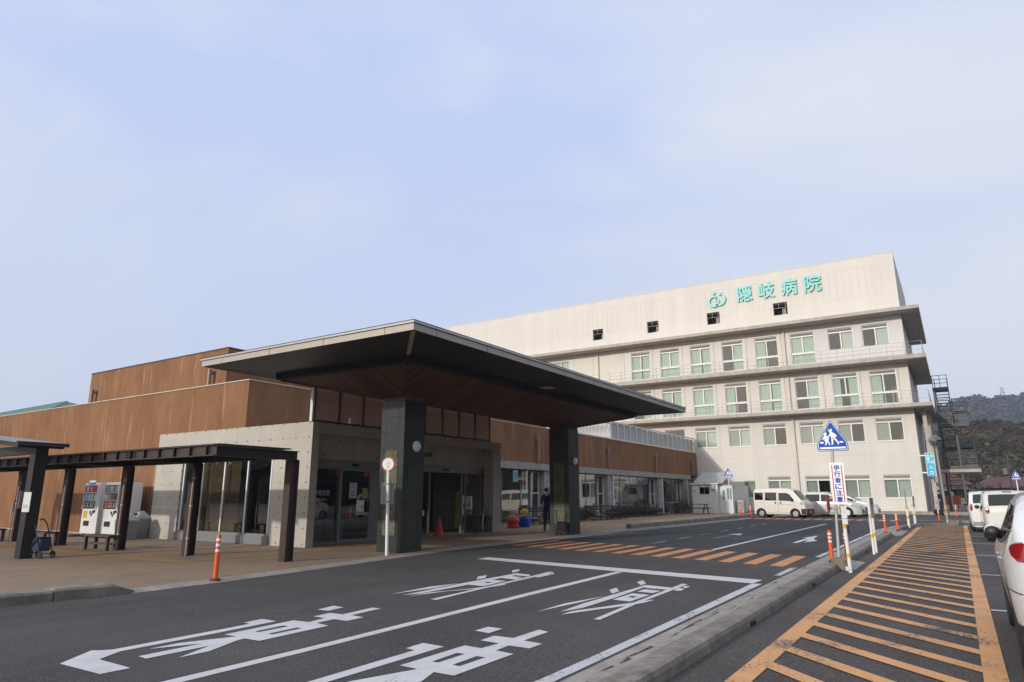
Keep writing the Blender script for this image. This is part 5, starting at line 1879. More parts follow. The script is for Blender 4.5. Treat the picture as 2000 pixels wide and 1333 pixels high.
# nearest car: white crossover cut by the right edge of the picture
def crossover():
    V = thing('parked_car', 'white crossover car nearest the camera, cut off by the right edge', 'car', (1.165, 9.22, gz(9)), R(-0.7), 'cars parked along the orange walkway')
    c = Car(4.30, 1.78, [(-2.15, 0.86), (-2.12, 1.02), (-2.05, 1.12), (-1.98, 1.17), (-1.66, 1.40), (-1.50, 1.475), (-1.2, 1.53), (-0.4, 1.56), (0.2, 1.52), (0.5, 1.44), (1.15, 1.10), (1.85, 0.98), (2.08, 0.82), (2.15, 0.62)],
            bot=0.22, belt=0.93, tum=0.36, R_=0.5, R2=0.30, rr=0.10, bulge=0.07, ybelt=-0.03)
    c.body(V, 'car_white', (-1.24, 1.30), 0.335)
    for y in (-1.24, 1.30):
        for sx in (-1, 1):
            c.wheel(V, y, sx, 0.335, 0.21)
    c.side_glass(V, [[(-0.36, 1.09, 1.44), (0.0, 1.06, 1.45), (0.32, 1.05, 1.38), (0.78, 1.03, 1.18), (0.95, 1.03, 1.06)], [(-1.12, 1.16, 1.36), (-0.95, 1.13, 1.42), (-0.42, 1.09, 1.44)], [(-1.62, 1.24, 1.255), (-1.45, 1.20, 1.33), (-1.2, 1.17, 1.36)]])
    for sd in (-1, 1):                               # black sill, pillar and roof trims of the side windows
        mb = MB()
        c.strip(mb, [(-1.68, 1.215, 1.235), (-1.2, 1.135, 1.165), (-0.4, 1.06, 1.09), (0.3, 1.02, 1.05), (1.0, 1.0, 1.03)], sd, 0.009, 2)
        for q0, q1 in ((-0.43, -0.35), (-1.22, -1.10)):
            c.strip(mb, [(q0, 1.08, 1.45), (q1, 1.08, 1.45)], sd, 0.009, 5)
        c.strip(mb, [(0.30, 1.03, 1.43), (0.38, 1.03, 1.40)], sd, 0.008, 5)
        c.strip(mb, [(0.78, 1.02, 1.24), (1.02, 1.01, 1.07)], sd, 0.008, 4)
        mb.build('window_trim', 'black_plastic', V, local=True)
    c.top_glass(V, -1.97, -1.56, 0.86, 0.82, 'rear_window')
    c.top_glass(V, 0.52, 1.12, 0.84, 0.92, 'windscreen')
    c.gaps(V, [(-0.38, 0.32, -0.38, 1.08), (0.98, 0.36, 0.98, 1.02), (-1.06, 0.55, -1.16, 1.14), (-0.98, 0.33, 0.95, 0.33), (-2.0, 0.72, -1.72, 0.74)])
    mb = MB()                                    # dark sill and arch cladding
    for sd in (-1, 1):
        c.strip(mb, [(-0.86, 0.215, 0.32), (0.92, 0.215, 0.32)], sd, 0.008, 3)
        c.strip(mb, [(-2.12, 0.23, 0.46), (-1.64, 0.23, 0.46)], sd, 0.008, 3)
        for yc in (-1.24, 1.30):
            n = 20
            vs = []
            for i in range(n + 1):
                t = PI * i / n
                for r in (0.392, 0.445):
                    y, z = yc + r * math.cos(t), 0.335 + r * math.sin(t)
                    z = max(z, 0.23)
                    vs.append((sd * (c.hw(y, z) + 0.010), y, z))
            mb.add(vs, [(2 * i, 2 * i + 1, 2 * i + 3, 2 * i + 2) for i in range(n)])
    mb.box(-0.62, 0.62, -2.16, -2.10, 0.24, 0.50)
    mb.build('cladding', 'black_plastic', V, local=True)
    for sd in (-1, 1):
        mb = MB()
        c.strip(mb, [(-2.145, 0.985, 1.085), (-2.12, 0.975, 1.12), (-2.02, 0.985, 1.135), (-1.92, 1.03, 1.125), (-1.85, 1.08, 1.10)], sd, 0.012, 5)
        t = mb.build('tail_lamp', 'tail_red', V, smooth=True, local=True)
        mb = MB()
        c.strip(mb, [(-2.02, 0.985, 1.145), (-1.93, 1.04, 1.135), (-1.85, 1.105, 1.11)], sd, 0.010, 3)
        c.strip(mb, [(-2.135, 1.035, 1.065), (-2.08, 1.04, 1.07)], sd, 0.016, 3)
        mb.build('lamp_rim', 'lamp_clear', t, smooth=True, local=True)
        mb = MB()
        ell(mb, (sd * (c.hw(0.86, 1.05) + 0.06), 0.84, 1.12), 0.085, 0.06, 0.075)
        mb.cur = 1
        ell(mb, (sd * (c.hw(0.86, 1.05) + 0.062), 0.79, 1.11), 0.078, 0.045, 0.068)
        mb.bar((sd * c.hw(0.86, 1.05), 0.86, 1.04), (sd * (c.hw(0.86, 1.05) + 0.06), 0.84, 1.08), 0.06, 0.03)
        mb.build('wing_mirror', ['car_white', 'black_plastic'], V, smooth=True, local=True)
        for y in (-0.20, -0.93):
            mb = MB()
            ell(mb, (sd * (c.hw(y, 0.93) + 0.004), y, 0.93), 0.022, 0.10, 0.02)
            mb.build('door_handle', 'chrome', V, smooth=True, local=True)
    mb = MB()
    mb.box(-0.25, 0.25, -2.165, -2.14, 0.62, 0.78)
    mb.build('number_plate', 'sign_white', V, local=True)
    return V
crossover()

def kei(name, label, loc, rz, paint, lamp_round, grp):
    V = thing(name, label, 'car', loc, rz, grp)
    c = Car(3.40, 1.475, [(-1.70, 0.90), (-1.69, 1.02), (-1.66, 1.12), (-1.50, 1.50), (-1.42, 1.565), (-1.1, 1.61), (-0.2, 1.63), (0.35, 1.58), (0.55, 1.50), (1.02, 1.10), (1.50, 0.96), (1.66, 0.80), (1.70, 0.60)],
            bot=0.2, belt=0.95, tum=0.16, R_=0.22, R2=0.13, rr=0.09, bulge=0.05)
    c.body(V, paint, (-1.18, 1.22), 0.275)
    for y in (-1.18, 1.22):
        for sx in (-1, 1):
            c.wheel(V, y, sx, 0.275, 0.15)
    c.side_glass(V, [[(-0.28, 1.02, 1.48), (0.3, 1.0, 1.46), (0.86, 0.99, 1.08)], [(-1.08, 1.04, 1.48), (-0.36, 1.02, 1.48)], [(-1.46, 1.10, 1.40), (-1.16, 1.05, 1.46)]], 'car_glass')
    c.top_glass(V, -1.655, -1.505, 0.88, 0.84, 'rear_window')
    c.top_glass(V, 0.57, 0.99, 0.86, 0.94, 'windscreen', 'car_glass')
    c.gaps(V, [(-0.32, 0.28, -0.32, 1.02), (0.90, 0.3, 0.90, 0.98), (-1.10, 0.6, -1.12, 1.04)])
    for sd in (-1, 1):
        mb = MB()
        if lamp_round:
            ell(mb, (sd * 0.60, -1.655, 0.97), 0.085, 0.06, 0.165)
            mb.cur = 1
            ell(mb, (sd * 0.60, -1.69, 0.97), 0.055, 0.04, 0.065)
        else:
            mb.cur = 1
            ell(mb, (sd * 0.62, -1.66, 0.95), 0.06, 0.05, 0.17)
        mb.build('tail_lamp', ['lamp_clear', 'tail_red'], V, smooth=True, local=True)
        mb = MB()
        ell(mb, (sd * (c.hw(0.72, 1.02) + 0.09), 0.74, 1.08), 0.085, 0.055, 0.075)
        mb.cur = 1
        ell(mb, (sd * (c.hw(0.72, 1.02) + 0.09), 0.70, 1.08), 0.075, 0.04, 0.065)
        mb.build('wing_mirror', [paint, 'black_plastic'], V, smooth=True, local=True)
    mb = MB()
    mb.box(-0.12, 0.12, -1.44, -1.40, 1.575, 1.605)
    mb.build('brake_lamp', 'tail_red', V, local=True)
    mb = MB()
    mb.box(-0.17, 0.17, -1.712, -1.698, 0.62, 0.79)
    mb.build('number_plate', 'notice_yellow', V, local=True)
    mb = MB()
    mb.box(-0.66, 0.66, -1.705, -1.6, 0.24, 0.40)
    mb.build('bumper_trim', 'grey_plastic', V, local=True)
    return V
kei('parked_car', 'small white hatchback with upright oval tail lamps parked ahead of the nearest car', (1.30, 29.2, gz(29)), R(0.5), 'pearl_white', True, 'cars parked along the orange walkway')
kei('parked_car', 'farthest white hatchback of the row, mostly hidden behind the car with oval lamps', (0.97, 35.8, gz(36)), R(0.5), 'car_white', False, 'cars parked along the orange walkway')

def van():
    V = thing('parked_van', 'boxy cream white delivery van parked side on before the cream building', 'van', (-9.83, 47.85, gz(48)), R(-100), 'vehicles before the white building')
    c = Car(3.40, 1.475, [(-1.70, 1.66), (-1.68, 1.74), (-1.60, 1.83), (-1.4, 1.88), (0.2, 1.89), (0.70, 1.85), (0.92, 1.77), (1.46, 1.12), (1.60, 1.02), (1.68, 0.85), (1.70, 0.60)],
            bot=0.24, belt=1.05, tum=0.13, R_=0.14, R2=0.10, rr=0.09, bulge=0.03)
    c.body(V, 'van_white', (-1.20, 1.02), 0.285)
    for y in (-1.20, 1.02):
        for sx in (-1, 1):
            c.wheel(V, y, sx, 0.285, 0.15, steel=True)
    c.side_glass(V, [[(-1.58, 1.14, 1.62), (-1.02, 1.14, 1.63)], [(-0.88, 1.12, 1.63), (-0.12, 1.10, 1.62)], [(0.02, 1.10, 1.60), (0.52, 1.09, 1.59), (0.72, 1.08, 1.52), (1.0, 1.07, 1.16)]])
    c.top_glass(V, 0.96, 1.43, 0.88, 0.95, 'windscreen', 'car_glass')
    c.gaps(V, [(-0.95, 0.62, -0.95, 1.72), (-0.05, 0.32, -0.05, 1.72), (0.98, 0.62, 1.04, 1.06), (-1.66, 1.0, -0.95, 1.0), (-0.05, 0.86, 0.9, 0.86), (-0.92, 0.32, 0.66, 0.32)])
    for sd in (-1, 1):
        mb = MB()
        c.strip(mb, [(1.38, 0.86, 1.04), (1.56, 0.84, 1.0), (1.68, 0.83, 0.95)], sd, 0.01, 4)
        mb.build('head_lamp', 'lamp_clear', V, smooth=True, local=True)
        mb = MB()
        ell(mb, (sd * (c.hw(0.92, 1.1) + 0.10), 0.90, 1.16), 0.07, 0.05, 0.13)
        mb.build('wing_mirror', 'black_plastic', V, smooth=True, local=True)
        mb = MB()
        for y in (-0.20, 0.14):
            mb.box(min(sd * c.hw(y, 1.0), sd * (c.hw(y, 1.0) + 0.025)), max(sd * c.hw(y, 1.0), sd * (c.hw(y, 1.0) + 0.025)), y - 0.05, y + 0.05, 0.92, 1.01)
        mb.build('door_handle', 'black_plastic', V, local=True)
    mb = MB()
    c2 = [(1.42, 0.26, 0.60), (1.69, 0.26, 0.60)]
    for sd in (-1, 1):
        c.strip(mb, c2, sd, 0.012, 3)
    mb.box(-0.62, 0.62, 1.66, 1.735, 0.27, 0.60)
    mb.build('bumper', 'black_plastic', V, local=True)
    mb = MB()
    mb.box(-0.165, 0.165, 1.736, 1.75, 0.33, 0.50)
    mb.build('number_plate', 'notice_yellow', V, local=True)
    return V
van()

def family_car(label, loc, rz, L, H, paint, hood):
    V = thing('parked_car', label, 'car', loc, rz, 'vehicles before the white building')
    h = L / 2
    c = Car(L, 1.74, [(-h, 0.95), (-h + 0.04, 1.10), (-h + 0.22, H - 0.16), (-h + 0.5, H - 0.03), (-0.7, H), (0.0, H - 0.01), (0.45, H - 0.10), (hood, 1.05), (h - 0.45, 0.93), (h - 0.12, 0.78), (h, 0.55)],
            bot=0.19, belt=0.95, tum=0.26, R_=0.5, R2=0.30, rr=0.11, bulge=0.06)
    yr, yf = -h + 0.95, h - 0.88
    c.body(V, paint, (yr, yf), 0.315)
    for y in (yr, yf):
        for sx in (-1, 1):
            c.wheel(V, y, sx, 0.315, 0.19)
    zt = H - 0.16
    c.side_glass(V, [[(-0.10, 1.02, zt), (0.32, 1.01, zt - 0.02), (hood - 0.12, 1.0, 1.05)], [(-1.10, 1.03, zt), (-0.18, 1.02, zt)], [(-h + 0.42, 1.10, zt - 0.14), (-h + 0.65, 1.05, zt), (-1.18, 1.03, zt)]])
    c.top_glass(V, 0.48, hood - 0.04, 0.86, 0.94, 'windscreen', 'car_glass')
    c.top_glass(V, -h + 0.05, -h + 0.21, 0.85, 0.8, 'rear_window')
    c.gaps(V, [(-0.14, 0.3, -0.14, 1.02), (hood - 0.16, 0.32, hood - 0.1, 1.0), (-1.14, 0.6, -1.14, 1.03), (-1.0, 0.3, hood - 0.2, 0.3)])
    for sd in (-1, 1):
        mb = MB()
        c.strip(mb, [(h - 0.62, 0.78, 0.86), (h - 0.4, 0.70, 0.85), (h - 0.12, 0.66, 0.74)], sd, 0.012, 4)
        mb.build('head_lamp', 'lamp_clear', V, smooth=True, local=True)
        mb = MB()
        ell(mb, (sd * (c.hw(hood - 0.25, 1.0) + 0.08), hood - 0.3, 1.05), 0.09, 0.06, 0.07)
        mb.build('wing_mirror', paint, V, smooth=True, local=True)
        mb = MB()
        for y in (-0.35, -0.0 + 0.15 - 0.55):
            ell(mb, (sd * (c.hw(y, 0.9) + 0.01), y, 0.9), 0.018, 0.09, 0.016)
        mb.build('door_handle', 'chrome', V, smooth=True, local=True)
    mb = MB()
    mb.box(-0.45, 0.45, h - 0.03, h + 0.012, 0.32, 0.50)
    mb.build('grille', 'black_plastic', V, local=True)
    mb = MB()
    mb.box(-0.165, 0.165, h + 0.013, h + 0.02, 0.36, 0.52)
    mb.build('number_plate', 'sign_white', V, local=True)
    return V
family_car('pearl silver estate car parked just behind the boxy van', (-7.75, 51.4, gz(51)), R(-95), 4.70, 1.66, 'silver_car', 1.42)
family_car('white saloon parked behind the silver estate, only its nose showing', (-7.0, 54.4, gz(54)), R(-92), 4.45, 1.46, 'car_white', 1.10)

# ------------------------------------------------------------------ flexible orange posts
def bollard(label, loc, h=0.66, base=False):
    B = thing('flexible_bollard', label, 'bollard', loc, 0, 'flexible orange bollards')
    mb = MB()
    r = 0.042
    prof = [(r, 0.0), (r, h * 0.58)]
    mb.lathe([(0.046, 0.0), (0.040, h * 0.60), (0.041, h - 0.02), (0.036, h)], 16, loc)
    mb.build('post', 'orange_plastic', B, smooth=True)
    for k in (0.62, 0.74, 0.86):
        mb = MB()
        mb.lathe([(0.0432, 0), (0.0432, h * 0.062)], 16, (loc[0], loc[1], loc[2] + h * k))
        mb.build('reflective_band', 'reflective_white', B, smooth=True)
    mb = MB()
    mb.lathe([(0.10 if base else 0.07, -0.01), (0.10 if base else 0.07, 0.015), (0.05, 0.035)], 16, loc)
    mb.build('base', 'dark_red_rubber' if base else 'black_plastic', B)
    return B
bollard('orange flexible bollard with three white bands alone on the left pavement edge', (-11.62, 7.85, gz(7.8) + 0.03), 0.80, True)
bollard('orange bollard on the kerb, left of the leaning grey signpost', (-2.50, 16.62, gz(16.6) + 0.10), 0.66)
bollard('orange bollard on the concrete ramp, right behind the leaning grey signpost', (-2.30, 17.45, gz(17.4) + 0.05), 0.66)
bollard('orange bollard standing on the end of the kerb before the second ramp', (-2.50, 29.7, gz(29.7) + 0.11), 0.68)
bollard('orange bollard at the far side of the second concrete ramp', (-2.30, 32.6, gz(32.6) + 0.06), 0.70)
bollard('orange bollard between the blue sign by the shed and the van', (-12.75, 48.3, gz(48) + 0.03), 0.78)
bollard('orange bollard touching the rear of the boxy van', (-11.85, 47.45, gz(47) + 0.02), 0.80)
bollard('orange bollard at the far end of the walkway, left of the globe lamp', (-1.10, 45.2, gz(45) + 0.02), 0.78)
bollard('orange bollard at the foot of the escape stair', (-0.30, 52.5, gz(52) + 0.06), 0.80)

# ------------------------------------------------------------------ signs
def crossing_sign(label, x, y, zb, ztop, w, h, mirror=False, rz=0.0, lean=(0, 0)):
    S = thing('crosswalk_sign', label, 'road sign', (x, y, zb), rz)
    s0 = ztop - h
    mb = MB()
    mb.cyl((lean[0], 0.03 + lean[1], 0), (0, 0.03, ztop - zb - 0.04), 0.03, n=12)
    mb.build('pole', 'white_paint' if mirror else 'steel_grey', S, smooth=True, local=True)
    P = lambda d: (lambda u, v, t: (u, -d - t, s0 - zb + v))
    k = 0.74
    tri = [(-w * 0.46, 0), (w * 0.46, 0), (w * 0.5, 0.03 * h), (w * 0.5, h * 0.245), (w * 0.035, h * 0.985), (0, h), (-w * 0.035, h * 0.985), (-w * 0.5, h * 0.245), (-w * 0.5, 0.03 * h)]
    mb = MB()
    mb.prism(tri, lambda u, v, t: (u, 0.0 + t, s0 - zb + v), 0.012)
    plate = mb.build('plate', 'sign_blue', S, local=True)
    q = -1 if mirror else 1
    mb = MB()
    c0 = (0, h * 0.42)
    outer = [((u) * 0.945, c0[1] + (v - c0[1]) * 0.945) for u, v in tri]
    inner = [((u) * 0.905, c0[1] + (v - c0[1]) * 0.905) for u, v in tri]
    f = lambda u, v, t: (u, -0.002 - t, s0 - zb + v)
    n = len(tri)
    mb.add([f(*p, 0) for p in outer] + [f(*p, 0) for p in inner], [(i, (i + 1) % n, n + (i + 1) % n, n + i) for i in range(n)])
    def poly(pts):
        pts = [((u - 0.5) * w * q, v * h) for u, v in pts]
        tr = tessellate_polygon([[Vector((a, b, 0)) for a, b in pts]])
        mb.add([f(a, b, 0) for a, b in pts], [tuple(t) for t in tr])
    def disc(cu, cv, r):
        poly([(cu + r * math.cos(2 * PI * i / 16), cv + r * 1.0 * math.sin(2 * PI * i / 16)) for i in range(16)])
    poly([(0.10, 0.075), (0.90, 0.075), (0.92, 0.135), (0.08, 0.135)])
    poly([(0.11, 0.255), (0.22, 0.255), (0.22, 0.315), (0.11, 0.315)])
    poly([(0.74, 0.265), (0.86, 0.265), (0.845, 0.315), (0.725, 0.315)])
    # two walking figures
    disc(0.475, 0.685, 0.062)
    poly([(0.385, 0.69), (0.43, 0.74), (0.50, 0.75), (0.47, 0.70), (0.42, 0.69)])
    poly([(0.45, 0.62), (0.52, 0.63), (0.60, 0.58), (0.68, 0.50), (0.66, 0.47), (0.60, 0.46), (0.60, 0.42), (0.56, 0.40), (0.48, 0.41), (0.47, 0.50), (0.40, 0.475), (0.385, 0.50), (0.44, 0.55)])
    poly([(0.48, 0.42), (0.55, 0.42), (0.53, 0.22), (0.46, 0.205), (0.465, 0.225), (0.485, 0.24)])
    poly([(0.53, 0.42), (0.62, 0.43), (0.72, 0.27), (0.70, 0.20), (0.675, 0.21), (0.67, 0.265), (0.60, 0.35)])
    disc(0.295, 0.575, 0.056)
    poly([(0.265, 0.61), (0.275, 0.66), (0.295, 0.635), (0.325, 0.655), (0.325, 0.61)])
    poly([(0.26, 0.52), (0.34, 0.515), (0.40, 0.47), (0.41, 0.44), (0.39, 0.33), (0.26, 0.33), (0.26, 0.42), (0.20, 0.375), (0.175, 0.39), (0.22, 0.45)])
    poly([(0.275, 0.33), (0.335, 0.33), (0.32, 0.21), (0.25, 0.195), (0.255, 0.215), (0.285, 0.23)])
    poly([(0.335, 0.335), (0.39, 0.335), (0.425, 0.255), (0.415, 0.19), (0.39, 0.19), (0.39, 0.245), (0.345, 0.29)])
    mb.build('pictogram', 'sign_white', plate, local=True)
    mb = MB()
    for z in (s0 - zb + h * 0.2, s0 - zb + h * 0.5):
        mb.box(-0.05, 0.05, 0.013, 0.065, z, z + 0.03)
    mb.build('clamp', 'steel_grey', S, local=True)
    return S
crossing_sign('large blue pedestrian crossing sign on a grey pole, two white walking figures', -2.19, 16.2, gz(16) + 0.24, 3.18, 0.62, 0.66, lean=(-0.11, 0))
crossing_sign('small blue crossing sign on a white pole before the white shed', -13.87, 50.0, gz(50) + 0.1, 3.57, 0.66, 0.68, True, 0.0)
crossing_sign('blue crossing sign on a white pole behind the parked cars at the right edge', 2.76, 47.0, gz(47), 3.02, 0.40, 0.55, True, R(0))
# concrete foot block of the large sign
FB = MB()
FB.lathe([(0.17, 0), (0.175, 0.10), (0.185, 0.20), (0.18, 0.225), (0.0012, 0.23)], 12, (0, 0, 0))
o = FB.build('sign_footing', 'block_concrete', None, bevel=0.012)
o.location = (-2.27, 16.12, gz(16) - 0.005)
tag(o, 'round stained concrete footing at the base of the large crossing sign', 'footing')
# round red and white sign seen edge on, on the same pole
RS = thing('round_sign', 'round red and white sign plate seen almost edge on, clamped to the grey signpost', 'road sign', (-2.21, 16.2, 1.2))
mb = MB()
def disc_x(mb, x, yc, zc, r, t, a, n=28):
    ca, sa = math.cos(a), math.sin(a)
    vs = []
    for d in (0, t):
        for k in range(n):
            th = 2 * PI * k / n
            u, v = r * math.cos(th), r * math.sin(th)
            vs.append((x + u * sa + d * ca, yc + u * ca - d * sa, zc + v))
    mb.add(vs, [tuple(range(n)), tuple(range(n, 2 * n))[::-1]] + [(k, (k + 1) % n, n + (k + 1) % n, n + k) for k in range(n)])
disc_x(mb, -2.40, 16.17, 1.40, 0.20, 0.012, R(0))
p = mb.build('plate', 'sign_red', RS)
mb = MB()
mb.box(-2.404, -2.401, 16.04, 16.30, 1.37, 1.43)
for k in range(5):
    mb.box(-2.404, -2.401, 16.06 + 0.045 * k, 16.09 + 0.045 * k, 1.27, 1.34)
mb.build('print', 'sign_white', p)
mb = MB()
disc_x(mb, -2.17, 16.25, 1.38, 0.19, 0.012, R(0))
mb.build('back_plate', 'steel_grey', RS)
mb = MB()
for z in (1.28, 1.50):
    mb.box(-2.39, -2.16, 16.17, 16.27, z, z + 0.045)
mb.build('clamp', 'aluminium', RS)
# vertical banner board on its own taped post
VB = thing('warning_banner', 'tall white banner board with blue lettering and red side stripes on a taped white post', 'banner', (-2.05, 15.56, gz(15.5)))
bx0, bx1, bz0, bz1, by = -2.20, -1.93, 1.395, 2.24, 15.50
mb = MB()
mb.box(bx0, bx1, by, by + 0.012, bz0, bz1)
p = mb.build('board', 'sign_white', VB)
mb = MB()
for x in (bx0 + 0.035, bx1 - 0.055):
    mb.box(x, x + 0.02, by - 0.003, by - 0.0005, bz0 + 0.05, bz1 - 0.05)
mb.build('stripe', 'sign_red', p)
for k, ch in enumerate('歩行者に注意'):
    mb = MB()
    zc = bz1 - 0.105 - 0.128 * k
    text_into(mb, ch, lambda u, v, w: (u, by - 0.0005 - w, v), bx0 + 0.078, bx1 - 0.078, zc - 0.052, zc + 0.056, 0.03, 0.003)
    mb.build('banner_letter', 'sign_blue', p)
mb = MB()
mb.cyl((-2.02, 15.56, gz(15.5)), (-2.06, 15.56, 2.15), 0.036, n=12)
mb.build('post', 'white_paint', VB, smooth=True)
mb = MB()
for z in (0.36, 0.92, 1.34):
    mb.cyl((-2.02 - 0.02 * z, 15.56, z), (-2.02 - 0.02 * z, 15.56, z + 0.075), 0.040, n=12)
mb.build('tape', 'yellow_tape', VB, smooth=True)
mb = MB()
for z, a in ((1.0, 0.3), (1.12, -0.2), (1.25, 0.5)):
    mb.box(-2.07 + 0.01 * a, -1.965, 15.51, 15.518 + 0.004 * a, z, z + 0.11)
mb.box(-2.10, -2.03, 15.505, 15.51, 0.10, 0.18)
mb.build('wrapping', 'paper', VB)
mb = MB()
mb.box(-1.985, -1.95, 15.50, 15.52, 0.80, 0.98)
mb.build('ribbon', 'navy_cloth', VB)

def board_posts(label, y0, y1, x, z0, z1, bar=False):
    S = thing('board_on_posts', label, 'notice board', (x, (y0 + y1) / 2, gz(y0)))
    for y in (y0, y1):
        mb = MB()
        mb.cyl((x, y, gz(y)), (x, y, z1 - 0.03), 0.035, n=10)
        p = mb.build('post', 'white_paint', S, smooth=True)
        mb = MB()
        for z in (0.42, 0.92):
            mb.cyl((x, y, gz(y) + z), (x, y, gz(y) + z + 0.09), 0.038, n=10)
        mb.build('tape', 'yellow_tape', p, smooth=True)
    mb = MB()
    mb.box(x + 0.036, x + 0.05, y0 - 0.12, y1 + 0.12, z0, z1)
    b = mb.build('board', 'pale_grey_plastic', S)
    mb = MB()
    mb.box(x + 0.0505, x + 0.053, y0 - 0.12, y1 + 0.12, z1 - 0.17, z1)
    mb.build('header', 'wall_green_grey', b)
    return S
board_posts('grey notice board edge on, on two white posts nearest along the kerb', 20.45, 21.05, -2.05, 1.0, 1.52)
board_posts('grey notice board on two white posts at the far bend of the kerb', 41.6, 42.7, -2.12, 1.02, 1.58)
SP = thing('marker_post', 'single white post with yellow bands and a dark upper rod near the far kerb bend', 'post', (-2.13, 37.0, gz(37)))
mb = MB()
mb.cyl((-2.13, 37, gz(37)), (-2.13, 37, 1.05), 0.055, n=12)
mb.build('post', 'white_paint', SP, smooth=True)
mb = MB()
mb.cyl((-2.13, 37, 0.95), (-2.13, 37, 1.85), 0.026, n=8)
mb.build('rod', 'grey_plastic', SP, smooth=True)
mb = MB()
for z in (0.55, 0.98):
    mb.cyl((-2.13, 37, z), (-2.13, 37, z + 0.12), 0.059, n=12)
mb.build('band', 'yellow_tape', SP, smooth=True)

# globe lamp
GL = thing('street_lamp', 'globe street lamp on a slim grey pole at the end of the walkway', 'street lamp', (-0.66, 41.65, gz(41)))
mb = MB()
mb.cyl((-0.66, 41.65, gz(41)), (-0.70, 41.65, 4.12), 0.06, 0.048, n=12)
mb.build('pole', 'grey_plastic', GL, smooth=True)
mb = MB()
mb.sphere((-0.71, 41.65, 4.38), 0.30, 20, 14)
gl_ = mb.build('globe', 'lamp_dome', GL, smooth=True)
mb = MB()
vs = [(0.20, 0.232), (0.14, 0.268), (0.001, 0.304)]
mb.lathe(vs, 20, (-0.71, 41.65, 4.38))
mb.build('shade', 'grey_plastic', gl_, smooth=True)
mb = MB()
mb.lathe([(0.12, 0), (0.14, 0.06), (0.06, 0.10)], 14, (-0.71, 41.65, 4.06))
mb.cyl((-0.71, 41.65, 4.1), (-0.71, 41.65, 4.42), 0.05, n=10)
mb.build('lamp_holder', 'aluminium', GL, smooth=True)
mb = MB()
for z in (0.28, 0.62, 0.95):
    mb.cyl((-0.66, 41.65, z), (-0.66, 41.65, z + 0.12), 0.066, n=12)
mb.build('band', 'yellow_tape', GL, smooth=True)
# blue entrance banner on the corner of the building
BS = thing('entrance_banner', 'bright blue hanging sign with white lettering beside the corner of the cream block', 'sign', (-1.55, 61.0, 3.0))
u0, u1, v0, v1, yy = -1.84, -1.25, 3.07, 4.84, 61.0
mb = MB()
mb.box(u0, u1, yy, yy + 0.04, v0, v1)
p = mb.build('board', 'cyan_sign', BS)
mb = MB()
for a, b, c_, d in ((u0, u1, v1 - 0.03, v1), (u0, u0 + 0.03, v0, v1 - 0.03), (u1 - 0.03, u1, v0, v1 - 0.03)):
    mb.box(a, b, yy - 0.012, yy - 0.001, c_, d)
mb.build('edge', 'sign_white', p)
for ch, a, b, c_, d in (('時', 0.16, 0.44, 0.81, 0.91), ('間', 0.18, 0.46, 0.68, 0.79), ('外', 0.16, 0.46, 0.545, 0.655), ('休', 0.56, 0.88, 0.81, 0.91), ('日', 0.60, 0.86, 0.545, 0.655), ('入', 0.34, 0.74, 0.31, 0.45), ('口', 0.36, 0.70, 0.08, 0.21)):
    mb = MB()
    text_into(mb, ch, lambda u, v, w: (u, yy - 0.002 - w, v), u0 + (u1 - u0) * a, u0 + (u1 - u0) * b, v0 + (v1 - v0) * c_, v0 + (v1 - v0) * d, 0.03, 0.008)
    mb.build('banner_letter', 'sign_white', p)
mb = MB()
for z in (3.3, 4.6):
    mb.box(-2.18, u0, yy + 0.0, yy + 0.9, z, z + 0.09)
mb.build('bracket', 'white_paint', BS)

# bus stop sign
BP = thing('bus_stop_sign', 'white bus stop pole with a round red rimmed disc before the near granite column', 'sign', (-12.43, 13.17, gz(13)))
mb = MB()
mb.cyl((-12.43, 13.2, gz(13) + 0.02), (-12.49, 13.2, 2.22), 0.042, n=14)
mb.build('pole', 'white_paint', BP, smooth=True)
mb = MB()
a = R(38)
def dfn(cx_, cy_, cz_, ang):
    return lambda u, v, w: (cx_ + u * math.cos(ang) + w * math.sin(ang), cy_ + u * math.sin(ang) - w * math.cos(ang), cz_ + v)
fnd = dfn(-12.50, 13.2, 2.385, R(20))
circ = lambda r: [(r * math.cos(2 * PI * k / 28), r * math.sin(2 * PI * k / 28)) for k in range(28)]
mb.prism(circ(0.185), fnd, 0.015)
p = mb.build('disc', 'sign_red', BP)
mb = MB()
mb.prism(circ(0.155), lambda u, v, w: fnd(u, v, 0.0155 + w), 0.003)
mb.build('face', 'lamp_white', p)
for ch, z0, z1 in (('バ', -0.01, 0.06), ('ス', -0.105, -0.035)):
    mb = MB()
    text_into(mb, ch, lambda u, v, w: fnd(u, v, 0.019 + w), -0.035, 0.045, z0, z1, 0.0, 0.002)
    mb.build('disc_letter', 'black_plastic', p)
mb = MB()
fnb = dfn(-12.55, 13.26, 1.63, R(35))
mb.prism([(-0.17, -0.27), (0.17, -0.27), (0.17, 0.27), (-0.17, 0.27)], fnb, -0.02)
mb.build('timetable_board', 'grey_plastic', BP)
mb = MB()
for z in (1.40, 1.86):
    mb.cyl((-12.47, 13.2, z), (-12.47, 13.2, z + 0.035), 0.055, n=10)
mb.build('clamp', 'aluminium', BP)

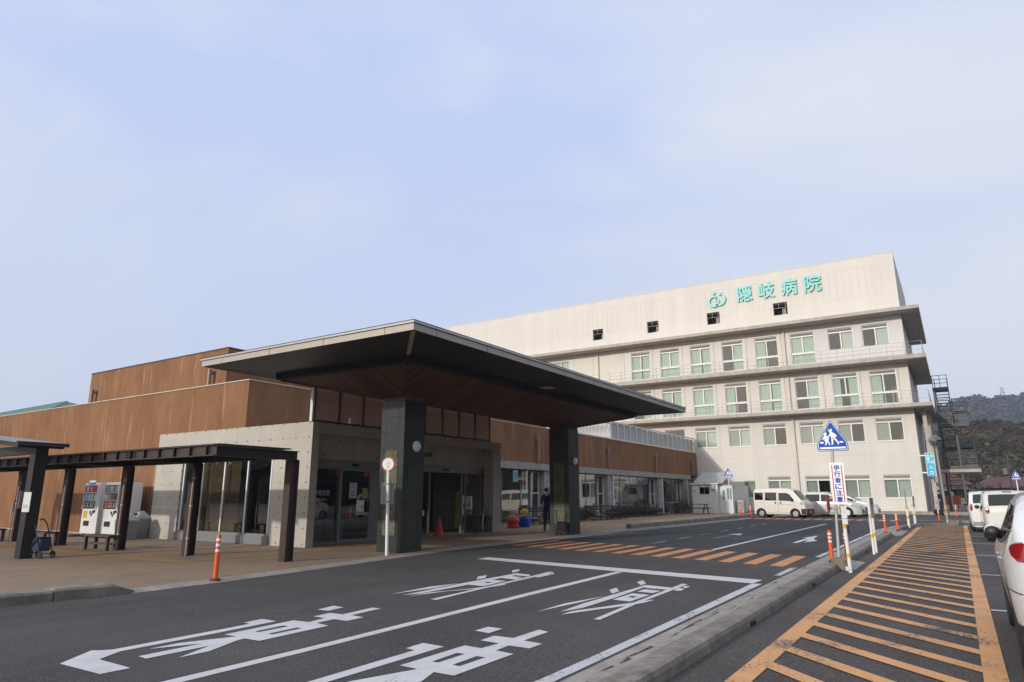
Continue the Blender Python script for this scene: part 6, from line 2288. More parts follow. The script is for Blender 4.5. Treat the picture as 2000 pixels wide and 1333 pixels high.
# ------------------------------------------------------------------ things on the pavement
def vending(label, x0, x1, y, rows_seed, banner):
    zb = gz(y) + 0.10
    V = thing('vending_machine', label, 'vending machine', ((x0 + x1) / 2, y + 0.37, zb), 0, 'vending machines')
    zt = 2.05
    mb = MB()
    mb.box(x0, x1, y + 0.02, y + 0.75, zb + 0.06, zt)
    mb.build('cabinet', 'white_paint', V, bevel=0.012)
    mb = MB()
    for a in (x0 + 0.05, x1 - 0.13):
        mb.box(a, a + 0.08, y + 0.06, y + 0.7, zb - 0.06, zb + 0.06)
    mb.build('foot', 'black_plastic', V)
    mb = MB()
    w = x1 - x0
    mb.box(x0 + 0.02, x1 - 0.005, y - 0.0, y + 0.0195, zb + 0.07, zt - 0.004)
    d = mb.build('front_door', 'white_paint', V, bevel=0.004)
    rnd = random.Random(rows_seed)
    zs = [1.73, 1.45, 1.17]
    mb = MB()
    mb.box(x0 + 0.08, x1 - 0.16, y - 0.004, y - 0.001, 1.12, zt - 0.10)
    mb.build('display_window', 'grey_room', d)
    pal = [['red_plastic', 'downpipe_brown', 'orange_plastic', 'downpipe_cream', 'red_roof'], ['wall_green_grey', 'cyan_sign', 'paper', 'pale_grey_plastic'], ['leaf_green', 'wall_green_grey', 'pale_grey_plastic', 'downpipe_cream', 'green_roof']]
    if rows_seed == 2:
        pal = [['sign_blue', 'cyan_sign', 'notice_yellow', 'paper'], ['leaf_green', 'downpipe_cream', 'wall_green_grey', 'red_roof'], ['red_plastic', 'leaf_green', 'downpipe_cream', 'orange_plastic', 'paper']]
    for r_, z in enumerate(zs):
        n = 12
        ms = pal[r_]
        mb = MB()
        for k in range(n):
            xa = x0 + 0.10 + (w - 0.28) * k / n
            mb.cur = rnd.randrange(len(ms))
            hh = 0.15 + 0.05 * rnd.random()
            mb.lathe([(0.032, 0), (0.034, 0.02), (0.034, hh - 0.05), (0.02, hh), (0.018, hh + 0.01)], 8, (xa + 0.035, y - 0.03, z))
        mb.build('drinks', ms, d, smooth=True)
        mb = MB()
        for k in range(n):
            xa = x0 + 0.10 + (w - 0.28) * k / n
            mb.box(xa + 0.01, xa + 0.06, y - 0.05, y - 0.004, z - 0.045, z - 0.012)
        mb.build('button_row', 'lamp_white' if r_ < 2 else 'black_plastic', d)
    mb = MB()
    mb.box(x0 + 0.08, x1 - 0.16, y - 0.052, y - 0.002, 1.955, 1.975)
    mb.box(x0 + 0.05, x0 + 0.08, y - 0.052, y - 0.002, 1.10, 1.975)
    mb.box(x1 - 0.16, x1 - 0.12, y - 0.052, y - 0.002, 1.10, 1.975)
    mb.build('window_frame', 'white_paint', d)
    mb = MB()
    mb.box(x0 + 0.25, x0 + 0.62, y - 0.03, y - 0.001, 0.50, 0.68)
    mb.build('dispensing_flap', 'black_plastic', d, bevel=0.01)
    mb = MB()
    for a, z, q, hgt in ((0.60, 0.98, 0.07, 0.10), (0.70, 0.90, 0.06, 0.09), (0.78, 0.98, 0.09, 0.12), (0.88, 1.03, 0.10, 0.09)):
        mb.box(x0 + a, x0 + a + q, y - 0.02, y - 0.001, z - 0.05, z + hgt - 0.05)
    mb.build('coin_panel', 'black_plastic', d)
    mb = MB()
    mb.box(x0 + 0.12, x0 + 0.42, y - 0.006, y - 0.001, 0.78, 1.04)
    mb.build('notice', 'notice_yellow' if rows_seed == 1 else 'paper', d)
    if banner:
        mb = MB()
        mb.box(x0 + 0.28, x0 + 0.75, y - 0.03, y + 0.0, 2.0, 2.07)
        mb.cur = 1
        mb.box(x0 + 0.28, x0 + 0.75, y - 0.012, y - 0.002, 2.08, 2.14)
        mb.build('top_banner', ['cyan_sign', 'paper'], V)
    return V
vending('white drinks vending machine on the left, with a small blue banner on its top edge', -27.75, -26.57, 12.9, 1, True)
vending('white drinks vending machine on the right, half hidden behind a walkway column', -26.28, -25.12, 12.92, 2, False)
def bin_(label, x, y, w, h, m='grey_plastic', loc_group='recycling bins'):
    zb = gz(y) + 0.035
    B = thing('recycling_bin', label, 'bin', (x, y, zb), 0, loc_group)
    mb = MB()
    a, b = w / 2 * 0.86, w / 2
    mb.add([(x - a, y - a, zb), (x + a, y - a, zb), (x + a, y + a, zb), (x - a, y + a, zb), (x - b, y - b, zb + h), (x + b, y - b, zb + h), (x + b, y + b, zb + h), (x - b, y + b, zb + h)],
           [(3, 2, 1, 0), (0, 1, 5, 4), (1, 2, 6, 5), (2, 3, 7, 6), (3, 0, 4, 7), (4, 5, 6, 7)])
    mb.build('bin_body', m, B, bevel=0.015)
    mb = MB()
    c = w / 2 + 0.012
    t = w * 0.22
    z0 = zb + h
    mb.add([(x - c, y - c, z0 - 0.04), (x + c, y - c, z0 - 0.04), (x + c, y + c, z0 - 0.04), (x - c, y + c, z0 - 0.04), (x - c, y - c, z0 + 0.01), (x + c, y - c, z0 + 0.01), (x + c, y + c, z0 + 0.01), (x - c, y + c, z0 + 0.01),
            (x - t, y - t * 0.9, z0 + 0.20), (x + t, y - t * 0.9, z0 + 0.20), (x + t, y + t * 0.6, z0 + 0.24), (x - t, y + t * 0.6, z0 + 0.24)],
           [(3, 2, 1, 0), (0, 1, 5, 4), (1, 2, 6, 5), (2, 3, 7, 6), (3, 0, 4, 7), (4, 5, 9, 8), (5, 6, 10, 9), (6, 7, 11, 10), (7, 4, 8, 11), (8, 9, 10, 11)])
    l = mb.build('lid', 'pale_grey_plastic', B, bevel=0.015)
    mb = MB()
    for d in (-0.075, 0.075):
        yy = y - (c + t * 0.9) / 2 - 0.02
        mb.cyl((x + d, yy, z0 + 0.115), (x + d, yy - 0.02, z0 + 0.135), 0.05, n=12)
    mb.build('drop_hole', 'black_gap', l)
    return B
bin_('grey bin with a pyramid lid nearest the concrete wall, in front of the vending machines', -24.55, 12.95, 0.58, 0.66)
bin_('grey bin with a pyramid lid just behind the front bin, beside the right vending machine', -24.95, 13.60, 0.50, 0.72)
bin_('narrow pale grey bin at the left side of the left vending machine', -28.02, 13.30, 0.36, 0.62, 'pale_grey_plastic')
mb = MB()
mb.box(-28.6, -28.0, 12.7, 13.4, gz(13), gz(13) + 0.10)
tag(mb.build('wooden_plinth', 'dark_wood', None), 'low dark timber plinth on the ground left of the vending machines', 'plinth')

def wooden_bench(label, x0, x1, y0, y1, h=0.42):
    zb = gz(y0) + 0.035
    B = thing('wooden_bench', label, 'bench', ((x0 + x1) / 2, (y0 + y1) / 2, zb), 0, 'dark benches under the walkway')
    mb = MB()
    n = 4
    for k in range(n):
        a = y0 + (y1 - y0) * k / n
        mb.box(x0, x1, a + 0.006, a + (y1 - y0) / n - 0.006, zb + h - 0.05, zb + h)
    mb.build('seat', 'dark_wood', B)
    for x in (x0 + 0.08, x1 - 0.16):
        for y in (y0 + 0.02, y1 - 0.10):
            mb = MB()
            mb.box(x, x + 0.08, y, y + 0.08, zb, zb + h - 0.051)
            mb.build('leg', 'dark_wood', B)
    mb = MB()
    mb.box(x0 + 0.16, x1 - 0.16, (y0 + y1) / 2 - 0.02, (y0 + y1) / 2 + 0.02, zb + 0.15, zb + 0.20)
    mb.build('stretcher', 'dark_wood', B)
    return B
wooden_bench('dark wooden bench before the vending machines, its end at a walkway column', -21.4, -19.95, 10.05, 10.45)
wooden_bench('dark wooden bench behind the thick shelter post, at the next walkway column', -25.1, -23.4, 9.9, 10.35)
wooden_bench('dark wooden bench at the very left edge under the walkway', -29.6, -27.2, 9.9, 10.35)

def rollator(label, x, y, rz, cloth, s=1.0, fm='aluminium'):
    zb = gz(y) + 0.035
    B = thing('rollator', label, 'walking aid', (x, y, zb), rz, 'wheeled walkers')
    W2 = 0.23 * s
    mb = MB()
    for sx in (-W2, W2):
        mb.tube([(sx, 0.26, 0.10), (sx, 0.10, 0.45), (sx, -0.06, 0.80), (sx, -0.20, 0.92), (sx, -0.30, 0.92)], 0.014, 7)
        mb.tube([(sx, -0.24, 0.10), (sx, 0.10, 0.47)], 0.014, 7)
        mb.tube([(sx, -0.24, 0.10), (sx, 0.26, 0.10)], 0.011, 7)
    mb.bar((-W2, 0.08, 0.44), (W2, 0.08, 0.44), 0.02)
    mb.bar((-W2, -0.24, 0.12), (W2, -0.24, 0.12), 0.02)
    mb.build('frame', fm, B, smooth=True, local=True)
    mb = MB()
    mb.box(-W2 + 0.02, W2 - 0.02, -0.17, 0.20, 0.17, 0.46)
    mb.build('bag', cloth, B, bevel=0.03, local=True)
    mb = MB()
    mb.box(-W2 + 0.01, W2 - 0.01, -0.18, 0.16, 0.463, 0.50)
    mb.build('seat', 'black_cloth', B, bevel=0.012, local=True)
    for sx in (-W2, W2):
        for yy in (0.26, -0.24):
            mb = MB()
            mb.cyl((sx - 0.015, yy, 0.085), (sx + 0.015, yy, 0.085), 0.085, n=18)
            mb.build('wheel', 'tyre', B, local=True)
        mb = MB()
        mb.cyl((sx, -0.20, 0.92), (sx, -0.34, 0.92), 0.022, n=8)
        mb.build('grip', 'black_plastic', B, smooth=True, local=True)
    return B
rollator('blue plaid wheeled walker at the foot of the thick shelter post', -19.30, 8.1, R(-75), 'plaid_blue', 0.72, 'black_plastic')
rollator('dark wheeled walker leaning at the foot of the far granite column', -12.75, 23.0, R(20), 'black_cloth', 0.8, 'black_plastic')

CN = thing('traffic_cone', 'red traffic cone beside the open entrance door', 'cone', (-16.55, 20.35, gz(20) + 0.035))
zc = gz(20) + 0.035
mb = MB()
mb.lathe([(0.17, 0.03), (0.155, 0.05), (0.035, 0.68), (0.02, 0.70)], 20, (-16.55, 20.35, zc))
mb.build('cone_body', 'red_plastic', CN, smooth=True)
mb = MB()
mb.cbox((-16.55, 20.35, zc + 0.017), (0.40, 0.40, 0.035))
mb.build('base', 'red_plastic', CN, bevel=0.01)

# umbrella stand and bench by the entrance
US = thing('umbrella_stand', 'dark umbrella stand with a few umbrellas in it at the right side of the entrance', 'umbrella stand', (-16.5, 23.2, gz(23) + 0.035))
zc = gz(23) + 0.035
mb = MB()
for x in (-16.72, -16.32):
    for y in (22.3, 23.4):
        mb.bar((x, y, zc), (x, y, zc + 0.62), 0.03)
for z in (0.10, 0.60):
    for x in (-16.72, -16.52, -16.32):
        mb.bar((x, 22.3, zc + z), (x, 23.4, zc + z), 0.022)
    for k in range(6):
        y = 22.3 + 1.1 * k / 5
        mb.bar((-16.72, y, zc + z), (-16.32, y, zc + z), 0.018)
mb.build('rack', 'dark_steel', US)
rnd = random.Random(5)
for k, m_ in enumerate(('grey_cloth', 'paper', 'black_cloth', 'grey_cloth', 'navy_cloth')):
    y = 22.9 + 0.11 * k
    x = -16.6 + 0.2 * rnd.random()
    mb = MB()
    mb.cyl((x, y, zc + 0.03), (x + 0.03, y + 0.02, zc + 0.68), 0.012, 0.05, n=8)
    mb.cyl((x + 0.03, y + 0.02, zc + 0.68), (x + 0.04, y + 0.02, zc + 0.86), 0.010, n=6)
    mb.tube([(x + 0.04, y + 0.02, zc + 0.86), (x + 0.05, y + 0.06, zc + 0.90), (x + 0.05, y + 0.10, zc + 0.86)], 0.010, 6)
    u = mb.build('umbrella', m_, None, smooth=True)
    tag(u, ['grey folded umbrella in the stand by the entrance, leftmost', 'white folded umbrella in the entrance stand', 'black folded umbrella in the middle of the entrance stand', 'grey folded umbrella in the stand, right of the black one', 'navy folded umbrella at the right end of the entrance stand'][k], 'umbrella', 'umbrellas in the entrance stand')

# two coin rides without their figures: plain moulded tubs
def ride(label, x, y, m1, m2, kind):
    zb = gz(y) + 0.035
    B = thing('kiddie_ride', label, 'kiddie ride', (x, y, zb), R(15), 'coin rides beside the entrance')
    mb = MB()
    mb.lathe([(0.26, 0), (0.27, 0.10), (0.25, 0.20)] if kind else [(0.30, 0), (0.31, 0.12), (0.29, 0.2)], 18, (0, 0, 0))
    mb.build('base', m1, B, bevel=0.01, local=True)
    mb = MB()
    if kind:
        ell(mb, (0, 0, 0.34), 0.30, 0.36, 0.20)
    else:
        mb.box(-0.30, 0.30, -0.34, 0.34, 0.14, 0.48)
    mb.build('tub', m1, B, smooth=kind, bevel=0 if kind else 0.07, local=True)
    mb = MB()
    ell(mb, (0, 0.12, 0.66), 0.22, 0.16, 0.20)
    mb.build('back_cushion', m2, B, smooth=True, local=True)
    mb = MB()
    mb.bar((-0.2, -0.22, 0.52), (0.2, -0.22, 0.56), 0.05)
    mb.build('hand_bar', 'white_paint', B, local=True)
    return B
ride('plain red rounded coin ride with a pink cushion beside the entrance frame', -17.35, 26.7, 'red_plastic', 'skin', True)
ride('plain blue boxy coin ride with a yellow cushion right of the red one', -17.45, 27.75, 'sign_blue', 'notice_yellow', False)

def park_bench(label, x, y0, y1, back=True):
    zb = gz(y0) + 0.035
    B = thing('park_bench', label, 'bench', (x, (y0 + y1) / 2, zb), 0, 'dark benches along the glazed front')
    mb = MB()
    for k in range(4):
        mb.box(x - 0.22 + 0.11 * k, x - 0.13 + 0.11 * k, y0, y1, zb + 0.40, zb + 0.44)
    mb.build('seat', 'dark_steel', B)
    if back:
        mb = MB()
        for z in (0.62, 0.76):
            mb.box(x - 0.30, x - 0.26, y0, y1, zb + z, zb + z + 0.09)
        mb.build('backrest', 'dark_steel', B)
    for y in (y0 + 0.15, (y0 + y1) / 2, y1 - 0.15):
        mb = MB()
        mb.box(x - 0.28, x - 0.24, y - 0.025, y + 0.025, zb, zb + (0.84 if back else 0.40))
        mb.box(x + 0.16, x + 0.20, y - 0.025, y + 0.025, zb, zb + 0.40)
        mb.box(x - 0.24, x + 0.16, y - 0.025, y + 0.025, zb + 0.36, zb + 0.399)
        mb.build('leg', 'dark_steel', B)
    return B
park_bench('dark bench against the glazed front, partly hidden behind the person in navy', -18.2, 28.9, 31.6)
park_bench('long dark bench before the hedge, right of the far granite column', -17.9, 35.6, 39.6)
park_bench('dark bench with a backrest farther along the hedge', -18.4, 44.8, 48.2)
def picnic(label, x, y, L, rz=0.0):
    zb = gz(y) + 0.035
    T = thing('picnic_table', label, 'table', (x, y, zb), rz, 'picnic tables')
    mb = MB()
    for k in range(5):
        mb.box(-L / 2, L / 2, -0.35 + 0.14 * k, -0.22 + 0.14 * k, 0.70, 0.74)
    mb.build('tabletop', 'dark_steel', T, local=True)
    for s in (-0.68, 0.68):
        mb = MB()
        mb.box(-L / 2, L / 2, s - 0.14, s + 0.14, 0.41, 0.45)
        mb.build('seat', 'dark_steel', T, local=True)
    for xx in (-L / 2 + 0.25, L / 2 - 0.25):
        mb = MB()
        mb.bar((xx, -0.72, 0), (xx, -0.2, 0.70), 0.06)
        mb.bar((xx, 0.72, 0), (xx, 0.2, 0.70), 0.06)
        mb.bar((xx, -0.75, 0.39), (xx, 0.75, 0.39), 0.06)
        mb.build('leg', 'dark_steel', T, local=True)
    return T
picnic('dark picnic table with bench seats before the white shed', -17.55, 53.6, 2.0)
picnic('dark picnic table behind the hedge, near the glazed front', -19.3, 43.2, 1.9, R(80))
# folding ramp rail
WR = thing('handrail_frame', 'silver tubular frame standing by the hedge near the white shed', 'handrail', (-18.6, 51.0, gz(51)))
zc = gz(51) + 0.035
mb = MB()
for x in (-18.9, -18.3):
    mb.tube([(x, 49.6, zc), (x, 50.0, zc + 0.86), (x, 51.8, zc + 0.90), (x, 52.3, zc)], 0.024, 8)
mb.bar((-18.9, 50, zc + 0.86), (-18.3, 50, zc + 0.86), 0.03)
mb.bar((-18.9, 51.8, zc + 0.9), (-18.3, 51.8, zc + 0.9), 0.03)
tag(WR)
mb.build('rail', 'aluminium', WR, smooth=True)
BW = thing('bicycle_wheel', 'single spoked wheel leaning at the hedge beside a picnic table', 'wheel', (-18.9, 41.6, gz(41)))
zc = gz(41) + 0.05
mb = MB()
pts = [(-18.9, 41.6 + 0.32 * math.cos(2 * PI * k / 24), zc + 0.62 + 0.32 * math.sin(2 * PI * k / 24)) for k in range(25)]
mb.tube(pts, 0.025, 6)
for k in range(8):
    t = 2 * PI * k / 8
    mb.bar((-18.9, 41.6, zc + 0.62), (-18.9, 41.6 + 0.31 * math.cos(t), zc + 0.62 + 0.31 * math.sin(t)), 0.008)
mb.bar((-18.9, 41.4, zc), (-18.9, 41.5, zc + 0.4), 0.03)
mb.bar((-18.9, 41.8, zc), (-18.9, 41.7, zc + 0.4), 0.03)
mb.build('wheel', 'black_plastic', BW)

# ------------------------------------------------------------------ people
def person(name_label, loc, rz, joints, cloth, H=1.0, group=None, hair=True, short=True):
    """joints: dict of positions in a local frame (x right, y forward, z up)"""
    P = thing('person', name_label, 'person', loc, rz, group)
    V, E, Rr, M_ = [], [], [], []
    def add(p, r, m, parent=None):
        V.append(tuple(c * H for c in p))
        Rr.append(r * H)
        M_.append(m)
        if parent is not None:
            E.append((parent, len(V) - 1))
        return len(V) - 1
    J = joints
    pel = add(J['pelvis'], 0.135, 1)
    wa = add(J['waist'], 0.125, 0, pel)
    ch = add(J['chest'], 0.150, 0, wa)
    sh = add(J['upper'], 0.110, 0, ch)
    nk = add(J['neck'], 0.055, 2, sh)
    hd0 = add(J['head'], 0.088, 2, nk)
    hd1 = add((J['head'][0], J['head'][1], J['head'][2] + 0.10), 0.085, 2, hd0)
    add((J['head'][0], J['head'][1], J['head'][2] + 0.165), 0.045, 2, hd1)
    for s in ('L', 'R'):
        a = add(J['sh' + s], 0.068, 0, sh)
        e = add(J['el' + s], 0.048, 0 if not short else 0, a)
        w = add(J['wr' + s], 0.030, 2 if short else 0, e)
        wx, wy, wz = J['wr' + s]
        d = Vector(J['wr' + s]) - Vector(J['el' + s])
        d.normalize()
        side = Vector((1 if s == 'R' else -1, 0, 0))
        fw = d.cross(side).normalized()
        pm = add(tuple(Vector(J['wr' + s]) + d * 0.06), 0.026, 2, w)
        for i, ln in enumerate((0.075, 0.085, 0.08, 0.06)):
            b = Vector(J['wr' + s]) + d * 0.095 + fw * (0.027 - 0.018 * i)
            k = add(tuple(b), 0.0095, 2, pm)
            k2 = add(tuple(b + d * ln * 0.55 - side * 0.010), 0.0085, 2, k)
            add(tuple(b + d * ln * 0.95 - side * 0.030), 0.007, 2, k2)
        t1 = add(tuple(Vector(J['wr' + s]) + d * 0.045 + fw * 0.038), 0.011, 2, pm)
        add(tuple(Vector(J['wr' + s]) + d * 0.085 + fw * 0.058), 0.008, 2, t1)
        h_ = add(J['hip' + s], 0.098, 1, pel)
        kn = add(J['kn' + s], 0.068, 1, h_)
        an = add(J['an' + s], 0.045, 1, kn)
        ax, ay, az = J['an' + s]
        to = J.get('toe' + s, (ax, ay + 0.17, max(0.035, az - 0.05)))
        hl = add((ax, ay - 0.02, max(0.04, az - 0.045)), 0.042, 3, an)
        add(to, 0.034, 3, hl)
    me = bpy.data.meshes.new('body')
    me.from_pydata(V, E, [])
    o = bpy.data.objects.new('body', me)
    col.objects.link(o)
    sk = o.modifiers.new('skin', 'SKIN')
    sk.use_smooth_shade = True
    for i, q in enumerate(me.skin_vertices[0].data):
        q.radius = (Rr[i], Rr[i])
        q.use_root = (i == 0)
    sub = o.modifiers.new('sub', 'SUBSURF')
    sub.levels = sub.render_levels = 2
    bpy.context.view_layer.update()
    nm = bpy.data.meshes.new_from_object(o.evaluated_get(bpy.context.evaluated_depsgraph_get()))
    nm.name = 'body'
    o.modifiers.clear()
    o.data = nm
    for m_ in cloth:
        nm.materials.append(MATS[m_])
    nm.materials.append(MATS['skin']) if False else None
    va = np.array(V)
    Ea = E
    seg = [(np.array(V[a]), np.array(V[b]), M_[b]) for a, b in Ea]
    for p in nm.polygons:
        c = np.array(p.center)
        best, bm_ = 1e9, 0
        for a, b, m_ in seg:
            ab = b - a
            t = max(0.0, min(1.0, float(np.dot(c - a, ab) / max(1e-9, np.dot(ab, ab)))))
            dd = float(np.linalg.norm(a + ab * t - c))
            if dd < best:
                best, bm_ = dd, m_
        p.material_index = bm_
        p.use_smooth = True
    o.parent = P
    # face and hair
    hx, hy, hz = (c * H for c in J['head'])
    fd = J.get('face', (0, 1))
    mb = MB()
    f = Vector((fd[0], fd[1], 0)).normalized()
    r_ = Vector((f.y, -f.x, 0))
    c0 = Vector((hx, hy, hz))
    nose = c0 + f * 0.098 * H + Vector((0, 0, 0.035 * H))
    ell(mb, tuple(nose), 0.014, 0.016, 0.022, 8, 6)
    for s in (-1, 1):
        ell(mb, tuple(c0 + r_ * s * 0.086 * H + Vector((0, 0, 0.03 * H))), 0.012, 0.02, 0.03, 8, 6)
    mb.cur = 1
    for s in (-1, 1):
        ell(mb, tuple(c0 + f * 0.083 * H + r_ * s * 0.032 * H + Vector((0, 0, 0.062 * H))), 0.012, 0.010, 0.007, 8, 6)
    mb.cur = 2
    ell(mb, tuple(c0 + f * 0.084 * H - Vector((0, 0, 0.005 * H))), 0.022, 0.010, 0.006, 8, 6)
    mb.build('face', ['skin', 'hair_black', 'red_roof'], P, smooth=True, local=True)
    mb = MB()
    vs, n, m2 = [], 20, 10
    for k in range(m2 + 1):
        ph_ = PI * 0.62 * k / m2
        for i in range(n):
            t = 2 * PI * i / n
            d = Vector((math.cos(t) * math.sin(ph_), math.sin(t) * math.sin(ph_), math.cos(ph_)))
            front = d.dot(f)
            rr = 0.112 + 0.006 * math.sin(9 * t + 3 * k)
            if front > 0.45 and ph_ > 0.9:
                rr = 0.07
            vs.append(tuple(c0 + Vector((0, 0, 0.065)) * H - f * 0.012 + Vector((d.x * rr * 0.92, d.y * rr * 0.98, d.z * rr * 1.02)) * H))
    mb.add(vs, [(k * n + i, k * n + (i + 1) % n, (k + 1) * n + (i + 1) % n, (k + 1) * n + i) for k in range(m2) for i in range(n)])
    mb.build('hair', 'hair_black', P, smooth=True, local=True)
    return P
walk = dict(pelvis=(0, 0, 0.93), waist=(0, 0.0, 1.08), chest=(0, 0.01, 1.26), upper=(0, 0.0, 1.40), neck=(0, 0.01, 1.49), head=(0, 0.03, 1.56),
            shL=(-0.175, 0, 1.39), elL=(-0.235, -0.02, 1.12), wrL=(-0.17, 0.17, 0.99), shR=(0.175, 0, 1.39), elR=(0.235, 0.0, 1.12), wrR=(0.15, 0.2, 1.05),
            hipL=(-0.09, 0, 0.88), knL=(-0.10, 0.08, 0.48), anL=(-0.09, -0.10, 0.12), hipR=(0.09, 0, 0.88), knR=(0.10, 0.14, 0.49), anR=(0.10, 0.20, 0.09), face=(0.95, 0.30))
person('person with short black hair in navy clothes walking behind the far granite column', (-14.40, 24.75, gz(24.5) + 0.035), R(15), walk, ['navy_cloth', 'navy_cloth', 'skin', 'black_plastic'], 1.03)
stand = dict(pelvis=(0, 0, 0.93), waist=(0, 0.0, 1.08), chest=(0, 0.03, 1.26), upper=(0, 0.03, 1.40), neck=(0, 0.05, 1.49), head=(0, 0.08, 1.56),
             shL=(-0.185, 0.02, 1.39), elL=(-0.25, 0.0, 1.12), wrL=(-0.20, 0.14, 0.92), shR=(0.185, 0.02, 1.39), elR=(0.25, 0.06, 1.14), wrR=(0.14, 0.26, 1.16),
             hipL=(-0.09, 0, 0.88), knL=(-0.11, 0.02, 0.48), anL=(-0.12, -0.02, 0.09), hipR=(0.09, 0, 0.88), knR=(0.10, 0.03, 0.48), anR=(0.11, 0.0, 0.09), face=(0, 1))
person('person in a black jacket and dark jeans standing under the escape stair porch', (-1.17, 58.3, gz(58) + 0.02), R(70), stand, ['black_cloth', 'denim_cloth', 'skin', 'black_plastic'], 1.03)
mb = MB()
ell(mb, (0, 0, 0.22), 0.28, 0.2, 0.22)
mb.box(-0.05, 0.05, -0.02, 0.02, 0.40, 0.50)
o = mb.build('bag', 'black_cloth', None, smooth=True)
o.location = (-1.45, 58.6, gz(58) + 0.0)
tag(o, 'black bag on the ground by the corner of the cream building', 'bag')

# ------------------------------------------------------------------ hedge and plants along the glazing
def leaf_cloud(mb, n, cx, cy, cz, rx, ry, rz, size, rnd, nm=1):
    for _ in range(n):
        while True:
            p = Vector((rnd.uniform(-1, 1), rnd.uniform(-1, 1), rnd.uniform(-1, 1)))
            if p.length < 1: break
        c = Vector((cx + p.x * rx, cy + p.y * ry, cz + p.z * rz))
        a = Vector((rnd.uniform(-1, 1), rnd.uniform(-1, 1), rnd.uniform(-1, 1))).normalized() * size * rnd.uniform(0.6, 1.4)
        b = a.cross(Vector((rnd.uniform(-1, 1), rnd.uniform(-1, 1), rnd.uniform(-1, 1)))).normalized() * size * 0.55
        mb.cur = rnd.randrange(nm)
        mb.add([c - a, c + b, c + a, c - b], [(0, 1, 2, 3)])
def hedge(label, x, y0, y1, h, seed):
    rnd = random.Random(seed)
    zb = gz(y0) + 0.03
    Hh = thing('hedge', label, 'hedge', (x, (y0 + y1) / 2, zb), 0, 'bare brown hedges along the glazed front')
    tw = MB()
    n = int((y1 - y0) * 26)
    for _ in range(n):
        y = rnd.uniform(y0, y1)
        xx = x + rnd.uniform(-0.3, 0.3)
        p = Vector((xx, y, zb))
        for s in range(3):
            q = p + Vector((rnd.uniform(-0.14, 0.14), rnd.uniform(-0.14, 0.14), h / 3 * rnd.uniform(0.8, 1.15)))
            tw.cyl(p, q, 0.010 - 0.002 * s, 0.008 - 0.002 * s, n=4, caps=False)
            p = q
    tag(tw.build('branches', 'twig', Hh), kind='stuff')
    lf = MB()
    L_ = y1 - y0
    for k in range(int(L_ * 2)):
        cy = y0 + (k + 0.5) / 2
        leaf_cloud(lf, 330, x, cy, zb + h * 0.60, 0.42, 0.42, h * 0.42 * rnd.uniform(0.8, 1.15), 0.045, rnd, 2)
    lf.build('foliage', ['hedge_leaf', 'twig'], Hh)
    return Hh
hedge('low bare hedge between the far granite column and the first glazed bay', -18.9, 32.4, 37.4, 0.60, 1)
hedge('dense reddish brown hedge in the middle of the glazed front', -18.9, 41.0, 45.2, 0.66, 2)
hedge('low hedge stretch behind the farther backrest bench', -19.2, 45.8, 50.0, 0.56, 3)
hedge('tall round reddish brown bush at the corner of the white shed', -18.75, 52.2, 54.6, 1.05, 4)
rnd = random.Random(8)
mb = MB()
for _ in range(2600):
    y = rnd.uniform(31, 54)
    x = rnd.uniform(-19.6, -17.9) + 0.3 * math.sin(y)
    h = rnd.uniform(0.03, 0.10)
    a = rnd.random() * PI
    dx, dy = 0.03 * math.cos(a), 0.03 * math.sin(a)
    z = gz(y) + 0.036
    mb.add([(x - dx, y - dy, z), (x + dx, y + dy, z), (x + rnd.uniform(-0.05, 0.05), y, z + h)], [(0, 1, 2)])
tag(mb.build('dry_grass', 'dry_grass', None), 'thin dry grass in the planting strip along the glazed front', 'grass', kind='stuff')

# ------------------------------------------------------------------ beyond the buildings
GH = thing('green_roof_hall', 'green metal hipped roof of a hall showing behind the brown wall at the far left', 'building', (-120, 55, 0))
mb = MB()
mb.box(-205, -114, 42, 78, 0, 11)
mb.build('wall', 'grey_wall', GH)
mb = MB()
mb.add([(-207, 40, 11), (-112, 40, 11), (-112, 80, 11), (-207, 80, 11), (-190, 60, 18.8), (-141, 60, 19.3)],
       [(0, 1, 5, 4), (1, 2, 5), (2, 3, 4, 5), (3, 0, 4)])
mb.build('roof', 'green_roof', GH)
mb = MB()
mb.bar((-112, 40, 11.05), (-141, 60, 19.35), 0.35, 0.12)
mb.bar((-190, 60, 18.85), (-141, 60, 19.35), 0.3, 0.1)
mb.build('ridge_cap', 'wall_green_grey', GH)

def house(label, x, y, w, d, h, rh, wallm, roofm, rz=0.0):
    H_ = thing('house', label, 'house', (x, y, gz(y)), rz)
    mb = MB()
    mb.box(-w / 2, w / 2, -d / 2, d / 2, 0, h)
    mb.build('wall', wallm, H_, local=True)
    mb = MB()
    e = 0.6
    mb.add([(-w / 2 - e, -d / 2 - e, h), (w / 2 + e, -d / 2 - e, h), (w / 2 + e, d / 2 + e, h), (-w / 2 - e, d / 2 + e, h), (-w / 2 + 2.0, 0, h + rh), (w / 2 - 2.0, 0, h + rh)],
           [(0, 1, 5, 4), (1, 2, 5), (2, 3, 4, 5), (3, 0, 4)])
    mb.build('roof', roofm, H_, local=True)
    for k in range(3):
        xx = -w / 2 + w * (k + 0.5) / 3
        mb = MB()
        mb.box(xx - 0.9, xx + 0.9, -d / 2 - 0.05, -d / 2 - 0.002, h * 0.35, h * 0.75)
        f = mb.build('window', 'white_frame', H_, local=True)
        mb = MB()
        mb.box(xx - 0.82, xx + 0.82, -d / 2 - 0.06, -d / 2 - 0.051, h * 0.38, h * 0.72)
        mb.build('pane', 'dark_car_glass', f, local=True)
    return H_
house('single storey house with a wide red tiled roof beyond the car park', 6.9, 124, 9.6, 8, 2.5, 1.6, 'grey_wall', 'red_roof', R(3))
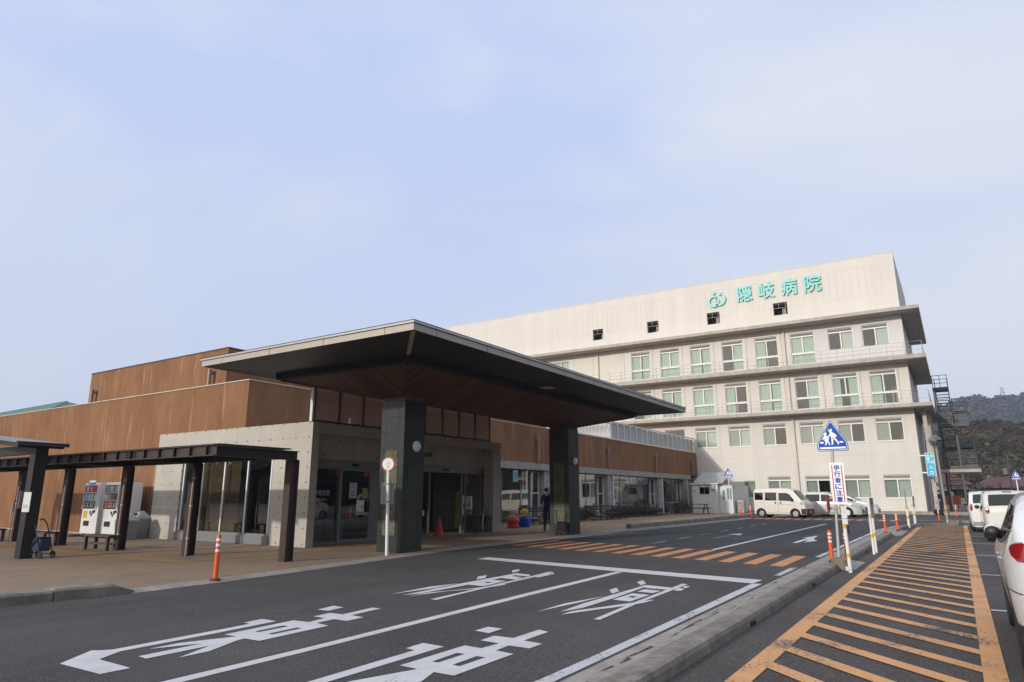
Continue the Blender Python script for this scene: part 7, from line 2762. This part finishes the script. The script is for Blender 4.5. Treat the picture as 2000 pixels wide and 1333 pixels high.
house('smaller house with a red roof half hidden behind the escape stair', -1.6, 118, 6.0, 7, 2.9, 1.7, 'beige_inner_wall', 'red_roof', R(-4))

def pole_(label, x, y, h, arms):
    P = thing('utility_pole', label, 'utility pole', (x, y, gz(y)), 0, 'utility poles beyond the car park')
    mb = MB()
    mb.cyl((x, y, gz(y)), (x, y, h), 0.16, 0.11, n=10)
    mb.build('pole', 'grey_wall', P, smooth=True)
    mb = MB()
    for z in arms:
        mb.box(x - 0.9, x + 0.9, y - 0.05, y + 0.05, z, z + 0.09)
        for d in (-0.8, -0.3, 0.3, 0.8):
            mb.cyl((x + d, y, z + 0.09), (x + d, y, z + 0.3), 0.05, n=6)
    mb.build('cross_arm', 'grey_wall', P)
    mb = MB()
    mb.cyl((x - 0.4, y, arms[-1] - 1.1), (x - 0.4, y, arms[-1] - 0.3), 0.26, n=12)
    mb.build('transformer', 'pale_grey_plastic', P, smooth=True)
    return P
pole_('grey utility pole with cross arms and a transformer in front of the wooded hill', 5.85, 110, 6.9, (6.2, 5.5))
pole_('thinner utility pole left of the pole with the transformer', 4.5, 125, 6.0, (5.6, 5.0))
# lattice pylon on the ridge
PY_ = thing('pylon', 'small lattice power pylon on the ridge of the far hill', 'pylon', (35.5, 600, 64))
mb = MB()
zb, zt = 64.0, 79.5
def leg_at(t):
    return 2.6 * (1 - t) + 0.35 * t
N_ = 8
for k in range(N_):
    a, b = k / N_, (k + 1) / N_
    ra, rb = leg_at(a), leg_at(b)
    za, zc = zb + (zt - zb) * a, zb + (zt - zb) * b
    for sx, sy in ((1, 1), (1, -1), (-1, -1), (-1, 1)):
        mb.bar((35.5 + sx * ra, 600 + sy * ra, za), (35.5 + sx * rb, 600 + sy * rb, zc), 0.22)
        mb.bar((35.5 + sx * ra, 600 + sy * ra, za), (35.5 - sx * rb, 600 + sy * rb, zc), 0.14)
for z in (73, 75.5, 78):
    mb.bar((32.9, 600, z), (38.1, 600, z), 0.2)
mb.build('lattice', 'grey_plastic', PY_)

# orange safety nets and a fence behind the stair
FN = thing('site_fence', 'orange safety net fence behind the escape stair', 'fence', (0.5, 82, gz(70)))
mb = MB()
for x in [-2.5 + 0.9 * k for k in range(8)]:
    mb.bar((x, 82, 0.2), (x, 82, 1.9), 0.06)
mb.build('post', 'grey_plastic', FN)
mb = MB()
r2 = random.Random(3)
for k in range(7):
    x = -2.5 + 0.9 * k
    if k % 4 == 3: continue
    mb.grid(lambda u, v: (u, 82.05 + 0.03 * math.sin(9 * u), v), [x + 0.08 + 0.1 * i for i in range(8)], [0.75, 1.2, 1.65])
mb.build('net', 'orange_net', FN)
WF = thing('white_fence', 'low white slatted fence beyond the far car', 'fence', (2.0, 76, gz(70)))
mb = MB()
for k in range(44):
    mb.box(0.4 + 0.16 * k, 0.5 + 0.16 * k, 76, 76.03, 0.3, 1.5)
mb.box(0.3, 7.5, 76.031, 76.07, 0.5, 0.58)
mb.box(0.3, 7.5, 76.031, 76.07, 1.2, 1.28)
mb.build('slats', 'pale_grey_plastic', WF)

def bare_tree(label, x, y, h, seed, group='bare trees beyond the car park'):
    rnd = random.Random(seed)
    T = thing('bare_tree', label, 'tree', (x, y, gz(y)), 0, group)
    br = MB()
    def grow(p, d, L_, r, depth, mbx):
        q = p + d * L_
        mbx.cyl(p, q, r, r * 0.7, n=5 if depth > 1 else 3, caps=False)
        if depth == 0: return
        for _ in range(3):
            nd = (d + Vector((rnd.uniform(-0.7, 0.7), rnd.uniform(-0.7, 0.7), rnd.uniform(-0.1, 0.5)))).normalized()
            grow(q, nd, L_ * rnd.uniform(0.6, 0.8), r * 0.6, depth - 1, crown if depth <= 3 else mbx)
    crown = MB()
    grow(Vector((x, y, gz(y))), Vector((0, 0, 1)), h * 0.28, h * 0.022, 4, br)
    br.build('trunk', 'twig', T)
    crown.build('crown', 'twig', T)
    return T
for i, (x, y, h, lb) in enumerate(((3.4, 88, 3.4, 'bare tree left of the red roofed house, just above the second white car'), (5.0, 84, 3.0, 'bare tree before the middle of the red roofed house'), (6.6, 86, 3.2, 'bare tree beneath the blue crossing sign at the right edge'),
                                   (8.6, 90, 3.6, 'bare tree at the right edge beyond the nearest car'), (-0.2, 90, 3.0, 'bare tree seen through the legs of the escape stair'), (2.2, 95, 3.6, 'bare tree just right of the escape stair foot'))):
    bare_tree(lb, x, y, h, 20 + i)

# wooded hills: terrain and one mass of trees on each
def hill(name, y0, y1, x0, x1, zf):
    mb = MB()
    us = [x0 + (x1 - x0) * i / 40 for i in range(41)]
    vs_ = [y0 + (y1 - y0) * j / 14 for j in range(15)]
    mb.grid(lambda u, v: (u, v, zf(u, v)), us, vs_)
    return struct(mb.build(name, 'hill_earth', None, smooth=True))
def zf1(x, y):
    t = min(1, max(0, (y - 170) / 90))
    t = t * t * (3 - 2 * t)
    return -0.5 + t * (16.5 + 2.2 * math.sin(x * 0.05 + 1.0) + 1.2 * math.sin(x * 0.17))
def zf2(x, y):
    t = min(1, max(0, (y - 380) / 220))
    t = t * t * (3 - 2 * t)
    return -1 + t * (62 + 3.0 * math.sin(x * 0.045 - 0.3) + 1.5 * math.sin(x * 0.13))
hill('hill', 165, 300, -110, 150, zf1)
hill('hill', 370, 700, -220, 330, zf2)
def forest(label, n, xr, yr, zf, size, palette, seed, quads):
    rs = np.random.RandomState(seed)
    tx = rs.uniform(xr[0], xr[1], n)
    ty = rs.uniform(yr[0], yr[1], n)
    tz = np.array([zf(a, b) for a, b in zip(tx, ty)])
    hh = size * rs.uniform(0.6, 1.3, n)
    patch = np.sin(tx * 0.09 + 2 * np.sin(ty * 0.05)) + np.cos(tz * 0.35 + tx * 0.04)
    pi_ = np.clip(((patch + 2) / 4 * len(palette) + rs.normal(0, 0.9, n)).astype(int), 0, len(palette) - 1)
    base = np.array(palette)[pi_] * rs.uniform(0.75, 1.25, (n, 1))
    m = quads
    d = rs.normal(0, 1, (n, m, 3))
    d /= np.linalg.norm(d, axis=2, keepdims=True)
    rad = rs.uniform(0.55, 1.0, (n, m, 1)) ** 0.5
    c = d * rad * np.stack([hh * 0.42, hh * 0.42, hh * 0.55], 1)[:, None, :]
    c[:, :, 0] += tx[:, None]
    c[:, :, 1] += ty[:, None]
    c[:, :, 2] += (tz + hh * 0.55)[:, None]
    nv = d + rs.normal(0, 0.42, (n, m, 3))                          # leaves face roughly outward from their crown
    nv[:, :, 2] += 0.3
    nv /= np.linalg.norm(nv, axis=2, keepdims=True)
    a = np.cross(nv, rs.normal(0, 1, (n, m, 3)))
    a /= np.linalg.norm(a, axis=2, keepdims=True)
    b = np.cross(nv, a)
    s = (hh * 0.12)[:, None, None] * rs.uniform(0.6, 1.4, (n, m, 1))
    q = np.stack([c - a * s, c + b * s * 0.8, c + a * s, c - b * s * 0.8], 2).reshape(-1, 3)
    nf = n * m
    me = bpy.data.meshes.new('forest')
    me.vertices.add(nf * 4)
    me.vertices.foreach_set('co', q.astype(np.float32).ravel())
    me.loops.add(nf * 4)
    me.loops.foreach_set('vertex_index', np.arange(nf * 4, dtype=np.int32))
    me.polygons.add(nf)
    me.polygons.foreach_set('loop_start', np.arange(0, nf * 4, 4, dtype=np.int32))
    me.polygons.foreach_set('loop_total', np.full(nf, 4, dtype=np.int32))
    at = me.color_attributes.new('leaf_colour', 'FLOAT_COLOR', 'POINT')
    cl = np.ones((nf * 4, 4), np.float32)
    cl[:, :3] = np.repeat(base, m * 4, 0) * np.repeat(rs.uniform(0.8, 1.2, (nf, 1)), 4, 0)
    at.data.foreach_set('color', cl.ravel())
    me.update()
    me.validate()
    me.materials.append(MATS['forest_leaves'])
    o = bpy.data.objects.new('forest', me)
    col.objects.link(o)
    return tag(o, label, 'forest', kind='stuff')
m, nt, b = nodes('forest_leaves')
at_ = N(nt, 'ShaderNodeAttribute', attribute_name='leaf_colour')
nt.nodes.remove(b)
_d, _t, _m = N(nt, 'ShaderNodeBsdfDiffuse'), N(nt, 'ShaderNodeBsdfTranslucent'), N(nt, 'ShaderNodeMixShader', {0: 0.3})
nt.links.new(at_.outputs['Color'], _d.inputs[0])
nt.links.new(at_.outputs['Color'], _t.inputs[0])
nt.links.new(_d.outputs[0], _m.inputs[1])
nt.links.new(_t.outputs[0], _m.inputs[2])
nt.links.new(_m.outputs[0], nt.nodes['Material Output'].inputs[0])
forest('mixed brown, olive and dark green woodland covering the near hill', 3000, (-30, 70), (172, 262), zf1, 4.2,
       [(0.058, 0.055, 0.026), (0.100, 0.080, 0.034), (0.122, 0.094, 0.040), (0.112, 0.070, 0.040), (0.090, 0.054, 0.038), (0.068, 0.064, 0.030)], 3, 90)
forest('dark conifer woodland on the far ridge', 2200, (-50, 130), (420, 640), zf2, 8.0,
       [(0.078, 0.090, 0.092), (0.094, 0.095, 0.102), (0.104, 0.100, 0.104), (0.086, 0.095, 0.094)], 4, 60)  # bluish grey of distant haze put into these leaf colours
# trees across the road and behind the camera, mirrored in the glazing
forest('row of dark trees far to the right of the car park', 520, (46, 74), (-40, 320), lambda x, y: gz(y), 18.0, [(0.030, 0.036, 0.020), (0.055, 0.048, 0.030), (0.045, 0.040, 0.034)], 6, 90)
forest('row of dark trees behind the viewpoint across the street', 520, (-360, 70), (-104, -84), lambda x, y: gz(y), 10.0, [(0.030, 0.036, 0.020), (0.055, 0.048, 0.030), (0.045, 0.040, 0.034)], 7, 90)

# ------------------------------------------------------------------ the air: one closed box of thin, even haze
hm = bpy.data.materials.new('thin_haze')
hm.use_nodes = True
hm.node_tree.nodes.clear()
_o = N(hm.node_tree, 'ShaderNodeOutputMaterial')
_v = N(hm.node_tree, 'ShaderNodeVolumePrincipled', {'Color': (0.80, 0.87, 1.0, 1), 'Density': 0.00055, 'Anisotropy': 0.2})
hm.node_tree.links.new(_v.outputs[0], _o.inputs['Volume'])
MATS['thin_haze'] = hm
mb = MB()
mb.box(-760, 760, -460, 1160, -4.0, 84.0)
tag(mb.build('haze', 'thin_haze', None), 'thin bluish haze filling the air towards the far hills', 'haze', kind='stuff')
